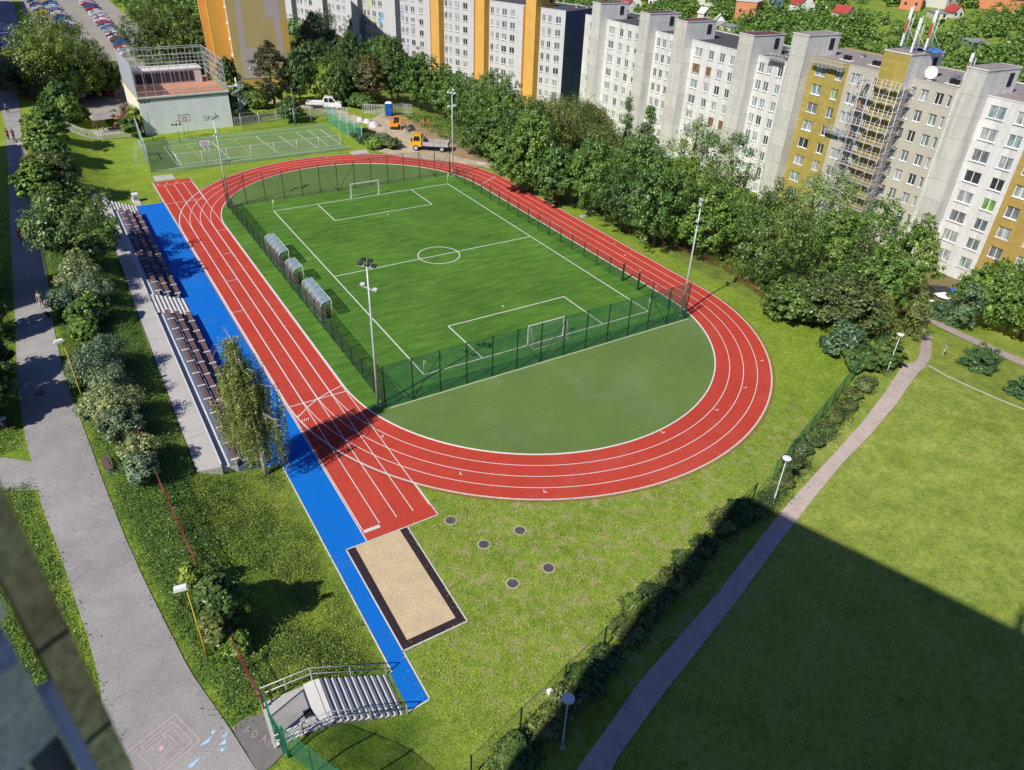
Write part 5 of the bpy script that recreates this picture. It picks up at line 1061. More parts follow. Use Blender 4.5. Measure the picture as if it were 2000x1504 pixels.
near_prism([-14.55, -17.2, -17.5, -15.0], [rr+.02, rr-.05, rr+.3, rr+.3], cz-9, cz-rr*math.tan(rad(44.9)), M['nglass'], 'window_strip')
near_prism([-17.3, -18.0, -18.2, -17.5], [rr-.04, rr-.07, rr+.3, rr+.3], cz-9, cz-rr*math.tan(rad(44.9)), M['ledge'], 'window_bar')
near_prism([-18.1, -40, -40, -18.5], [rr+.02, rr-.35, rr+.1, rr+.3], cz-9, cz-rr*math.tan(rad(44.9)), M['nglass'], 'window_strip')
# blocks standing west of the promenade: their long shadows lie over the promenade and the car park
WW = [(k_x, 1.9, 1.5, 'r') for k_x in range(3, 56, 5)]
section('apartment_block', 'long apartment block west of the promenade that shades it from outside the left frame', (-75.5, 52.0), -math.pi/2+math.pi, 58, 1.5, 38.2, 12, 'grey', [(x, w_, h_, 'r') for x, w_, h_, _ in WW if x < 55], 36.5, 12, 'light', None, (), 'apartment blocks west of the promenade') if False else None
def west_block(x, y0, y1, top, label):
    L = y1-y0
    return section('apartment_block', label, (x, y0), math.pi/2, L, 1.6, top, 12, 'grey', [(q, 1.8, 1.5, 'r') for q in np.arange(3., L-2, 6.5)], top-1.8, 8, 'light', None, (), 'apartment blocks west of the promenade', .12)
west_block(-74.5, -9.5, 47.5, 38.0, 'tall grey apartment block beside the promenade, outside the left frame, nearer one')
west_block(-66.5, 74.0, 150.0, 38.0, 'tall grey apartment block beside the car park, outside the left frame, middle one')
west_block(-66.5, 152.0, 230.0, 38.0, 'tall grey apartment block beside the car park, outside the left frame, farthest one')
# ================================================================== vegetation
def quads_mesh(name, P, Nn, size, mat_, aspect=.6, rs=None, up=None):
    """one leaf-sized quad per point, facing roughly along Nn"""
    n = len(P); rs = rs or np.random.RandomState(1)
    Nn = Nn/np.maximum(1e-6, np.linalg.norm(Nn, axis=1))[:, None]
    a = rs.normal(size=(n, 3)) if up is None else up+rs.normal(size=(n, 3))*.25
    T = np.cross(Nn, a); T /= np.maximum(1e-6, np.linalg.norm(T, axis=1))[:, None]; B = np.cross(Nn, T)
    s = (size*(.6+.8*rs.rand(n)))[:, None] if np.ndim(size) == 0 else size[:, None]
    V = np.stack([P-T*s*aspect*.5, P-B*s*.5, P+T*s*aspect*.5, P+B*s*.5], 1).reshape(-1, 3)
    me = bpy.data.meshes.new(name); me.vertices.add(4*n); me.loops.add(4*n); me.polygons.add(n)
    me.vertices.foreach_set('co', V.astype(np.float32).ravel()); me.loops.foreach_set('vertex_index', np.arange(4*n, dtype=np.int32))
    me.polygons.foreach_set('loop_start', np.arange(0, 4*n, 4, dtype=np.int32)); me.polygons.foreach_set('loop_total', np.full(n, 4, dtype=np.int32))
    me.materials.append(mat_); me.update(calc_edges=True); me.validate(); return me
def crown_pts(rs, shape, clumps, per, cr, jag=.25):
    """unit-height crown (0..1), unit radius; clumps of leaves spread over and through the volume"""
    C = []; R_ = []
    while len(C) < clumps:
        d = rs.normal(size=3); d /= np.linalg.norm(d); t = rs.rand()**.35
        if shape == 'round':
            lob = 1+jag*math.sin(3*math.atan2(d[1], d[0])+rs_ph[0])*(.6)+jag*.5*math.sin(5*d[2]+rs_ph[1]); p = np.array([d[0]*t*lob, d[1]*t*lob, .55+.45*d[2]*t*(1+jag*.3*rs.randn()*.3)])
            if p[2] < .12: continue
        elif shape == 'egg':
            t = .5+.5*rs.rand()**.55; th_ = math.atan2(d[1], d[0]); lob = 1+jag*.75*math.sin(3*th_+rs_ph[0]+2*d[2])+jag*.55*math.sin(6*th_+6*d[2]+rs_ph[1])+.1*rs.randn(); hz = max(-1, min(1, d[2])); w_ = (1-.22*hz)*lob; p = np.array([d[0]*t*w_, d[1]*t*w_, .52+.48*d[2]*t*(1+.12*math.sin(4*th_+rs_ph[1]))])
            if p[2] < .1: continue
        elif shape == 'tall':
            z = rs.rand(); r = (math.sin(math.pi*min(1, z*.93+.07))**.7)*(.62+.38*rs.rand()); a = rs.rand()*6.283; r *= 1+jag*.6*math.sin(3*a+z*7); p = np.array([r*math.cos(a), r*math.sin(a), .08+.92*z])
        elif shape == 'cone':
            z = rs.rand()**1.2; r = (1-z)**.85*(.55+.45*rs.rand()); a = rs.rand()*6.283; r *= 1+.25*math.sin(z*40); p = np.array([r*math.cos(a), r*math.sin(a), .06+.94*z])
        elif shape == 'dome':
            if d[2] < -.1: d[2] = -d[2]
            p = np.array([d[0]*t, d[1]*t, .05+.95*max(0, d[2])*t])
        elif shape == 'spray':
            a = rs.rand()*6.283; q = rs.rand()**.7; el = .25+.9*rs.rand(); p = np.array([q*math.cos(a), q*math.sin(a), .2+.75*q*math.sin(el)*.9+.1*rs.rand()])
        C.append(p)
    return np.array(C)
rs_ph = [0, 0]
TREEM = {}
def make_crown(kind, Hh, Rr, seed):
    """leaf mesh at real size"""
    rs = np.random.RandomState(seed); rs_ph[0] = rs.rand()*6; rs_ph[1] = rs.rand()*6
    K = dict(green=('egg', 300, 40, .125, .33), bright=('egg', 300, 40, .125, .33), dark=('egg', 290, 40, .13, .31), lime=('round', 130, 70, .2, .32), olive=('round', 90, 80, .24, .26), brown=('tall', 190, 55, .16, .32),
             feather=('spray', 150, 60, .2, .30), birchy=('tall', 120, 45, .2, .28), conifer=('cone', 130, 60, .2, .26), larch=('cone', 90, 70, .26, .24), pine=('dome', 90, 110, .2, .18), silver=('round', 70, 90, .28, .17), yellow=('round', 40, 90, .3, .16), blue=('dome', 60, 80, .25, .24), rose=('round', 60, 60, .25, .22), willow=('round', 90, 50, .22, .3), small=('round', 46, 26, .27, .75))
    K['hedge'] = ('spray', 60, 46, .3, .15); shape, cl, per, cr, ls = K[kind]
    C = crown_pts(rs, shape, cl, per, cr)
    # lift of the crown above the ground
    z0 = dict(conifer=.04, larch=.05, pine=.0, silver=.0, yellow=0., blue=0., olive=.05, rose=.05, feather=.12, brown=.06).get(kind, .10)
    sc_ = np.array([Rr, Rr, Hh*(1-z0)]); Cw = C*sc_+np.array([0, 0, Hh*z0])
    cw = Rr*cr*(.7+.6*rs.rand(len(Cw)))
    ctr = np.array([0, 0, Hh*.5]); P = []; Nn = []
    for c, r in zip(Cw, cw):
        d = rs.normal(size=(per, 3)); d /= np.linalg.norm(d, axis=1)[:, None]
        rad_ = r*(rs.rand(per)**.33); q = c+d*rad_[:, None]*np.array([1.15, 1.15, .8]); P.append(q)
        out = (c-ctr); out = out/max(.1, np.linalg.norm(out)); Nn.append(d*.55+out*.45+np.array([0, 0, .45])+rs.normal(size=(per, 3))*.35)
    P = np.concatenate(P); Nn = np.concatenate(Nn)
    if kind == 'willow':
        # hanging strands from the crown
        m_ = 420; a = rs.rand(m_)*6.283; r = Rr*(.35+.65*rs.rand(m_)); top = Hh*(.95-.35*(r/Rr)**2); S_ = []
        for k in range(m_):
            ln_ = Hh*(.25+.3*rs.rand()); n = 16; zz = top[k]-np.linspace(0, ln_, n); S_.append(np.stack([r[k]*np.cos(a[k])+rs.normal(size=n)*.06, r[k]*np.sin(a[k])+rs.normal(size=n)*.06, zz], 1))
        S_ = np.concatenate(S_); P = np.concatenate([P, S_]); Nn = np.concatenate([Nn, rs.normal(size=(len(S_), 3))*np.array([1, 1, .2])])
    keep = P[:, 2] > .05; P, Nn = P[keep], Nn[keep]
    lm = dict(hedge='olive', feather='olive_l', birchy='birchy', conifer='conifer', larch='willow', pine='pine', small='green').get(kind, kind)
    return quads_mesh('crown', P, Nn, ls, LEAF[lm], .62 if kind not in ('larch', 'conifer', 'pine') else .4, rs), Cw
LEAF['olive_l'] = mat_leaf('leaf_feathery', [(0.04, 0.085, 0.02), (0.1, 0.16, 0.035), (0.2, 0.27, 0.08)])
LEAF['birchy'] = mat_leaf('leaf_pale', [(0.075, 0.128, 0.038), (0.150, 0.232, 0.068), (0.270, 0.360, 0.120)])
LEAF['conifer'] = mat_leaf('leaf_conifer', [(0.030, 0.075, 0.027), (0.075, 0.143, 0.053), (0.150, 0.240, 0.090)])
LEAF['pine'] = mat_leaf('leaf_pine', [(0.022, 0.060, 0.022), (0.060, 0.128, 0.045), (0.135, 0.225, 0.083)])
def make_trunk(Cw, Hh, Rr, seed, m_='bark', nl=9):
    rs = random.Random(seed); b = MB(); tr = max(.07, Hh*.018); th = Hh*.72
    pts = [(0, 0, -.15), (rs.uniform(-.05, .05), rs.uniform(-.05, .05), th*.3), (rs.uniform(-.15, .15), rs.uniform(-.15, .15), th*.65), (rs.uniform(-.2, .2), rs.uniform(-.2, .2), th)]
    b.tube(pts, [tr*1.25, tr, tr*.7, tr*.3], M[m_], 8)
    idx = [rs.randrange(len(Cw)) for _ in range(nl)]
    for i in idx:
        e = Vector(Cw[i]); f = min(.9, max(.25, (e.z-Rr*.5)/th)); s = Vector(pts[1]).lerp(Vector(pts[3]), max(0, min(1, (f-.3)/.7)))
        mid = s.lerp(e, .5)+Vector((0, 0, -.08*Rr)); b.tube([s, mid, e], [tr*.45, tr*.28, tr*.1], M[m_], 5)
    return b.mesh('trunk')
KIN = dict(green='dense green broadleaf tree', bright='bright green round tree', dark='dark green leafy tree', lime='yellow-green spreading tree', olive='olive green bushy tree', brown='reddish brown tinted upright tree', feather='feathery leaved spreading tree', birchy='pale loose crowned tree', conifer='narrow upright conifer', larch='light green larch', pine='low rounded dwarf pine', silver='silvery grey-green shrub', yellow='bright yellow-green shrub', blue='blue-green spreading juniper', rose='reddish flowering shrub', willow='pale weeping willow', small='garden tree')
def zone(x, y):
    if y > 62 and x < 9: return ('north', 'near the hall and car park', 'trees around the sports hall and car park')
    if x < -30 and y < 62: return ('bank', 'on the bank beside the grey promenade', 'trees and shrubs along the promenade bank')
    if y > 75 and x > 9: return ('grove', 'in the grove before the grey blocks', 'trees of the grove behind the service road')
    if y < -23 and x > 20: return ('lawn', 'by the brick path at the right', 'trees and shrubs by the brick path')
    return ('belt', 'in the tree belt behind the running track', 'tree belt between running track and white blocks')
MESHES = {}
def tree_mesh(kind, Hh, Rr, v):
    # a few variants per kind and size class, shared between copies
    hs = round(Hh/2.5)*2.5 if Hh > 4.5 else round(Hh/1.2)*1.2; rr = round(Rr/1.2)*1.2 if Rr > 2.2 else round(Rr/.6)*.6
    key = (kind, max(1.2, hs), max(.6, rr), v)
    if key not in MESHES:
        sd = hash_(key); me, Cw = make_crown(kind, key[1], key[2], sd); MESHES[key] = (me, make_trunk(Cw, key[1], key[2], sd))
    return MESHES[key], key
def hash_(k): return sum(ord(c)*(i+3) for i, c in enumerate(str(k))) % 99991
rt_ = random.Random(5); PL_ = []
def thin(L):
    keep = []
    for t_ in L:
        x, y, h_, r_, k = t_
        if x > 20 and y > -32 and h_ > 6 and k in ('green', 'dark', 'bright') and any((x-a[0])**2+(y-a[1])**2 < (.56*(r_+a[3]))**2 for a in keep if a[2] > 6): continue
        keep.append(t_)
    return keep
D_trees = thin(D_trees)
for i, (x, y, Hh, Rr, kind) in enumerate(D_trees):
    if 18 < y < 64 and 20 < x < 33: x += 2.3
    if x < -30 and -32 < y < 62: Rr *= .84; Hh *= .92
    shrub = Hh < 4.5
    (cm, tm), key = tree_mesh(kind, Hh, Rr, rt_.randrange(2) if Hh > 6 else rt_.randrange(2))
    t = empty('shrub' if shrub else ('conifer' if kind in ('conifer', 'larch') else 'tree'), (x, y, H(x, y)), rt_.random()*6.28)
    s = Rr/key[2]*(.80 if kind in ('green', 'dark') and Hh > 6 else 1.); t.scale = (s*rt_.uniform(.88, 1.1), s*rt_.uniform(.88, 1.1), Hh/key[1]*rt_.uniform(.92, 1.12))
    link('crown', cm, t); link('trunk', tm, t); PL_.append((t, kind, Hh, zone(x, y), px(x, y, H(x, y)+Hh)[0]))
groups = {}
for p in PL_: groups.setdefault((p[1], p[3][0]), []).append(p)
for (kind, zn), L in groups.items():
    L.sort(key=lambda p: p[4])
    for i, (t, k, Hh, z, u) in enumerate(L):
        lb = KIN[k]+' '+z[1]+('' if len(L) == 1 else ', %s from left' % ordw(i))
        if Hh < 4.5 and 'tree' in lb.split(' near')[0].split(' on')[0].split(' in')[0].split(' by')[0]: lb = lb.replace('leafy tree', 'leafy shrub', 1).replace('round tree', 'round shrub', 1).replace('broadleaf tree', 'broadleaf shrub', 1).replace('bushy tree', 'bushy shrub', 1)
        tag(t, lb, 'shrub' if Hh < 4.5 else 'tree', z[2])
# ---- weeping birch in front
def birch():
    x, y = -26.9+.0, -28.9; p = (-27.6, -28.9); t = empty('birch', (-28.15, -29.0, H(-28.15, -29.0)), 0, 'white trunked weeping birch with bare top twigs beside the near end of the stands', 'tree')
    rs = np.random.RandomState(3); b = MB(); Hh = 8.6
    Hh = 11.4; lean = lambda z: Vector((-.55*z/11.4, .25*z/11.4, 0)); path = [tuple(lean(z)+Vector((0, 0, z))) for z in (-.1, 2.4, 5, 8, Hh)]; b.tube(path, [.20, .17, .13, .07, .015], M['bark_b'], 8)
    P = []; Nn = []; tips = []
    for k in range(88):
        z = 3.6+7.2*rs.rand(); a = rs.rand()*6.283; ln = (2.5*(1-max(0, (z-6.5))/5.5))*(.45+.6*rs.rand()); s = lean(z-.3)+Vector((0, 0, z-.3)); e = s+Vector((ln*math.cos(a), ln*math.sin(a), .8)); m_ = s.lerp(e, .55)+Vector((0, 0, .45)); b.tube([s, m_, e], [.035, .022, .008], M['bark_b'], 4, cap=False); tips.append((s, m_, e))
    for k in range(26):
        a = rs.rand()*6.283; zz_ = 9.4+1.9*rs.rand(); s = lean(zz_)+Vector((0, 0, zz_)); r = .4+.8*rs.rand(); e = s+Vector((r*math.cos(a), r*math.sin(a), .35)); f = e+Vector((r*.35*math.cos(a), r*.35*math.sin(a), -.8)); b.tube([s, e, f], [.014, .009, .004], M['bark_b'], 3, cap=False)
    b.obj('trunk', parent=t)
    for s, m_, e in tips:
        for j in range(11):
            f = .25+.75*rs.rand(); q = (s.lerp(m_, f*2) if f < .5 else m_.lerp(e, f*2-1)); ln = 1.2+3.0*rs.rand(); ln = max(.4, min(ln, q.z-1.2))
            n = int(ln/.045); zz = np.linspace(0, ln, n); wob = np.cumsum(rs.normal(size=(n, 2))*.012, 0); P.append(np.stack([q.x+wob[:, 0]+rs.normal(size=n)*.05+rs.normal()*.12, q.y+wob[:, 1]+rs.normal(size=n)*.05+rs.normal()*.12, q.z-zz], 1))
    P = np.concatenate(P); me = quads_mesh('crown', P, rs.normal(size=(len(P), 3)), .12, LEAF['birch'], .55, rs); link('crown', me, t)
LEAF['birch'] = mat_leaf('leaf_birch', [(.10,.125,.030),(.20,.235,.055),(.36,.38,.12)])
birch()
# ---- small sapling-like hedge along the right green fence
def hedge_line(P, label0, grp, hmin, hmax, r, kinds, n):
    tot = [0]
    for a, b_ in zip(P, P[1:]): tot.append(tot[-1]+(Vector(a)-Vector(b_)).length)
    out = []
    for k in range(n):
        s = tot[-1]*(k+.5)/n; i = 0
        while i < len(P)-2 and tot[i+1] < s: i += 1
        q = Vector(P[i]).lerp(Vector(P[i+1]), (s-tot[i])/(tot[i+1]-tot[i])); kd = kinds[k % len(kinds)]; h_ = hmin+(hmax-hmin)*rt_.random()
        x, y = q.x+rt_.uniform(-.5, .5), q.y+rt_.uniform(-.4, .4); (cm, tm), key = tree_mesh(kd, h_, r, k % 2)
        t = empty('hedge_shrub', (x, y, H(x, y)), rt_.random()*6.28); t.scale = (r/key[2],)*2+(h_/key[1],); link('crown', cm, t); link('trunk', tm, t); out.append(t)
        tag(t, '%s, %s from the near end' % (label0, ordw(n-1-k)), 'shrub', grp)
HP = [(p[0]+.75, p[1]-.75) for p in D_hedge]
hedge_line([(22.5, -42.2), (17.5, -43.0), (13.0, -44.9), (9.5, -46.0), (6.4, -46.9), (3.0, -48.2)], 'green shrub growing through the sunlit fence by the brick path', 'shrubs along the right hand fence', .5, 1.2, .65, ['hedge', 'olive', 'hedge'], 10)
hedge_line([(.5, -48.9), (-4.5, -49.4), (-9.5, -51.0), (-14.5, -52.6), (-20, -54.4), (-24.5, -55.9)], 'shaded shrub along the green fence in the long building shadow', 'shrubs along the right hand fence', .7, 1.5, .85, ['hedge', 'dark', 'hedge'], 14)
fence('wire_fence', (29.5, -38.0), (3.3, -47.3), 1.9, 'tall green wire fence overgrown with shrubs between track lawn and brick path', 2.5, 'green_p', 'net')
fence('wire_fence', (.1, -48.3), (-26, -55.2), 1.9, 'green wire fence with single posts along the edge of the building shadow', 3.3, 'dkgreen', 'net_n', braces=((0, 1, 1.8),))
# rusty pipe fence along the promenade bank
FP = [(-35.33, -21.5), (-35.1, -24.5), (-34.94, -27.9), (-34.68, -31.7), (-34.5, -34.3), (-34.26, -37.9), (-34.05, -40.7), (-33.84, -43.6), (-33.7, -45.8), (-33.45, -48.3)]
t = empty('pipe_fence', (*FP[0], 0), 0, 'rusty brown pipe fence running along the shrubs beside the promenade', 'fence'); o_ = Vector(FP[0]); b1 = MB(); b2 = MB()
for a, e in zip(FP, FP[1:]):
    za, ze = H(*a)+1.15, H(*e)+1.15; a = Vector(a)-o_; e = Vector(e)-o_; b1.tube([(a.x, a.y, za), (e.x, e.y, ze)], .04, M['rust'], 6); b2.tube([(a.x, a.y, za-.6), (e.x, e.y, ze-.6)], .035, M['rust'], 6)
b1.obj('top_rail', parent=t); b2.obj('lower_rail', parent=t)
for p in FP:
    z = H(*p); b = MB(); b.bar((0,0,0), (0,0,1.25), .08, .08, M['rust']); b.bar((-.22,0,1.2), (.22,0,1.2), .06, .06, M['rust']); b.obj('fence_post', parent=t, loc=(p[0]-o_.x, p[1]-o_.y, z))
# rusty picket remains below the tree belt
t = empty('rusty_fence', (*D_rust[0], 0), 0, 'broken rusty picket fence at the foot of the tree belt behind the track', 'fence'); o_ = Vector(D_rust[0]); b = MB(); c = MB(); rr_ = random.Random(2)
for a, e in zip(D_rust, D_rust[1:]):
    a = Vector(a); e = Vector(e); n = int((e-a).length/.22)
    for k in range(n):
        if rr_.random() < .3: continue
        p = a.lerp(e, k/n); z = H(p.x, p.y); q = p-o_; b.bar((q.x, q.y, z), (q.x+rr_.uniform(-.06, .06), q.y, z+rr_.uniform(.8, 1.2)), .05, .03, M['rust'])
    c.bar((a.x-o_.x, a.y-o_.y, H(*a)+.8), (e.x-o_.x, e.y-o_.y, H(*e)+.8), .04, .04, M['rust'])
b.obj('pickets', parent=t); c.obj('rails', parent=t)
HEDGE_L = [(29.0, -38.6), (22.5, -41.9), (17.5, -42.9), (13.0, -44.6), (9.5, -45.8), (6.4, -46.7), (3.0, -47.9), (.5, -48.6), (-4.5, -49.2), (-9.5, -50.8), (-14.5, -52.3), (-20, -54.1), (-25.5, -55.8)]
# ---- ground cover (stuff): weeds on the banks and under the tree belt
def ground_cover(name, region, n, size, mat_, hgt, seed, lobes=4):
    rs = np.random.RandomState(seed); P = []; Nn = []; x0, x1, y0, y1, f = region; k = 0
    while k < n:
        cx, cy = rs.uniform(x0, x1), rs.uniform(y0, y1)
        if not f(cx, cy): continue
        m_ = 5+rs.randint(9); sp = .12+.35*rs.rand(); hh = hgt*(.3+.9*rs.rand()); d = rs.normal(size=(m_, 3))*np.array([sp, sp, 0]); d[:, 2] = rs.rand(m_)*hh
        z = H(cx, cy); P.append(d+np.array([cx, cy, z+.02])); Nn.append(rs.normal(size=(m_, 3))*.5+np.array([0, 0, 1.])); k += 1
    P = np.concatenate(P); Nn = np.concatenate(Nn); me = quads_mesh(name, P, Nn, size, mat_, .55, rs); return tag(link(name, me), kind='stuff')
def poly_x(P, y):
    P = sorted(P, key=lambda p: p[1])
    for a, b_ in zip(P, P[1:]):
        if a[1] <= y <= b_[1]: return a[0]+(b_[0]-a[0])*(y-a[1])/max(1e-6, b_[1]-a[1])
    return P[0][0] if y < P[0][1] else P[-1][0]
def on_prom(x, y): return poly_x(D_promL, y)-.0 < x < poly_x(D_promR, y)+.0
LEAF['weed'] = mat_leaf('leaf_weed', [(0.04, 0.085, 0.018), (0.085, 0.155, 0.03), (0.17, 0.25, 0.065)])
LEAF['weed2'] = mat_leaf('leaf_weed_pale', [(0.07, 0.12, 0.022), (0.14, 0.2, 0.04), (0.25, 0.3, 0.08)])
LEAF['blade'] = mat_leaf('grass_blades', [(0.09, 0.16, 0.02), (0.19, 0.28, 0.035), (0.3, 0.38, 0.07)])
bank = lambda x, y: (poly_x(D_promR, y)+.42 < x < -33.0-(0 if y > -28 else 0)) and not (y < -47.3) or (poly_x(D_promR, y)+.42 < x < poly_x([(-33.9, -48.3), (-33.5, -46)], y) and -48.2 < y < -46)
ground_cover('bank_weeds', (-40, -32.8, -48.2, 60, bank), 14000, .10, LEAF['weed'], .30, 1)
ground_cover('bank_weeds', (-40, -33.2, -48.2, 10, bank), 5000, .10, LEAF['weed2'], .32, 2)
ground_cover('meadow_weeds', (-33.4, -27.6, -47.6, -28.6, lambda x, y: math.sin(x*1.7+2)*math.sin(y*.9)+math.sin(x*.6+y*.5)*.6 > -.15), 5200, .085, LEAF['weed'], .12, 3)
ground_cover('meadow_weeds', (-33.4, -27.6, -47.6, -28.6, lambda x, y: True), 4000, .07, LEAF['weed2'], .07, 13)
ground_cover('verge_grass', (-47, -40, -50, 12, lambda x, y: x < poly_x(D_promL, y)-.42 and not (-25.2 < y < -20.9)), 13000, .10, LEAF['weed'], .22, 4)
def lawn(x, y):
    if math.hypot(x-XC, y-YN) < 23.2 or y > -24: return False
    if y > -38.7 and x < -19.3: return False
    if x < -21.6 and y > -47.4: return False
    if x < -25.8: return False
    return y > -.0-48.2+(x-3)*.34 if x > 3 else y > -48.4+(x)*.24
ground_cover('lawn_grass', (-26, 30, -56, -24, lawn), 5200, .085, LEAF['blade'], .05, 5)
ground_cover('lawn_grass', (-30, 60, -85, -40, lambda x, y: y < -49.5+(x+3)*.3 and abs(0) == 0 and not (poly_in_brick(x, y))), 6500, .10, LEAF['blade'], .07, 6) if False else None
under = lambda x, y: x > poly_x([(a[0]+.2, a[1]) for a in D_scarR], y)+.4 and y > -24
def hy(x): return poly_x([(p[1], p[0]) for p in HEDGE_L], x)
ground_cover('fence_overgrowth', (-26, 29, -58, -36, lambda x, y: -.95 < y-hy(x) < .3 and math.sin(x*1.3)+math.sin(x*.47+1)+math.sin(x*2.9) > -.5+(y-hy(x))*-.4), 2800, .12, LEAF['olive'], .6, 17)
ground_cover('undergrowth', (21, 46, -24, 62, lambda x, y: (x > 22.5+.0*y+(3.2 if y < -10 else .6)+max(0, (10-y))*.12) and x < 46), 9000, .26, LEAF['green'], .6, 7)
# tall weedy bushes beside the tipper truck
for i, (x, y, h_, r_, k) in enumerate([(10.2, 47.2, 2.2, 1.8, 'olive'), (11.6, 44.9, 2.0, 1.8, 'silver'), (12.6, 42.6, 1.9, 1.6, 'olive'), (10.4, 44.0, 1.6, 1.6, 'green'), (9.9, 49.6, 1.8, 1.3, 'olive')]):
    (cm, tm), key = tree_mesh(k, h_, r_, 0); t = empty('bush', (x, y, 0), i, ['tall weedy bush', 'grey-green weedy bush', 'tall weedy bush', 'low green bush', 'narrow weedy bush'][i]+[' by the netting corner', ' in the middle', ' nearest the tipper truck', ' beside the concrete slab', ' at the back'][i]+' of the clump between court and gravel', 'shrub', 'weedy bushes between court and gravel yard')
    t.scale = (r_/key[2],)*2+(h_/key[1],); link('crown', cm, t); link('trunk', tm, t)
# climbing plant on the hall side
(cm, tm), key = tree_mesh('lime', 4.8, 1.2, 1); t = empty('climbing_plant', (-22.1, 67.6, 0), 0, 'yellow-green climbing plant on the side wall of the sports hall', 'plant'); t.scale = (.9, 1.3, .9); link('crown', cm, t); link('trunk', tm, t)
# ---- hillside gardens
hr = random.Random(21); cells = []
def seen(x, y, z):
    u, v = px(x, y, z); return -60 < u < 2060 and -40 < v < 1600
cand = []
for _ in range(5200):
    x, y = hr.uniform(94, 420), hr.uniform(-60, 360)
    if not seen(x, y, H(x, y)+2): continue
    if any((x-h_[0][0])**2+(y-h_[0][1])**2 < 60 for h_ in D_hill) or any(abs((x-h_[0][0])*.45-(y-h_[0][1])*.89+0) < 5.5 and 0 < (h_[0][0]-x)*.89+(h_[0][1]-y)*.45 < 16 for h_ in D_hill): continue
    if math.sin(x*.045+1)+math.sin(y*.06)+math.sin((x+y)*.03) > 1.35: continue
    if 232 < x < 330 and 96 < y < 130 and hr.random() < .6: continue
    cand.append((x, y))
    if len(cand) > 2200: break
for _ in range(1200):
    x, y = hr.uniform(-20, 95), hr.uniform(180, 420)
    if seen(x, y, 4) and not (-34 < x < -4): cand.append((x, y))
cand.sort(key=lambda p: (p[0]-CAM.x)**2+(p[1]-CAM.y)**2)
kinds_ = ['green', 'dark', 'olive', 'green', 'bright', 'lime', 'birchy', 'olive', 'conifer']
HM = {}
for k in set(kinds_):
    for v in range(2):
        rs = np.random.RandomState(50+v+hash_(k) % 40); rs_ph[0] = rs.rand()*6; rs_ph[1] = rs.rand()*6; C_ = crown_pts(rs, 'round', 44, 22, .3); P = []; Nn = []
        for c in C_:
            c = c*np.array([3., 3., 5.]); d = rs.normal(size=(24, 3)); d /= np.linalg.norm(d, axis=1)[:, None]; P.append(c+d*.85*(rs.rand(24)**.33)[:, None]); Nn.append(d*.6+np.array([0, 0, .6]))
        me = quads_mesh('crown', np.concatenate(P), np.concatenate(Nn), .62, LEAF[k], .7, rs); b = MB(); b.tube([(0,0,-.4), (0,0,3.2)], [.16, .08], M['bark'], 5); HM[(k, v)] = (me, b.mesh('trunk'))
indiv = cand[:285]; rest = cand[285:]
for i, (x, y) in enumerate(indiv):
    k = kinds_[hr.randrange(len(kinds_))]; me, tm = HM[(k, hr.randrange(2))]; s = hr.uniform(.55, 1.25); t = empty('garden_tree', (x, y, H(x, y)), hr.random()*6.28, 'green garden tree among many on the slope behind the apartment blocks', 'tree', 'garden trees on the far slope'); t.scale = (s, s, s*hr.uniform(.8, 1.1)); link('crown', me, t); link('trunk', tm, t)
P = []; Nn = []; rs = np.random.RandomState(9); MI = []
for (x, y) in rest:
    s = rs.uniform(.6, 1.35); C_ = crown_pts(rs, 'round', 14, 10, .3); z = H(x, y)
    for c in C_:
        c = c*np.array([3., 3., 5.])*s+np.array([x, y, z]); d = rs.normal(size=(9, 3)); d /= np.linalg.norm(d, axis=1)[:, None]; P.append(c+d*1.2*s*(rs.rand(9)**.33)[:, None]); Nn.append(d*.6+np.array([0, 0, .6]))
me = quads_mesh('far_woodland', np.concatenate(P), np.concatenate(Nn), 1.05, LEAF['hill'] if 'hill' in LEAF else LEAF['green'], .7, rs); tag(link('far_woodland', me), kind='stuff')
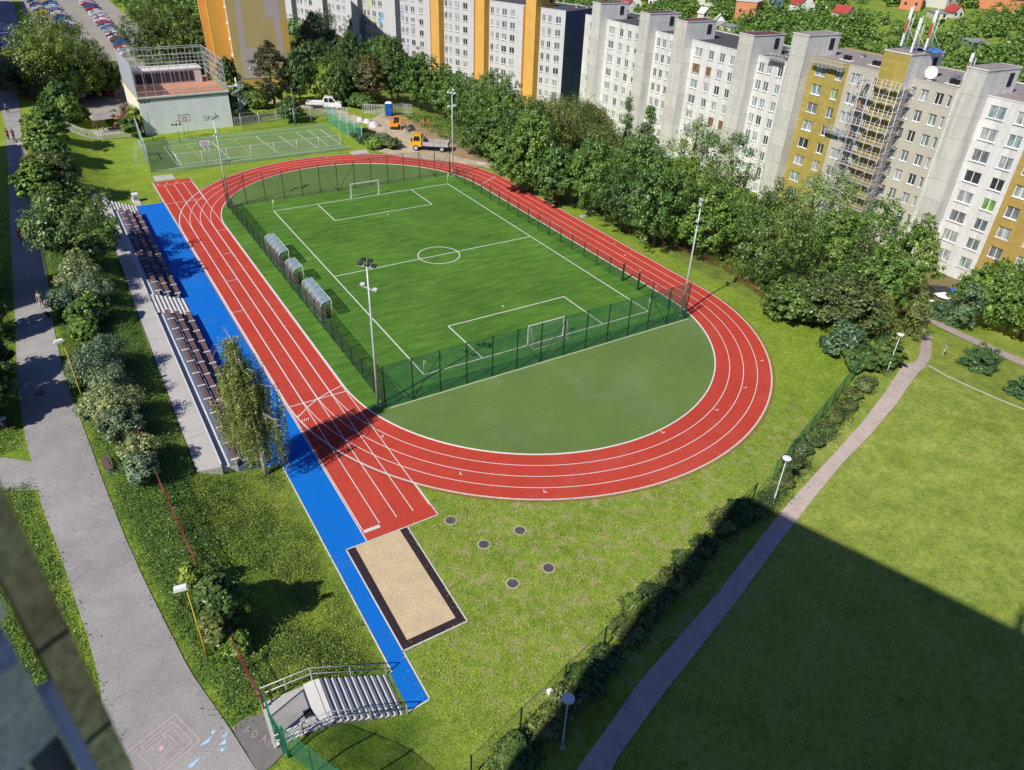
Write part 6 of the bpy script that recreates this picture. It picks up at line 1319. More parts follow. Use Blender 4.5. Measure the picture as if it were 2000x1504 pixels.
# garden houses
def house(x, y, w_, d_, h_, wall, roof, label, rz=.3, flat_=False, pitch=.5, name='garden_house', z=None):
    z = H(x, y)-.2 if z is None else z; w_ *= 1.25; d_ *= 1.25; h_ *= 1.25; t = empty(name, (x, y, z), rz, label, 'house', 'garden houses on the far slope')
    b = MB(); b.box(-w_/2, w_/2, -d_/2, d_/2, 0, h_, wall); 
    if not flat_: b.add([(-w_/2, -d_/2, h_), (-w_/2, d_/2, h_), (-w_/2, 0, h_+d_/2*pitch*2), (w_/2, -d_/2, h_), (w_/2, d_/2, h_), (w_/2, 0, h_+d_/2*pitch*2)], [(0,2,1), (3,4,5)], wall)
    b.obj('wall', parent=t); b = MB()
    if flat_: b.box(-w_/2-.3, w_/2+.3, -d_/2-.3, d_/2+.3, h_+.002, h_+.25, roof)
    else:
        r = h_+d_/2*pitch*2; e = .4; s = pitch*2*e
        b.add([(-w_/2-e, -d_/2-e, h_-s+.05), (w_/2+e, -d_/2-e, h_-s+.05), (w_/2+e, 0, r+.05), (-w_/2-e, 0, r+.05), (-w_/2-e, d_/2+e, h_-s+.05), (w_/2+e, d_/2+e, h_-s+.05)], [(0,1,2,3), (3,2,5,4)], roof)
        b.add([(-w_/2-e, -d_/2-e, h_-s-.12), (w_/2+e, -d_/2-e, h_-s-.12), (w_/2+e, 0, r-.12), (-w_/2-e, 0, r-.12), (-w_/2-e, d_/2+e, h_-s-.12), (w_/2+e, d_/2+e, h_-s-.12)], [(3,2,1,0), (4,5,2,3)], roof)
    b.obj('roof', parent=t)
    for sx in (-.25, .25):
        b = MB(); b.box(w_*sx-.5, w_*sx+.5, -d_/2-.04, -d_/2-.005, h_*.4, h_*.4+1.2, M['dark']); b.obj('window', parent=t)
        b = MB(); b.box(-w_/2-.04, -w_/2-.005, d_*sx-.5, d_*sx+.5, h_*.4, h_*.4+1.2, M['dark']); b.obj('window', parent=t)
RR = mat('red_tiles', (.38, .06, .05), .8, .15, 1); RB = mat('brown_tiles', (.19, .10, .085), .8, .12, 1); RG = mat('grey_sheet', (.28, .30, .30), .7, .1, 1); WO = mat('orange_house_wall', (.62, .25, .12), .85, .06, 1); WB = mat('blue_tank', (.10, .18, .28), .7, .1, 1)
HS = dict(orange=(8, 7, 5.5, WO, M['kerb'], 'orange two storey garden house with flat roof on the slope', True), small=(3.5, 3, 2.2, M['white'], M['white_c'], 'tiny white hut left of the orange house on the slope', False), small2=(7, 4, 2.4, M['white'], RG, 'long low white hut below the orange house on the slope', True),
 umbrella=(3, 3, 2.0, M['white_c'], M['white'], 'small pale pavilion with white roof on the slope', False), flat=(5, 4, 2.6, M['concrete'], M['concrete'], 'grey flat roofed shed beside the orange house', True), grey=(4.5, 4, 4, WB, RG, 'dark blue boxy hut with grey roof on the slope', True), red=(7, 6, 3.2, M['white'], RR, 'small white house with bright red gable roof on the slope', False),
 redlow=(6, 4, 1.8, M['kerb'], RR, 'low hut with red roof between the bushes left of the antennas', False), blueish=(5, 4, 2.5, WB, RG, 'blue grey hut at the top edge above the first white tower', True), red2=(7, 5, 3, M['kerb'], RR, 'house with dark red roof at the top above the white blocks', False), red3=(8, 5, 2.5, M['kerb'], RR, 'low house with red roof just behind the first white lift tower', False),
 white=(12, 8, 5.5, M['kerb'], RB, 'large pale house at the top edge right of the antennas', False), orange2=(10, 7, 4, WO, RR, 'orange walled house with dark red roof above the antennas', False), greyroof=(9, 4, 2, M['kerb'], RG, 'long grey roofed shed right of the antennas', True), redlow2=(5, 4, 2, M['kerb'], RR, 'small pink-red roofed hut right of the grey shed', False),
 brown=(20, 13, 4.5, WO, RB, 'large house with brown hipped roof at the top right corner', False), small3=(5, 4, 3, M['white'], RG, 'pale hut at the top edge among trees', True), glass=(9, 5, 1.6, RG, RG, 'flat greenhouse with grey panes in the hillside gardens', True), s4=(5, 5, 3, M['white'], RR, 'tiny house with red roof at the top edge right of the white towers', False))
for i, ((x, y), k) in enumerate(D_hill):
    w_, d_, h_, wm, rm, lb, fl = HS[k]; house(x, y, w_, d_, h_, wm, rm, lb, .5+.35*(i % 4), fl)
t = empty('hedge', (352, 118, H(352, 118)), .2, 'clipped dark green hedge before the large brown roofed house', 'hedge'); me = quads_mesh('foliage', np.random.RandomState(4).rand(2600, 3)*np.array([22, 2.5, 3.5]), np.random.RandomState(5).normal(size=(2600, 3)), .9, LEAF['dark'], .8); link('foliage', me, t, (-11, -9, 0))
# ================================================================== vehicles
def wheel_mesh(r=.33, w_=.22):
    b = MB(); n = 16
    ring_ = [(r*math.cos(2*math.pi*i/n), r*math.sin(2*math.pi*i/n)) for i in range(n)]
    vs = [(x, -w_/2, z) for x, z in ring_]+[(x, w_/2, z) for x, z in ring_]; b.add(vs, [(i, n+i, n+(i+1) % n, (i+1) % n) for i in range(n)]+[tuple(range(n)), tuple(range(n, 2*n))[::-1]], M['black'])
    r2 = r*.6; vs = [(x*.6, s*(w_/2+.012), z*.6) for s in (-1, 1) for x, z in ring_]; b.add(vs, [tuple(range(n)), tuple(range(n, 2*n))[::-1]], M['galv']); return b.mesh('wheel')
WH = wheel_mesh(); WHB = wheel_mesh(.45, .26)
M['cglass'] = mat('car_glass', (.02, .025, .03), .08, .1, 2, spec=.8)
def car_meshes(paint):
    b = MB(); prof = [(-2.1, .35), (-2.15, .75), (-1.95, .95), (-1.45, 1.0), (-1.05, 1.42), (.45, 1.45), (1.05, 1.02), (1.85, .88), (2.1, .65), (2.1, .35)]
    W_ = [.80, .84, .84, .84, .66, .66, .84, .82, .78, .78]; n = len(prof)
    vs = [(x, -w_, z) for (x, z), w_ in zip(prof, W_)]+[(x, w_, z) for (x, z), w_ in zip(prof, W_)]
    b.add(vs, [(i, i+1, n+i+1, n+i) for i in range(n-1)]+[(n-1, 0, n, 2*n-1)]+[tuple(range(n))[::-1], tuple(range(n, 2*n))], paint); body = b.mesh('body')
    b = MB(); e = .012
    b.add([(-1.42, -.74, 1.05), (-1.42, .74, 1.05), (-1.1, .62, 1.39), (-1.1, -.62, 1.39)], [(0,1,2,3)], M['cglass']); b.add([(.52, -.62, 1.42+e), (.52, .62, 1.42+e), (1.03, .74, 1.07), (1.03, -.74, 1.07)], [(0,1,2,3)], M['cglass'])
    for s in (-1, 1): b.add([(-1.3, s*.815, 1.04), (.88, s*.815, 1.06), (.38, s*.685, 1.38), (-1.02, s*.685, 1.38)], [(0,1,2,3)] if s < 0 else [(3,2,1,0)], M['cglass'])
    return body, b.mesh('windows')
PAINT = [('white', (.75, .75, .74)), ('silver', (.42, .44, .46)), ('red', (.45, .02, .03)), ('blue', (.02, .07, .28)), ('dark grey', (.05, .055, .06)), ('black', (.015, .015, .02)), ('light blue', (.12, .25, .42)), ('dark red', (.18, .02, .03)), ('yellow', (.60, .38, .03)), ('green', (.03, .12, .07)), ('beige', (.45, .40, .32))]
CM = {n: car_meshes(mat('car_paint_'+n.replace(' ', '_'), c, .25, .03, 1, spec=.6)) for n, c in PAINT}
def car(x, y, rz, colr, z=None):
    t = empty('parked_car', (x, y, (H(x, y) if z is None else z)+.05), rz); bm, wm = CM[colr]; link('body', bm, t); link('windows', wm, t)
    for sx in (-1.32, 1.3):
        for sy in (-.76, .76): link('wheel', WH, t, (sx, sy, .33))
    return t
cr_ = random.Random(4)
def car_row(P0, P1, n, rz, seq, rowname, skip=()):
    L = [i for i in range(n) if i not in skip]
    for j, i in enumerate(L):
        p = Vector(P0).lerp(Vector(P1), i/max(1, n-1)); c = seq[j % len(seq)]; t = car(p.x+cr_.uniform(-.25, .25), p.y, rz+cr_.uniform(-.03, .03)+(math.pi if cr_.random() < .4 else 0), c)
        tag(t, '%s car, %s from the near end, %s' % (c, ordw(j), rowname), 'car', 'cars in the car park')
car_row((-14.2, 129), (-12.9, 236), 41, .03, ['white', 'silver', 'white', 'red', 'dark grey', 'blue', 'blue', 'dark grey', 'red', 'white', 'dark red', 'white', 'silver', 'light blue', 'dark grey', 'silver', 'dark grey', 'red', 'red', 'white', 'red', 'white', 'beige', 'silver'], 'row by the orange block', (12, 20, 29))
car_row((-22.9, 168), (-24.0, 240), 28, .0, ['dark grey', 'light blue', 'dark red', 'silver', 'white', 'blue', 'light blue', 'black', 'blue', 'yellow', 'silver', 'white'], 'middle car park row', (3, 9, 17))
car_row((-38.0, 140), (-38.4, 178), 15, .02, ['green', 'silver', 'blue', 'dark red', 'silver', 'light blue', 'black', 'white', 'dark red'], 'shaded row at left edge', (4,))
car_row((-27.3, 206), (-27.9, 246), 15, .0, ['yellow', 'blue', 'dark grey', 'white', 'silver', 'dark red', 'blue'], 'shaded row at top left', (6,))
for i, ((x, y), c) in enumerate(zip(D_carsE, ['silver', 'white', 'black', 'red', 'white'])):
    t = car(x, y, 1.2+.2*i, c); tag(t, c+' car half hidden under the dark trees left of the sports hall, '+ordw(i)+' from left', 'car', 'cars under the trees by the hall')
# pickup with long bed
t = empty('crew_cab_pickup', (11.9, 72.6, H(11.9, 72.6)+.06), rad(-28), 'white crew cab flatbed pickup parked on the service road behind the court', 'pickup'); M['pwhite'] = mat('pickup_white', (.80, .80, .80), .3, .03, 1, spec=.5)
def cab(parent, x0, prof, w_, m_, name='cab'):
    n = len(prof); b = MB(); b.add([(x0+x, -w_+(0.10 if z > 1.4 else 0), z) for x, z in prof]+[(x0+x, w_-(0.10 if z > 1.4 else 0), z) for x, z in prof], [(i, i+1, n+i+1, n+i) for i in range(n-1)]+[(n-1, 0, n, 2*n-1)]+[tuple(range(n))[::-1], tuple(range(n, 2*n))], m_); return b.obj(name, parent=parent)
cab(t, 0, [(-.1, .5), (-.1, 2.05), (.1, 2.25), (1.75, 2.25), (2.35, 1.45), (3.15, 1.15), (3.3, .9), (3.3, .45)], .98, M['pwhite'])
b = MB(); b.add([(1.83, -.78, 2.16), (1.83, .78, 2.16), (2.36, .86, 1.48), (2.36, -.86, 1.48)], [(0,3,2,1)], M['cglass']); b.obj('windscreen', parent=t)
for s in (-1, 1):
    for xa, xb, xc in ((.12, .82, .82), (.98, 2.1, 1.6)): b = MB(); b.add([(xa, s*.985, 1.42), (xb, s*.985, 1.42), (xc, s*.90, 2.1), (xa, s*.90, 2.1)], [(0,1,2,3)] if s < 0 else [(3,2,1,0)], M['cglass']); b.obj('side_window', parent=t)
b = MB(); b.box(-3.4, -.15, -1.05, 1.05, .82, .92, M['steel']); b.box(-3.4, -.15, -1.05, -1.0, .92, 1.32, M['pwhite']); b.box(-3.4, -.15, 1.0, 1.05, .92, 1.32, M['pwhite']); b.box(-3.4, -3.35, -1.0, 1.0, .92, 1.32, M['pwhite']); b.box(-.2, -.15, -1.0, 1.0, .92, 1.32, M['pwhite']); b.obj('cargo_bed', parent=t)
for s in (-.85, .85): b = MB(); b.box(3.3, 3.34, s-.15, s+.15, .72, .92, M['galv']); b.obj('headlight', parent=t)
b = MB(); b.box(3.25, 3.4, -.95, .95, .4, .62, M['black']); b.obj('bumper', parent=t)
for sx in (-2.3, 2.35):
    for sy in (-.86, .86): link('wheel', WH, t, (sx, sy, .33))
# tipper truck
t = empty('tipper_truck', (17.9, 39.0, .07), rad(143), 'yellow cab tipper truck with grey open bed standing on the gravel beside the track', 'truck'); M['tyel'] = mat('truck_yellow', (.70, .40, .02), .35, .06, 1, spec=.5); M['bedg'] = mat('tipper_grey', (.42, .41, .42), .6, .2, 2, fine=.15)
cab(t, 1.2, [(0, .7), (0, 2.35), (.15, 2.5), (1.25, 2.5), (1.6, 1.75), (1.75, 1.2), (1.75, .6)], 1.05, M['tyel'])
b = MB(); b.add([(2.50, -.85, 2.36), (2.50, .85, 2.36), (2.83, .92, 1.7), (2.83, -.92, 1.7)], [(0,3,2,1)], M['cglass']); b.obj('windscreen', parent=t)
for s in (-1, 1): b = MB(); b.add([(1.45, s*1.055, 1.6), (2.5, s*1.055, 1.6), (2.35, s*.97, 2.3), (1.45, s*.97, 2.3)], [(0,1,2,3)] if s < 0 else [(3,2,1,0)], M['cglass']); b.obj('side_window', parent=t); b = MB(); b.box(2.75, 2.85, s*1.1-.1, s*1.1+.1, 1.5, 2.1, M['black']); b.obj('mirror', parent=t)
b = MB(); b.box(-3.0, 2.6, -.45, .45, .5, .75, M['black']); b.obj('chassis', parent=t)
b = MB(); b.box(-3.2, 1.0, -1.1, 1.1, .85, .97, M['bedg'])
for y in (-1.1, 1.05): b.box(-3.2, 1.0, y, y+.05, .97, 1.5, M['bedg'])
b.box(-3.2, -3.15, -1.05, 1.05, .97, 1.5, M['bedg']); b.box(.9, 1.0, -1.1, 1.1, .97, 2.05, M['bedg']); b.obj('tipper_bed', parent=t)
b = MB(); b.add([(-3.0,-1,.98), (.8,-1,.98), (.8,1,.98), (-3,1,.98), (-1.6,0,1.3), (0,0.1,1.35)], [(0,1,5,4), (1,2,5), (2,3,4,5), (3,0,4)], M['dirt']); b.obj('load', parent=t)
for sx in (-2.2, 2.1):
    for sy in (-.92, .92): link('wheel', WHB, t, (sx, sy, .45))
# mini excavator
t = empty('mini_excavator', (18.2, 53.4, .07), rad(-35), 'orange mini excavator with raised arm standing on the gravel yard', 'excavator'); t.scale = (.8, .8, .82); M['eor'] = mat('excavator_orange', (.75, .30, .02), .4, .08, 2)
for s in (-.75, .75):
    b = MB(); n = 12; pr = [(1.1*math.cos(a)*1.0+(.35 if math.cos(a) > 0 else -.35), .28+.28*math.sin(a)) for a in [2*math.pi*i/n for i in range(n)]]; b.add([(x*.8, s-.18, z) for x, z in pr]+[(x*.8, s+.18, z) for x, z in pr], [(i, n+i, n+(i+1) % n, (i+1) % n) for i in range(n)]+[tuple(range(n)), tuple(range(n, 2*n))[::-1]], M['black']); b.obj('track', parent=t)
b = MB(); b.box(-1.1, .7, -.8, .8, .6, 1.25, M['eor']); b.box(-1.2, -.3, -.75, .75, 1.25, 1.65, M['eor']); b.obj('body', parent=t)
b = MB(); b.box(-.3, .7, -.05, .75, 1.25, 2.45, M['cglass']); b.box(-.35, .75, -.1, .8, 2.45, 2.55, M['eor']); b.obj('cab', parent=t)
b = MB(); b.bar((.7, -.4, 1.0), (1.6, -.4, 2.6), .2, .22, M['eor']); b.bar((1.6, -.4, 2.6), (2.7, -.4, 2.3), .18, .2, M['eor']); b.obj('boom', parent=t)
b = MB(); b.bar((2.7, -.4, 2.3), (2.9, -.4, 1.0), .15, .16, M['eor']); b.obj('dipper_arm', parent=t)
b = MB(); b.add([(2.6,-.65,1.0), (3.1,-.65,1.0), (3.0,-.65,.55), (2.6,-.65,.6), (2.6,-.15,1.0), (3.1,-.15,1.0), (3.0,-.15,.55), (2.6,-.15,.6)], [(0,1,2,3), (7,6,5,4), (1,5,6,2), (2,6,7,3), (0,3,7,4)], M['steel']); b.obj('bucket', parent=t)
b = MB(); b.box(1.2, 1.3, -.9, .9, .1, .5, M['eor']); b.obj('dozer_blade', parent=t)
for i, (x, y, a) in enumerate(((20.6, 53.2, .3), (19.9, 50.9, .5))): b = MB(); b.box(-1.0, 1.0, -.3, .3, 0, .3, M['steel']); b.box(-.9, .9, -.2, .2, .3, .36, M['black']); o = b.obj('steel_bucket', loc=(x, y, .07)); o.rotation_euler = (0, 0, a); tag(o, 'grey steel digging attachment lying on the gravel '+('right of' if i == 0 else 'in front of')+' the excavator', 'excavator bucket', 'attachments on the gravel')
# portable toilet
t = empty('portable_toilet', (21.1, 63.0, .07), rad(-30), 'blue portable toilet with white roof between the construction fence panels', 'portable toilet'); M['toil'] = mat('toilet_blue', (.01, .09, .42), .4, .06, 2)
b = MB(); b.box(-.6, .6, -.6, .6, .1, 2.2, M['toil']); b.box(-.65, .65, -.65, .65, 0, .1, M['black']); b.obj('cabin', parent=t)
b = MB(); b.add([(-.66,-.66,2.2), (.66,-.66,2.2), (.66,.66,2.2), (-.66,.66,2.2), (-.4,-.4,2.4), (.4,-.4,2.4), (.4,.4,2.4), (-.4,.4,2.4)], [(0,1,5,4), (1,2,6,5), (2,3,7,6), (3,0,4,7), (4,5,6,7)], M['white']); b.obj('roof', parent=t)
b = MB(); b.box(-.42, .42, -.625, -.602, .2, 2.05, M['toil']); b.box(.30, .36, -.65, -.625, 1.0, 1.2, M['white']); b.obj('door', parent=t)
# bags and planks on the yard
for i, (x, y, s, lb) in enumerate(((14.6, 61.2, 1.0, 'farthest white building-material bag by the netting corner'), (15.3, 59.3, 1.1, 'middle white building-material bag beside the gravel yard'), (15.4, 56.4, 1.3, 'large white sheet covered pile beside the gravel yard'))):
    rs = random.Random(i); n = 12; b = MB(); vs = [(0, 0, .7*s)]+[(s*.55*math.cos(2*math.pi*k/n)*rs.uniform(.8, 1.1), s*.55*math.sin(2*math.pi*k/n)*rs.uniform(.8, 1.1), .6*s*rs.uniform(.8, 1.1)) for k in range(n)]+[(s*.75*math.cos(2*math.pi*k/n)*rs.uniform(.85, 1.15), s*.75*math.sin(2*math.pi*k/n)*rs.uniform(.85, 1.15), 0) for k in range(n)]
    b.add(vs, [(0, 1+k, 1+(k+1) % n) for k in range(n)]+[(1+k, n+1+k, n+1+(k+1) % n, 1+(k+1) % n) for k in range(n)], M['bagw'], True); o = b.obj('material_bag', loc=(x, y, .05)); tag(o, lb, 'bag', 'bags on the gravel yard')
t = empty('concrete_beams', (22.2, 28.0, H(22.2, 28.0)), rad(-60), 'pair of long concrete beams lying on the grass outside the far bend', 'concrete beams')
for k in (0, .35): b = MB(); b.box(-1.6, 1.6, k, k+.25, 0, .25, M['concrete']); b.obj('beam', parent=t)
for i, (p, c, s) in enumerate(((D_misc['tarp1'], M['lamp_dark'], 1.8), (D_misc['tarp2'], mat('bright_blue_sheet', (.01, .12, .60), .5, .1, 3), 1.2), (D_misc['tarp3'], M['white'], 1.1))):
    rs = random.Random(30+i); n = 9; b = MB(); vs = [(0, 0, .9)]+[(s*math.cos(2*math.pi*k/n)*rs.uniform(.7, 1.2), s*math.sin(2*math.pi*k/n)*rs.uniform(.7, 1.2), rs.uniform(.05, .4)) for k in range(n)]; b.add(vs, [(0, 1+k, 1+(k+1) % n) for k in range(n)], c); o = b.obj('tarpaulin', loc=(p[0], p[1], H(*p)+.05)); tag(o, ['black sheeting heap', 'bright blue sheeting heap', 'white sheeting heap'][i]+' at the foot of the white apartment section', 'tarpaulin', 'sheeting heaps by the building')
# ================================================================== lamps, bench, bin, manholes
def street_lamp(x, y, label, h=5.1, pole='yellow_p', rz=0.):
    t = empty('street_lamp', (x, y, H(x, y)), rz, label, 'street lamp', 'box headed lamps along the promenade'); b = MB(); b.tube([(0,0,0), (0,0,h*.25), (0,0,h)], [.065, .045, .033], M[pole], 8); b.obj('pole', parent=t)
    b = MB(); n = 12; b.add([(-.55, -.16, h-.02), (.08, -.14, h-.02), (.08, .14, h-.02), (-.55, .16, h-.02), (-.50, -.13, h+.16), (.04, -.12, h+.16), (.04, .12, h+.16), (-.50, .13, h+.16)], [(3,2,1,0), (4,5,6,7), (0,1,5,4), (1,2,6,5), (2,3,7,6), (3,0,4,7)], M['lampw']); b.obj('lamp_head', parent=t)
street_lamp(-35.1, -44.0, 'yellow pole street lamp with white box head, nearest the entrance gate', rz=rad(-10))
street_lamp(-38.05, -16.5, 'yellow pole street lamp beside silvery shrubs next to the near stand section', rz=rad(10))
street_lamp(-38.15, 11.1, 'street lamp with pale pole beside the large feathery tree', pole='galv', rz=rad(10))
street_lamp(-38.1, 39.0, 'yellow pole street lamp at the shaded part of the promenade', rz=rad(10))
def disc_lamp(x, y, label, h=4.0):
    t = empty('disc_lamp', (x, y, H(x, y)), 0, label, 'street lamp', 'disc topped lamps along the brick path'); b = MB(); b.tube([(0,0,0), (0,0,.9), (0,0,.92), (0,0,h)], [.07, .06, .035, .03], M['galv'], 8); b.tube([(0,0,0), (0,0,.04)], .15, M['galv'], 10); b.obj('pole', parent=t)
    b = MB(); n = 24; vs = [(0, 0, h+.07)]+[(.30*math.cos(2*math.pi*i/n), .30*math.sin(2*math.pi*i/n), h+.04) for i in range(n)]+[(.30*math.cos(2*math.pi*i/n), .30*math.sin(2*math.pi*i/n), h) for i in range(n)]; b.add(vs, [(0, 1+i, 1+(i+1) % n) for i in range(n)]+[(1+i, n+1+i, n+1+(i+1) % n, 1+(i+1) % n) for i in range(n)]+[tuple(range(n+1, 2*n+1))[::-1]], M['lampw']); b.obj('disc', parent=t)
    b = MB(); b.tube([(0,0,h-.35), (0,0,h-.05)], [.05, .09], M['white'], 10); b.obj('lantern', parent=t)
disc_lamp(1.54, -48.97, 'disc topped lamp in the sun beside the brick path, casting a round shadow', 4.0)
disc_lamp(24.6, -41.8, 'disc topped lamp between the dark bush and the bike stand', 4.0)
disc_lamp(43.1, -34.45, 'farthest disc topped lamp beside the sheeting heaps', 3.4)
disc_lamp(-21.4, -56.1, 'disc topped lamp standing in the building shadow, nearest the camera', 3.95)
def plain_lamp(x, y, h, label):
    t = empty('street_lamp', (x, y, H(x, y)), 0, label, 'street lamp'); b = MB(); b.tube([(0,0,0), (0,0,h)], [.06, .04], M['steel'], 6); b.obj('pole', parent=t); b = MB(); b.add([(0,0,h+.3)]+[(.22*math.cos(k*.785), .22*math.sin(k*.785), h+.1) for k in range(8)]+[(0,0,h-.05)], [(0, 1+k, 1+(k+1) % 8) for k in range(8)]+[(9, 1+(k+1) % 8, 1+k) for k in range(8)], M['lampw'], True); b.obj('globe', parent=t)
plain_lamp(26.0, 92.0, 4.0, 'globe lamp at the dark grove behind the white pickup'); plain_lamp(3.6, 93.0, 4.0, 'globe lamp in front of the lilac painted gable')
t = empty('park_bench', (-37.5, -26.0, H(-37.5, -26.0)), rad(8), 'small brown park bench with backrest beside the promenade', 'bench')
for k in range(3): b = MB(); b.box(-.18+k*.13, -.07+k*.13, -.75, .75, .42, .46, M['bench']); b.obj('seat_slat', parent=t)
b = MB(); b.box(.24, .28, -.75, .75, .55, .66, M['bench']); b.box(.27, .31, -.75, .75, .70, .81, M['bench']); b.obj('backrest', parent=t)
for y in (-.6, .6): b = MB(); b.box(-.18, .26, y-.04, y+.04, 0, .42, M['concrete']); b.bar((.24, y, .4), (.29, y, .85), .05, .05, M['steel']); b.obj('bench_leg', parent=t)
t = empty('litter_bin', (-43.1, -17.8, H(-43.1, -17.8)), 0, 'grey round litter bin with metal lid on the grass at the left edge', 'litter bin'); b = MB(); b.tube([(0,0,0), (0,0,.85)], [.24, .26], M['lamp_dark'], 14); b.obj('bin_body', parent=t); b = MB(); b.tube([(0,0,.86), (0,0,.93)], [.29, .2], M['galv'], 14); b.obj('lid', parent=t)
for i, (x, y) in enumerate(D_manhole):
    t = empty('manhole', (x, y, .0), 0, 'dark round manhole cover in the dry lawn, '+['nearest the corner of the red straight', 'left one behind the first', 'farthest from the camera near the bend', 'the one furthest right', 'nearest the sand pit corner and camera'][i], 'manhole cover', 'manhole covers in the lawn')
    b = MB(); b.disc((0,0), .46, .030, M['mhring'], 20); b.obj('gravel_ring', parent=t); b = MB(); b.tube([(0,0,.0), (0,0,.05)], .33, M['manhole'], 20); b.obj('cover', parent=t)
x, y = D_manhole2[1][0], D_manhole2[1][1]; t = empty('manhole', (x, y, H(x, y)+.05), 0, 'reddish round manhole cover in the promenade asphalt', 'manhole cover'); b = MB(); b.tube([(0,0,-.02), (0,0,.02)], .38, mat('red_cover', (.25, .15, .14), .7, .15, 4), 20); b.obj('cover', parent=t)
x, y = D_manhole2[0]; t = empty('manhole', (x, y, H(x, y)), 0, 'pale ringed manhole on the grass strip behind the far straight', 'manhole cover'); b = MB(); b.disc((0,0), .6, .03, M['mhring'], 20); b.obj('gravel_ring', parent=t); b = MB(); b.tube([(0,0,0), (0,0,.06)], .35, M['concrete'], 18); b.obj('cover', parent=t)
t = empty('bike_stand', (27.6, -40.2, H(27.6, -40.2)), rad(-20), 'row of rusty bicycle hoops on the grass beside the brick path', 'bike stand')
for k in range(5): b = MB(); b.tube([(k*.55-1.1, -.35, 0), (k*.55-1.1, -.35, .75), (k*.55-1.1, .35, .75), (k*.55-1.1, .35, 0)], .03, M['rust'], 6); b.obj('hoop', parent=t)
t = empty('info_sign', (35.9, -40.9, H(35.9, -40.9)), rad(30), 'small grey slanted sign beside the cross path', 'sign'); b = MB(); b.bar((0,0,0), (0,0,1.1), .06, .06, M['galv']); b.obj('post', parent=t); b = MB(); b.add([(-.3,-.15,1.0), (.3,-.15,1.0), (.3,.15,1.25), (-.3,.15,1.25)], [(0,1,2,3)], M['galv']); b.obj('board', parent=t)
# white objects at the fence, near lamp in the shadow
t = empty('garden_stone', (-20.3, -53.4, 0), 0, 'small white pointed box beside the fence in the building shadow', 'box'); b = MB(); b.box(-.15, .15, -.12, .12, 0, .3, M['white']); b.obj('box_body', parent=t); b = MB(); b.add([(-.18,-.15,.3), (.18,-.15,.3), (.18,.15,.3), (-.18,.15,.3), (0,0,.5)], [(0,1,4), (1,2,4), (2,3,4), (3,0,4)], M['white']); b.obj('lid', parent=t)
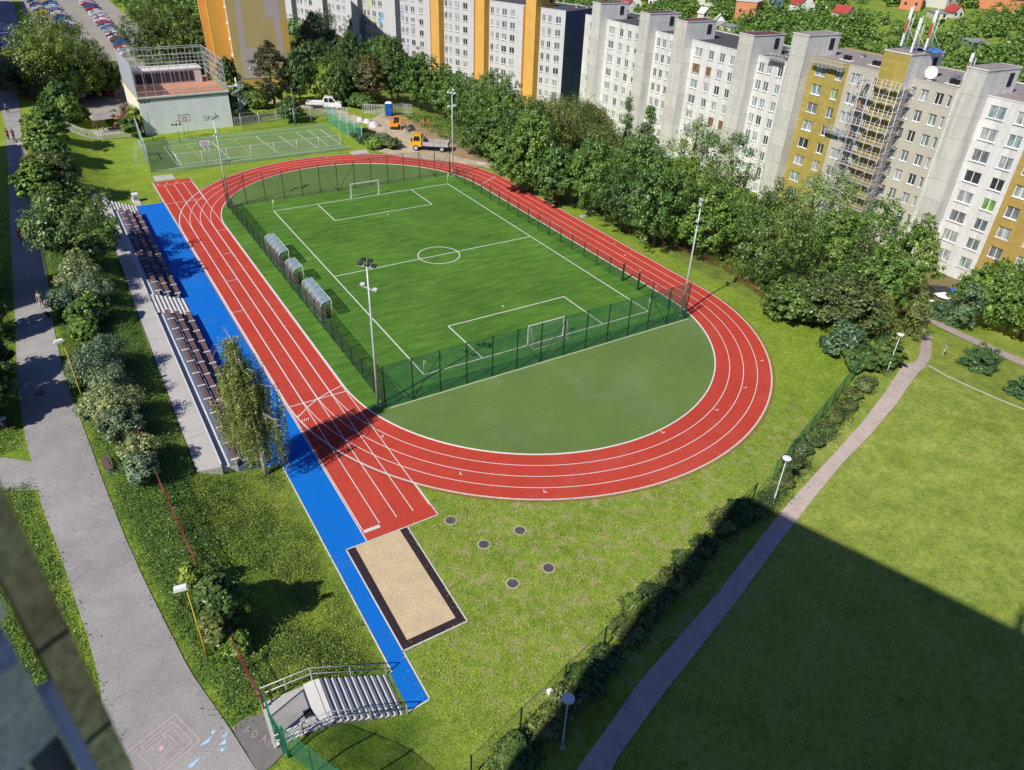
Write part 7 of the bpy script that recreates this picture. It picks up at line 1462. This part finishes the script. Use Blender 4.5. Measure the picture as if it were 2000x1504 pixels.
# ================================================================== people and the dog
def skin_obj(name, verts, edges, radii, m_, parent, root=0, sub=1):
    me = bpy.data.meshes.new(name); me.from_pydata(verts, edges, []); me.materials.append(m_); o = link(name, me, parent)
    md = o.modifiers.new('Skin', 'SKIN'); md.use_smooth_shade = True
    if not me.skin_vertices: me.attributes
    for i, r in enumerate(radii): sv = me.skin_vertices[0].data[i]; sv.radius = (r, r) if not hasattr(r, '__len__') else r; sv.use_root = (i == root)
    s = o.modifiers.new('Sub', 'SUBSURF'); s.levels = sub; s.render_levels = sub; return o
def person(x, y, rz, label, shirt, pants, hair, z=None, stride=.22, arms=((.10, -.08), (-.10, .08)), bend=0., skirt=False, group='people'):
    t = empty('person', (x, y, (H(x, y) if z is None else z)), rz, label, 'person', group)
    bl = Vector((math.sin(bend), 0, math.cos(bend)))       # x is forward
    pel = Vector((0, 0, .95)); ch = pel+bl*.38; nk = pel+bl*.55; hd = nk+Vector((math.sin(bend)*.1+.02, 0, .12)); tp = hd+Vector((.01, 0, .12))
    V = [pel, pel+bl*.2, ch, nk, hd, tp]; E = [(0, 1), (1, 2), (2, 3), (3, 4), (4, 5)]; R_ = [(.13, .10), (.125, .095), (.15, .10), .055, (.085, .095), (.07, .08)]
    J = {}
    for s, st, (ax, ay) in ((-1, stride, arms[0]), (1, -stride, arms[1])):
        hip = Vector((0, s*.09, .90)); kn = Vector((st*.55+.03, s*.095, .49)); an = Vector((st, s*.095, .08)); to = an+Vector((.16, s*.01, -.05)); i = len(V); V += [hip, kn, an, to]; E += [(0, i), (i, i+1), (i+1, i+2), (i+2, i+3)]; R_ += [.085, .055, .038, .035]
        sh = ch+bl*.10+Vector((0, s*.17, 0)); el = sh+Vector((ax, s*.05, -.28 if bend < .5 else -.30)); wr = el+Vector((ax*1.3+.05, -s*.01, -.24)); i2 = len(V); V += [sh, el, wr]; E += [(2, i2), (i2, i2+1), (i2+1, i2+2)]; R_ += [.052, .038, .026]
        pm_ = wr+Vector((.02, 0, -.07)); ip = len(V); V.append(pm_); E.append((i2+2, ip)); R_.append((.034, .016))
        for k in range(4):
            f1 = pm_+Vector((-.03+.02*k, 0, -.045-.006*(1.5-abs(k-1.5)))); f2 = f1+Vector((.004, -s*.012, -.035)); q = len(V); V += [f1, f2]; E += [(ip, q), (q, q+1)]; R_ += [.009, .008]
        th1 = wr+Vector((.045, -s*.01, -.04)); q = len(V); V += [th1, th1+Vector((.02, 0, -.04))]; E += [(i2+2, q), (q, q+1)]; R_ += [.010, .008]
        J[s] = (hip, kn, an, to, sh, el, wr)
    skin_obj('body', [tuple(v) for v in V], E, R_, M['skin'], t)
    # shirt
    V = [pel+bl*.02, pel+bl*.2, ch, nk+Vector((0,0,-.03))]; E = [(0, 1), (1, 2), (2, 3)]; R_ = [(.155, .12), (.145, .115), (.17, .12), .075]
    for s in (-1, 1): sh, el = J[s][4], J[s][5]; i = len(V); V += [sh, sh.lerp(el, .8)]; E += [(2, i), (i, i+1)]; R_ += [.07, .058]
    skin_obj('shirt', [tuple(v) for v in V], E, R_, shirt, t)
    V = [pel+Vector((0, 0, .06)), pel-Vector((0, 0, .03))]; E = [(0, 1)]; R_ = [(.15, .115), (.155, .12)]
    for s in (-1, 1): hip, kn, an = J[s][:3]; i = len(V); V += [hip-Vector((0, 0, .05)), kn] + ([] if skirt else [an+Vector((0, 0, .05))]); E += [(1, i), (i, i+1)] + ([] if skirt else [(i+1, i+2)]); R_ += [.10, .072] + ([] if skirt else [.055])
    skin_obj('trousers', [tuple(v) for v in V], E, R_, pants, t)
    b = MB(); n = 10; vs = []; 
    for j in range(4):
        for i in range(n): a = 2*math.pi*i/n; e = j*.45; rr = .108*math.cos(e)+.004; vs.append((tp.x-.015+rr*math.cos(a), rr*.92*math.sin(a), tp.z-.04+.10*math.sin(e)-(.06 if math.cos(a) < .2 and j == 0 else 0)))
    b.add(vs, [(j*n+i, j*n+(i+1) % n, (j+1)*n+(i+1) % n, (j+1)*n+i) for j in range(3) for i in range(n)]+[tuple(3*n+i for i in range(n))], hair, True); b.obj('hair', parent=t)
    b = MB()
    for s in (-1, 1): b.box(hd.x+.088, hd.x+.098, s*.035-.012, s*.035+.012, hd.z+.03, hd.z+.042, M['dark'])
    b.box(hd.x+.09, hd.x+.112, -.012, .012, hd.z-.01, hd.z+.02, M['skin']); b.box(hd.x+.086, hd.x+.094, -.025, .025, hd.z-.045, hd.z-.035, M['rust']); b.obj('face', parent=t)
    return t
cl = lambda n, c: mat('cloth_'+n, c, .85, .08, 8)
c_pink, c_beige, c_red, c_blue, c_or, c_dk, c_wh, hb, hd_ = cl('pink', (.55, .38, .36)), cl('beige', (.48, .42, .36)), cl('red', (.55, .03, .02)), cl('blue', (.05, .08, .22)), cl('orange', (.75, .22, .06)), cl('dark', (.03, .03, .035)), cl('white', (.7, .7, .7)), cl('hair_brown', (.16, .08, .04)), cl('hair_dark', (.03, .02, .015))
person(-39.6, 1.0, rad(-100), 'person in pale top and light trousers walking a black dog on the promenade', c_beige, c_beige, hb)
person(-40.5, 18.8, rad(-80), 'person in bright red clothes walking in the shade of the promenade', c_red, c_red, hd_)
person(-40.3, 62.6, rad(-80), 'left one of a pair, in red top, walking in the far shade of the promenade', c_red, c_dk, hd_); person(-39.6, 62.2, rad(-85), 'right one of a pair, in dark clothes, walking in the far shade of the promenade', c_blue, c_dk, hb)
person(-39.9, 80.5, rad(80), 'person in dark clothes in the sunlit gap of the far promenade', c_blue, c_dk, hd_)
person(24.0, 53.6, rad(200), 'construction worker in orange clothes bending forward on the bare soil', c_or, c_or, hb, bend=.9, arms=((.22, 0), (.25, 0)))
person(24.7, 52.6, rad(160), 'construction worker in orange trousers standing at the edge of the bare soil', c_or, c_or, hd_, bend=.5)
p = locA(-2.2, 2.9, 11.75 - 0); person(p[0], p[1], rad(-60), 'scaffold worker in orange top and white helmet near the tower top', c_or, c_or, c_wh, z=-9+1.95*10, group='workers on the scaffolding')
p = locA(-1.9, 2.9); person(p[0], p[1], rad(-60), 'scaffold worker in white shirt standing two decks below the tower top', c_wh, c_or, c_wh, z=-9+1.95*8, group='workers on the scaffolding')
t = empty('dog', (-39.3, -1.2, H(-39.3, -1.2)+.05), rad(-70), 'small black dog walking ahead of its owner on the promenade', 'dog')
V = [(-.22,0,.36), (0,0,.37), (.22,0,.38), (.34,0,.50), (.44,0,.54), (.56,0,.51), (-.30,0,.44), (-.42,0,.56)]; E = [(0,1), (1,2), (2,3), (3,4), (4,5), (0,6), (6,7)]; R_ = [.085, .09, .11, .06, .065, .03, .03, .015]
for s in (-.07, .07):
    i = len(V); V += [(.20,s,.26), (.22,s,.14), (.21,s,.02), (-.20,s,.28), (-.13,s,.20), (-.24,s,.11), (-.21,s,.02)]; E += [(2, i), (i, i+1), (i+1, i+2), (0, i+3), (i+3, i+4), (i+4, i+5), (i+5, i+6)]; R_ += [.045, .025, .022, .055, .035, .022, .022]
for s in (-.04, .04): i = len(V); V.append((.41, s, .63)); E.append((4, i)); R_.append(.018)
skin_obj('body', V, E, R_, cl('fur_black', (.012, .011, .012)), t, 1)
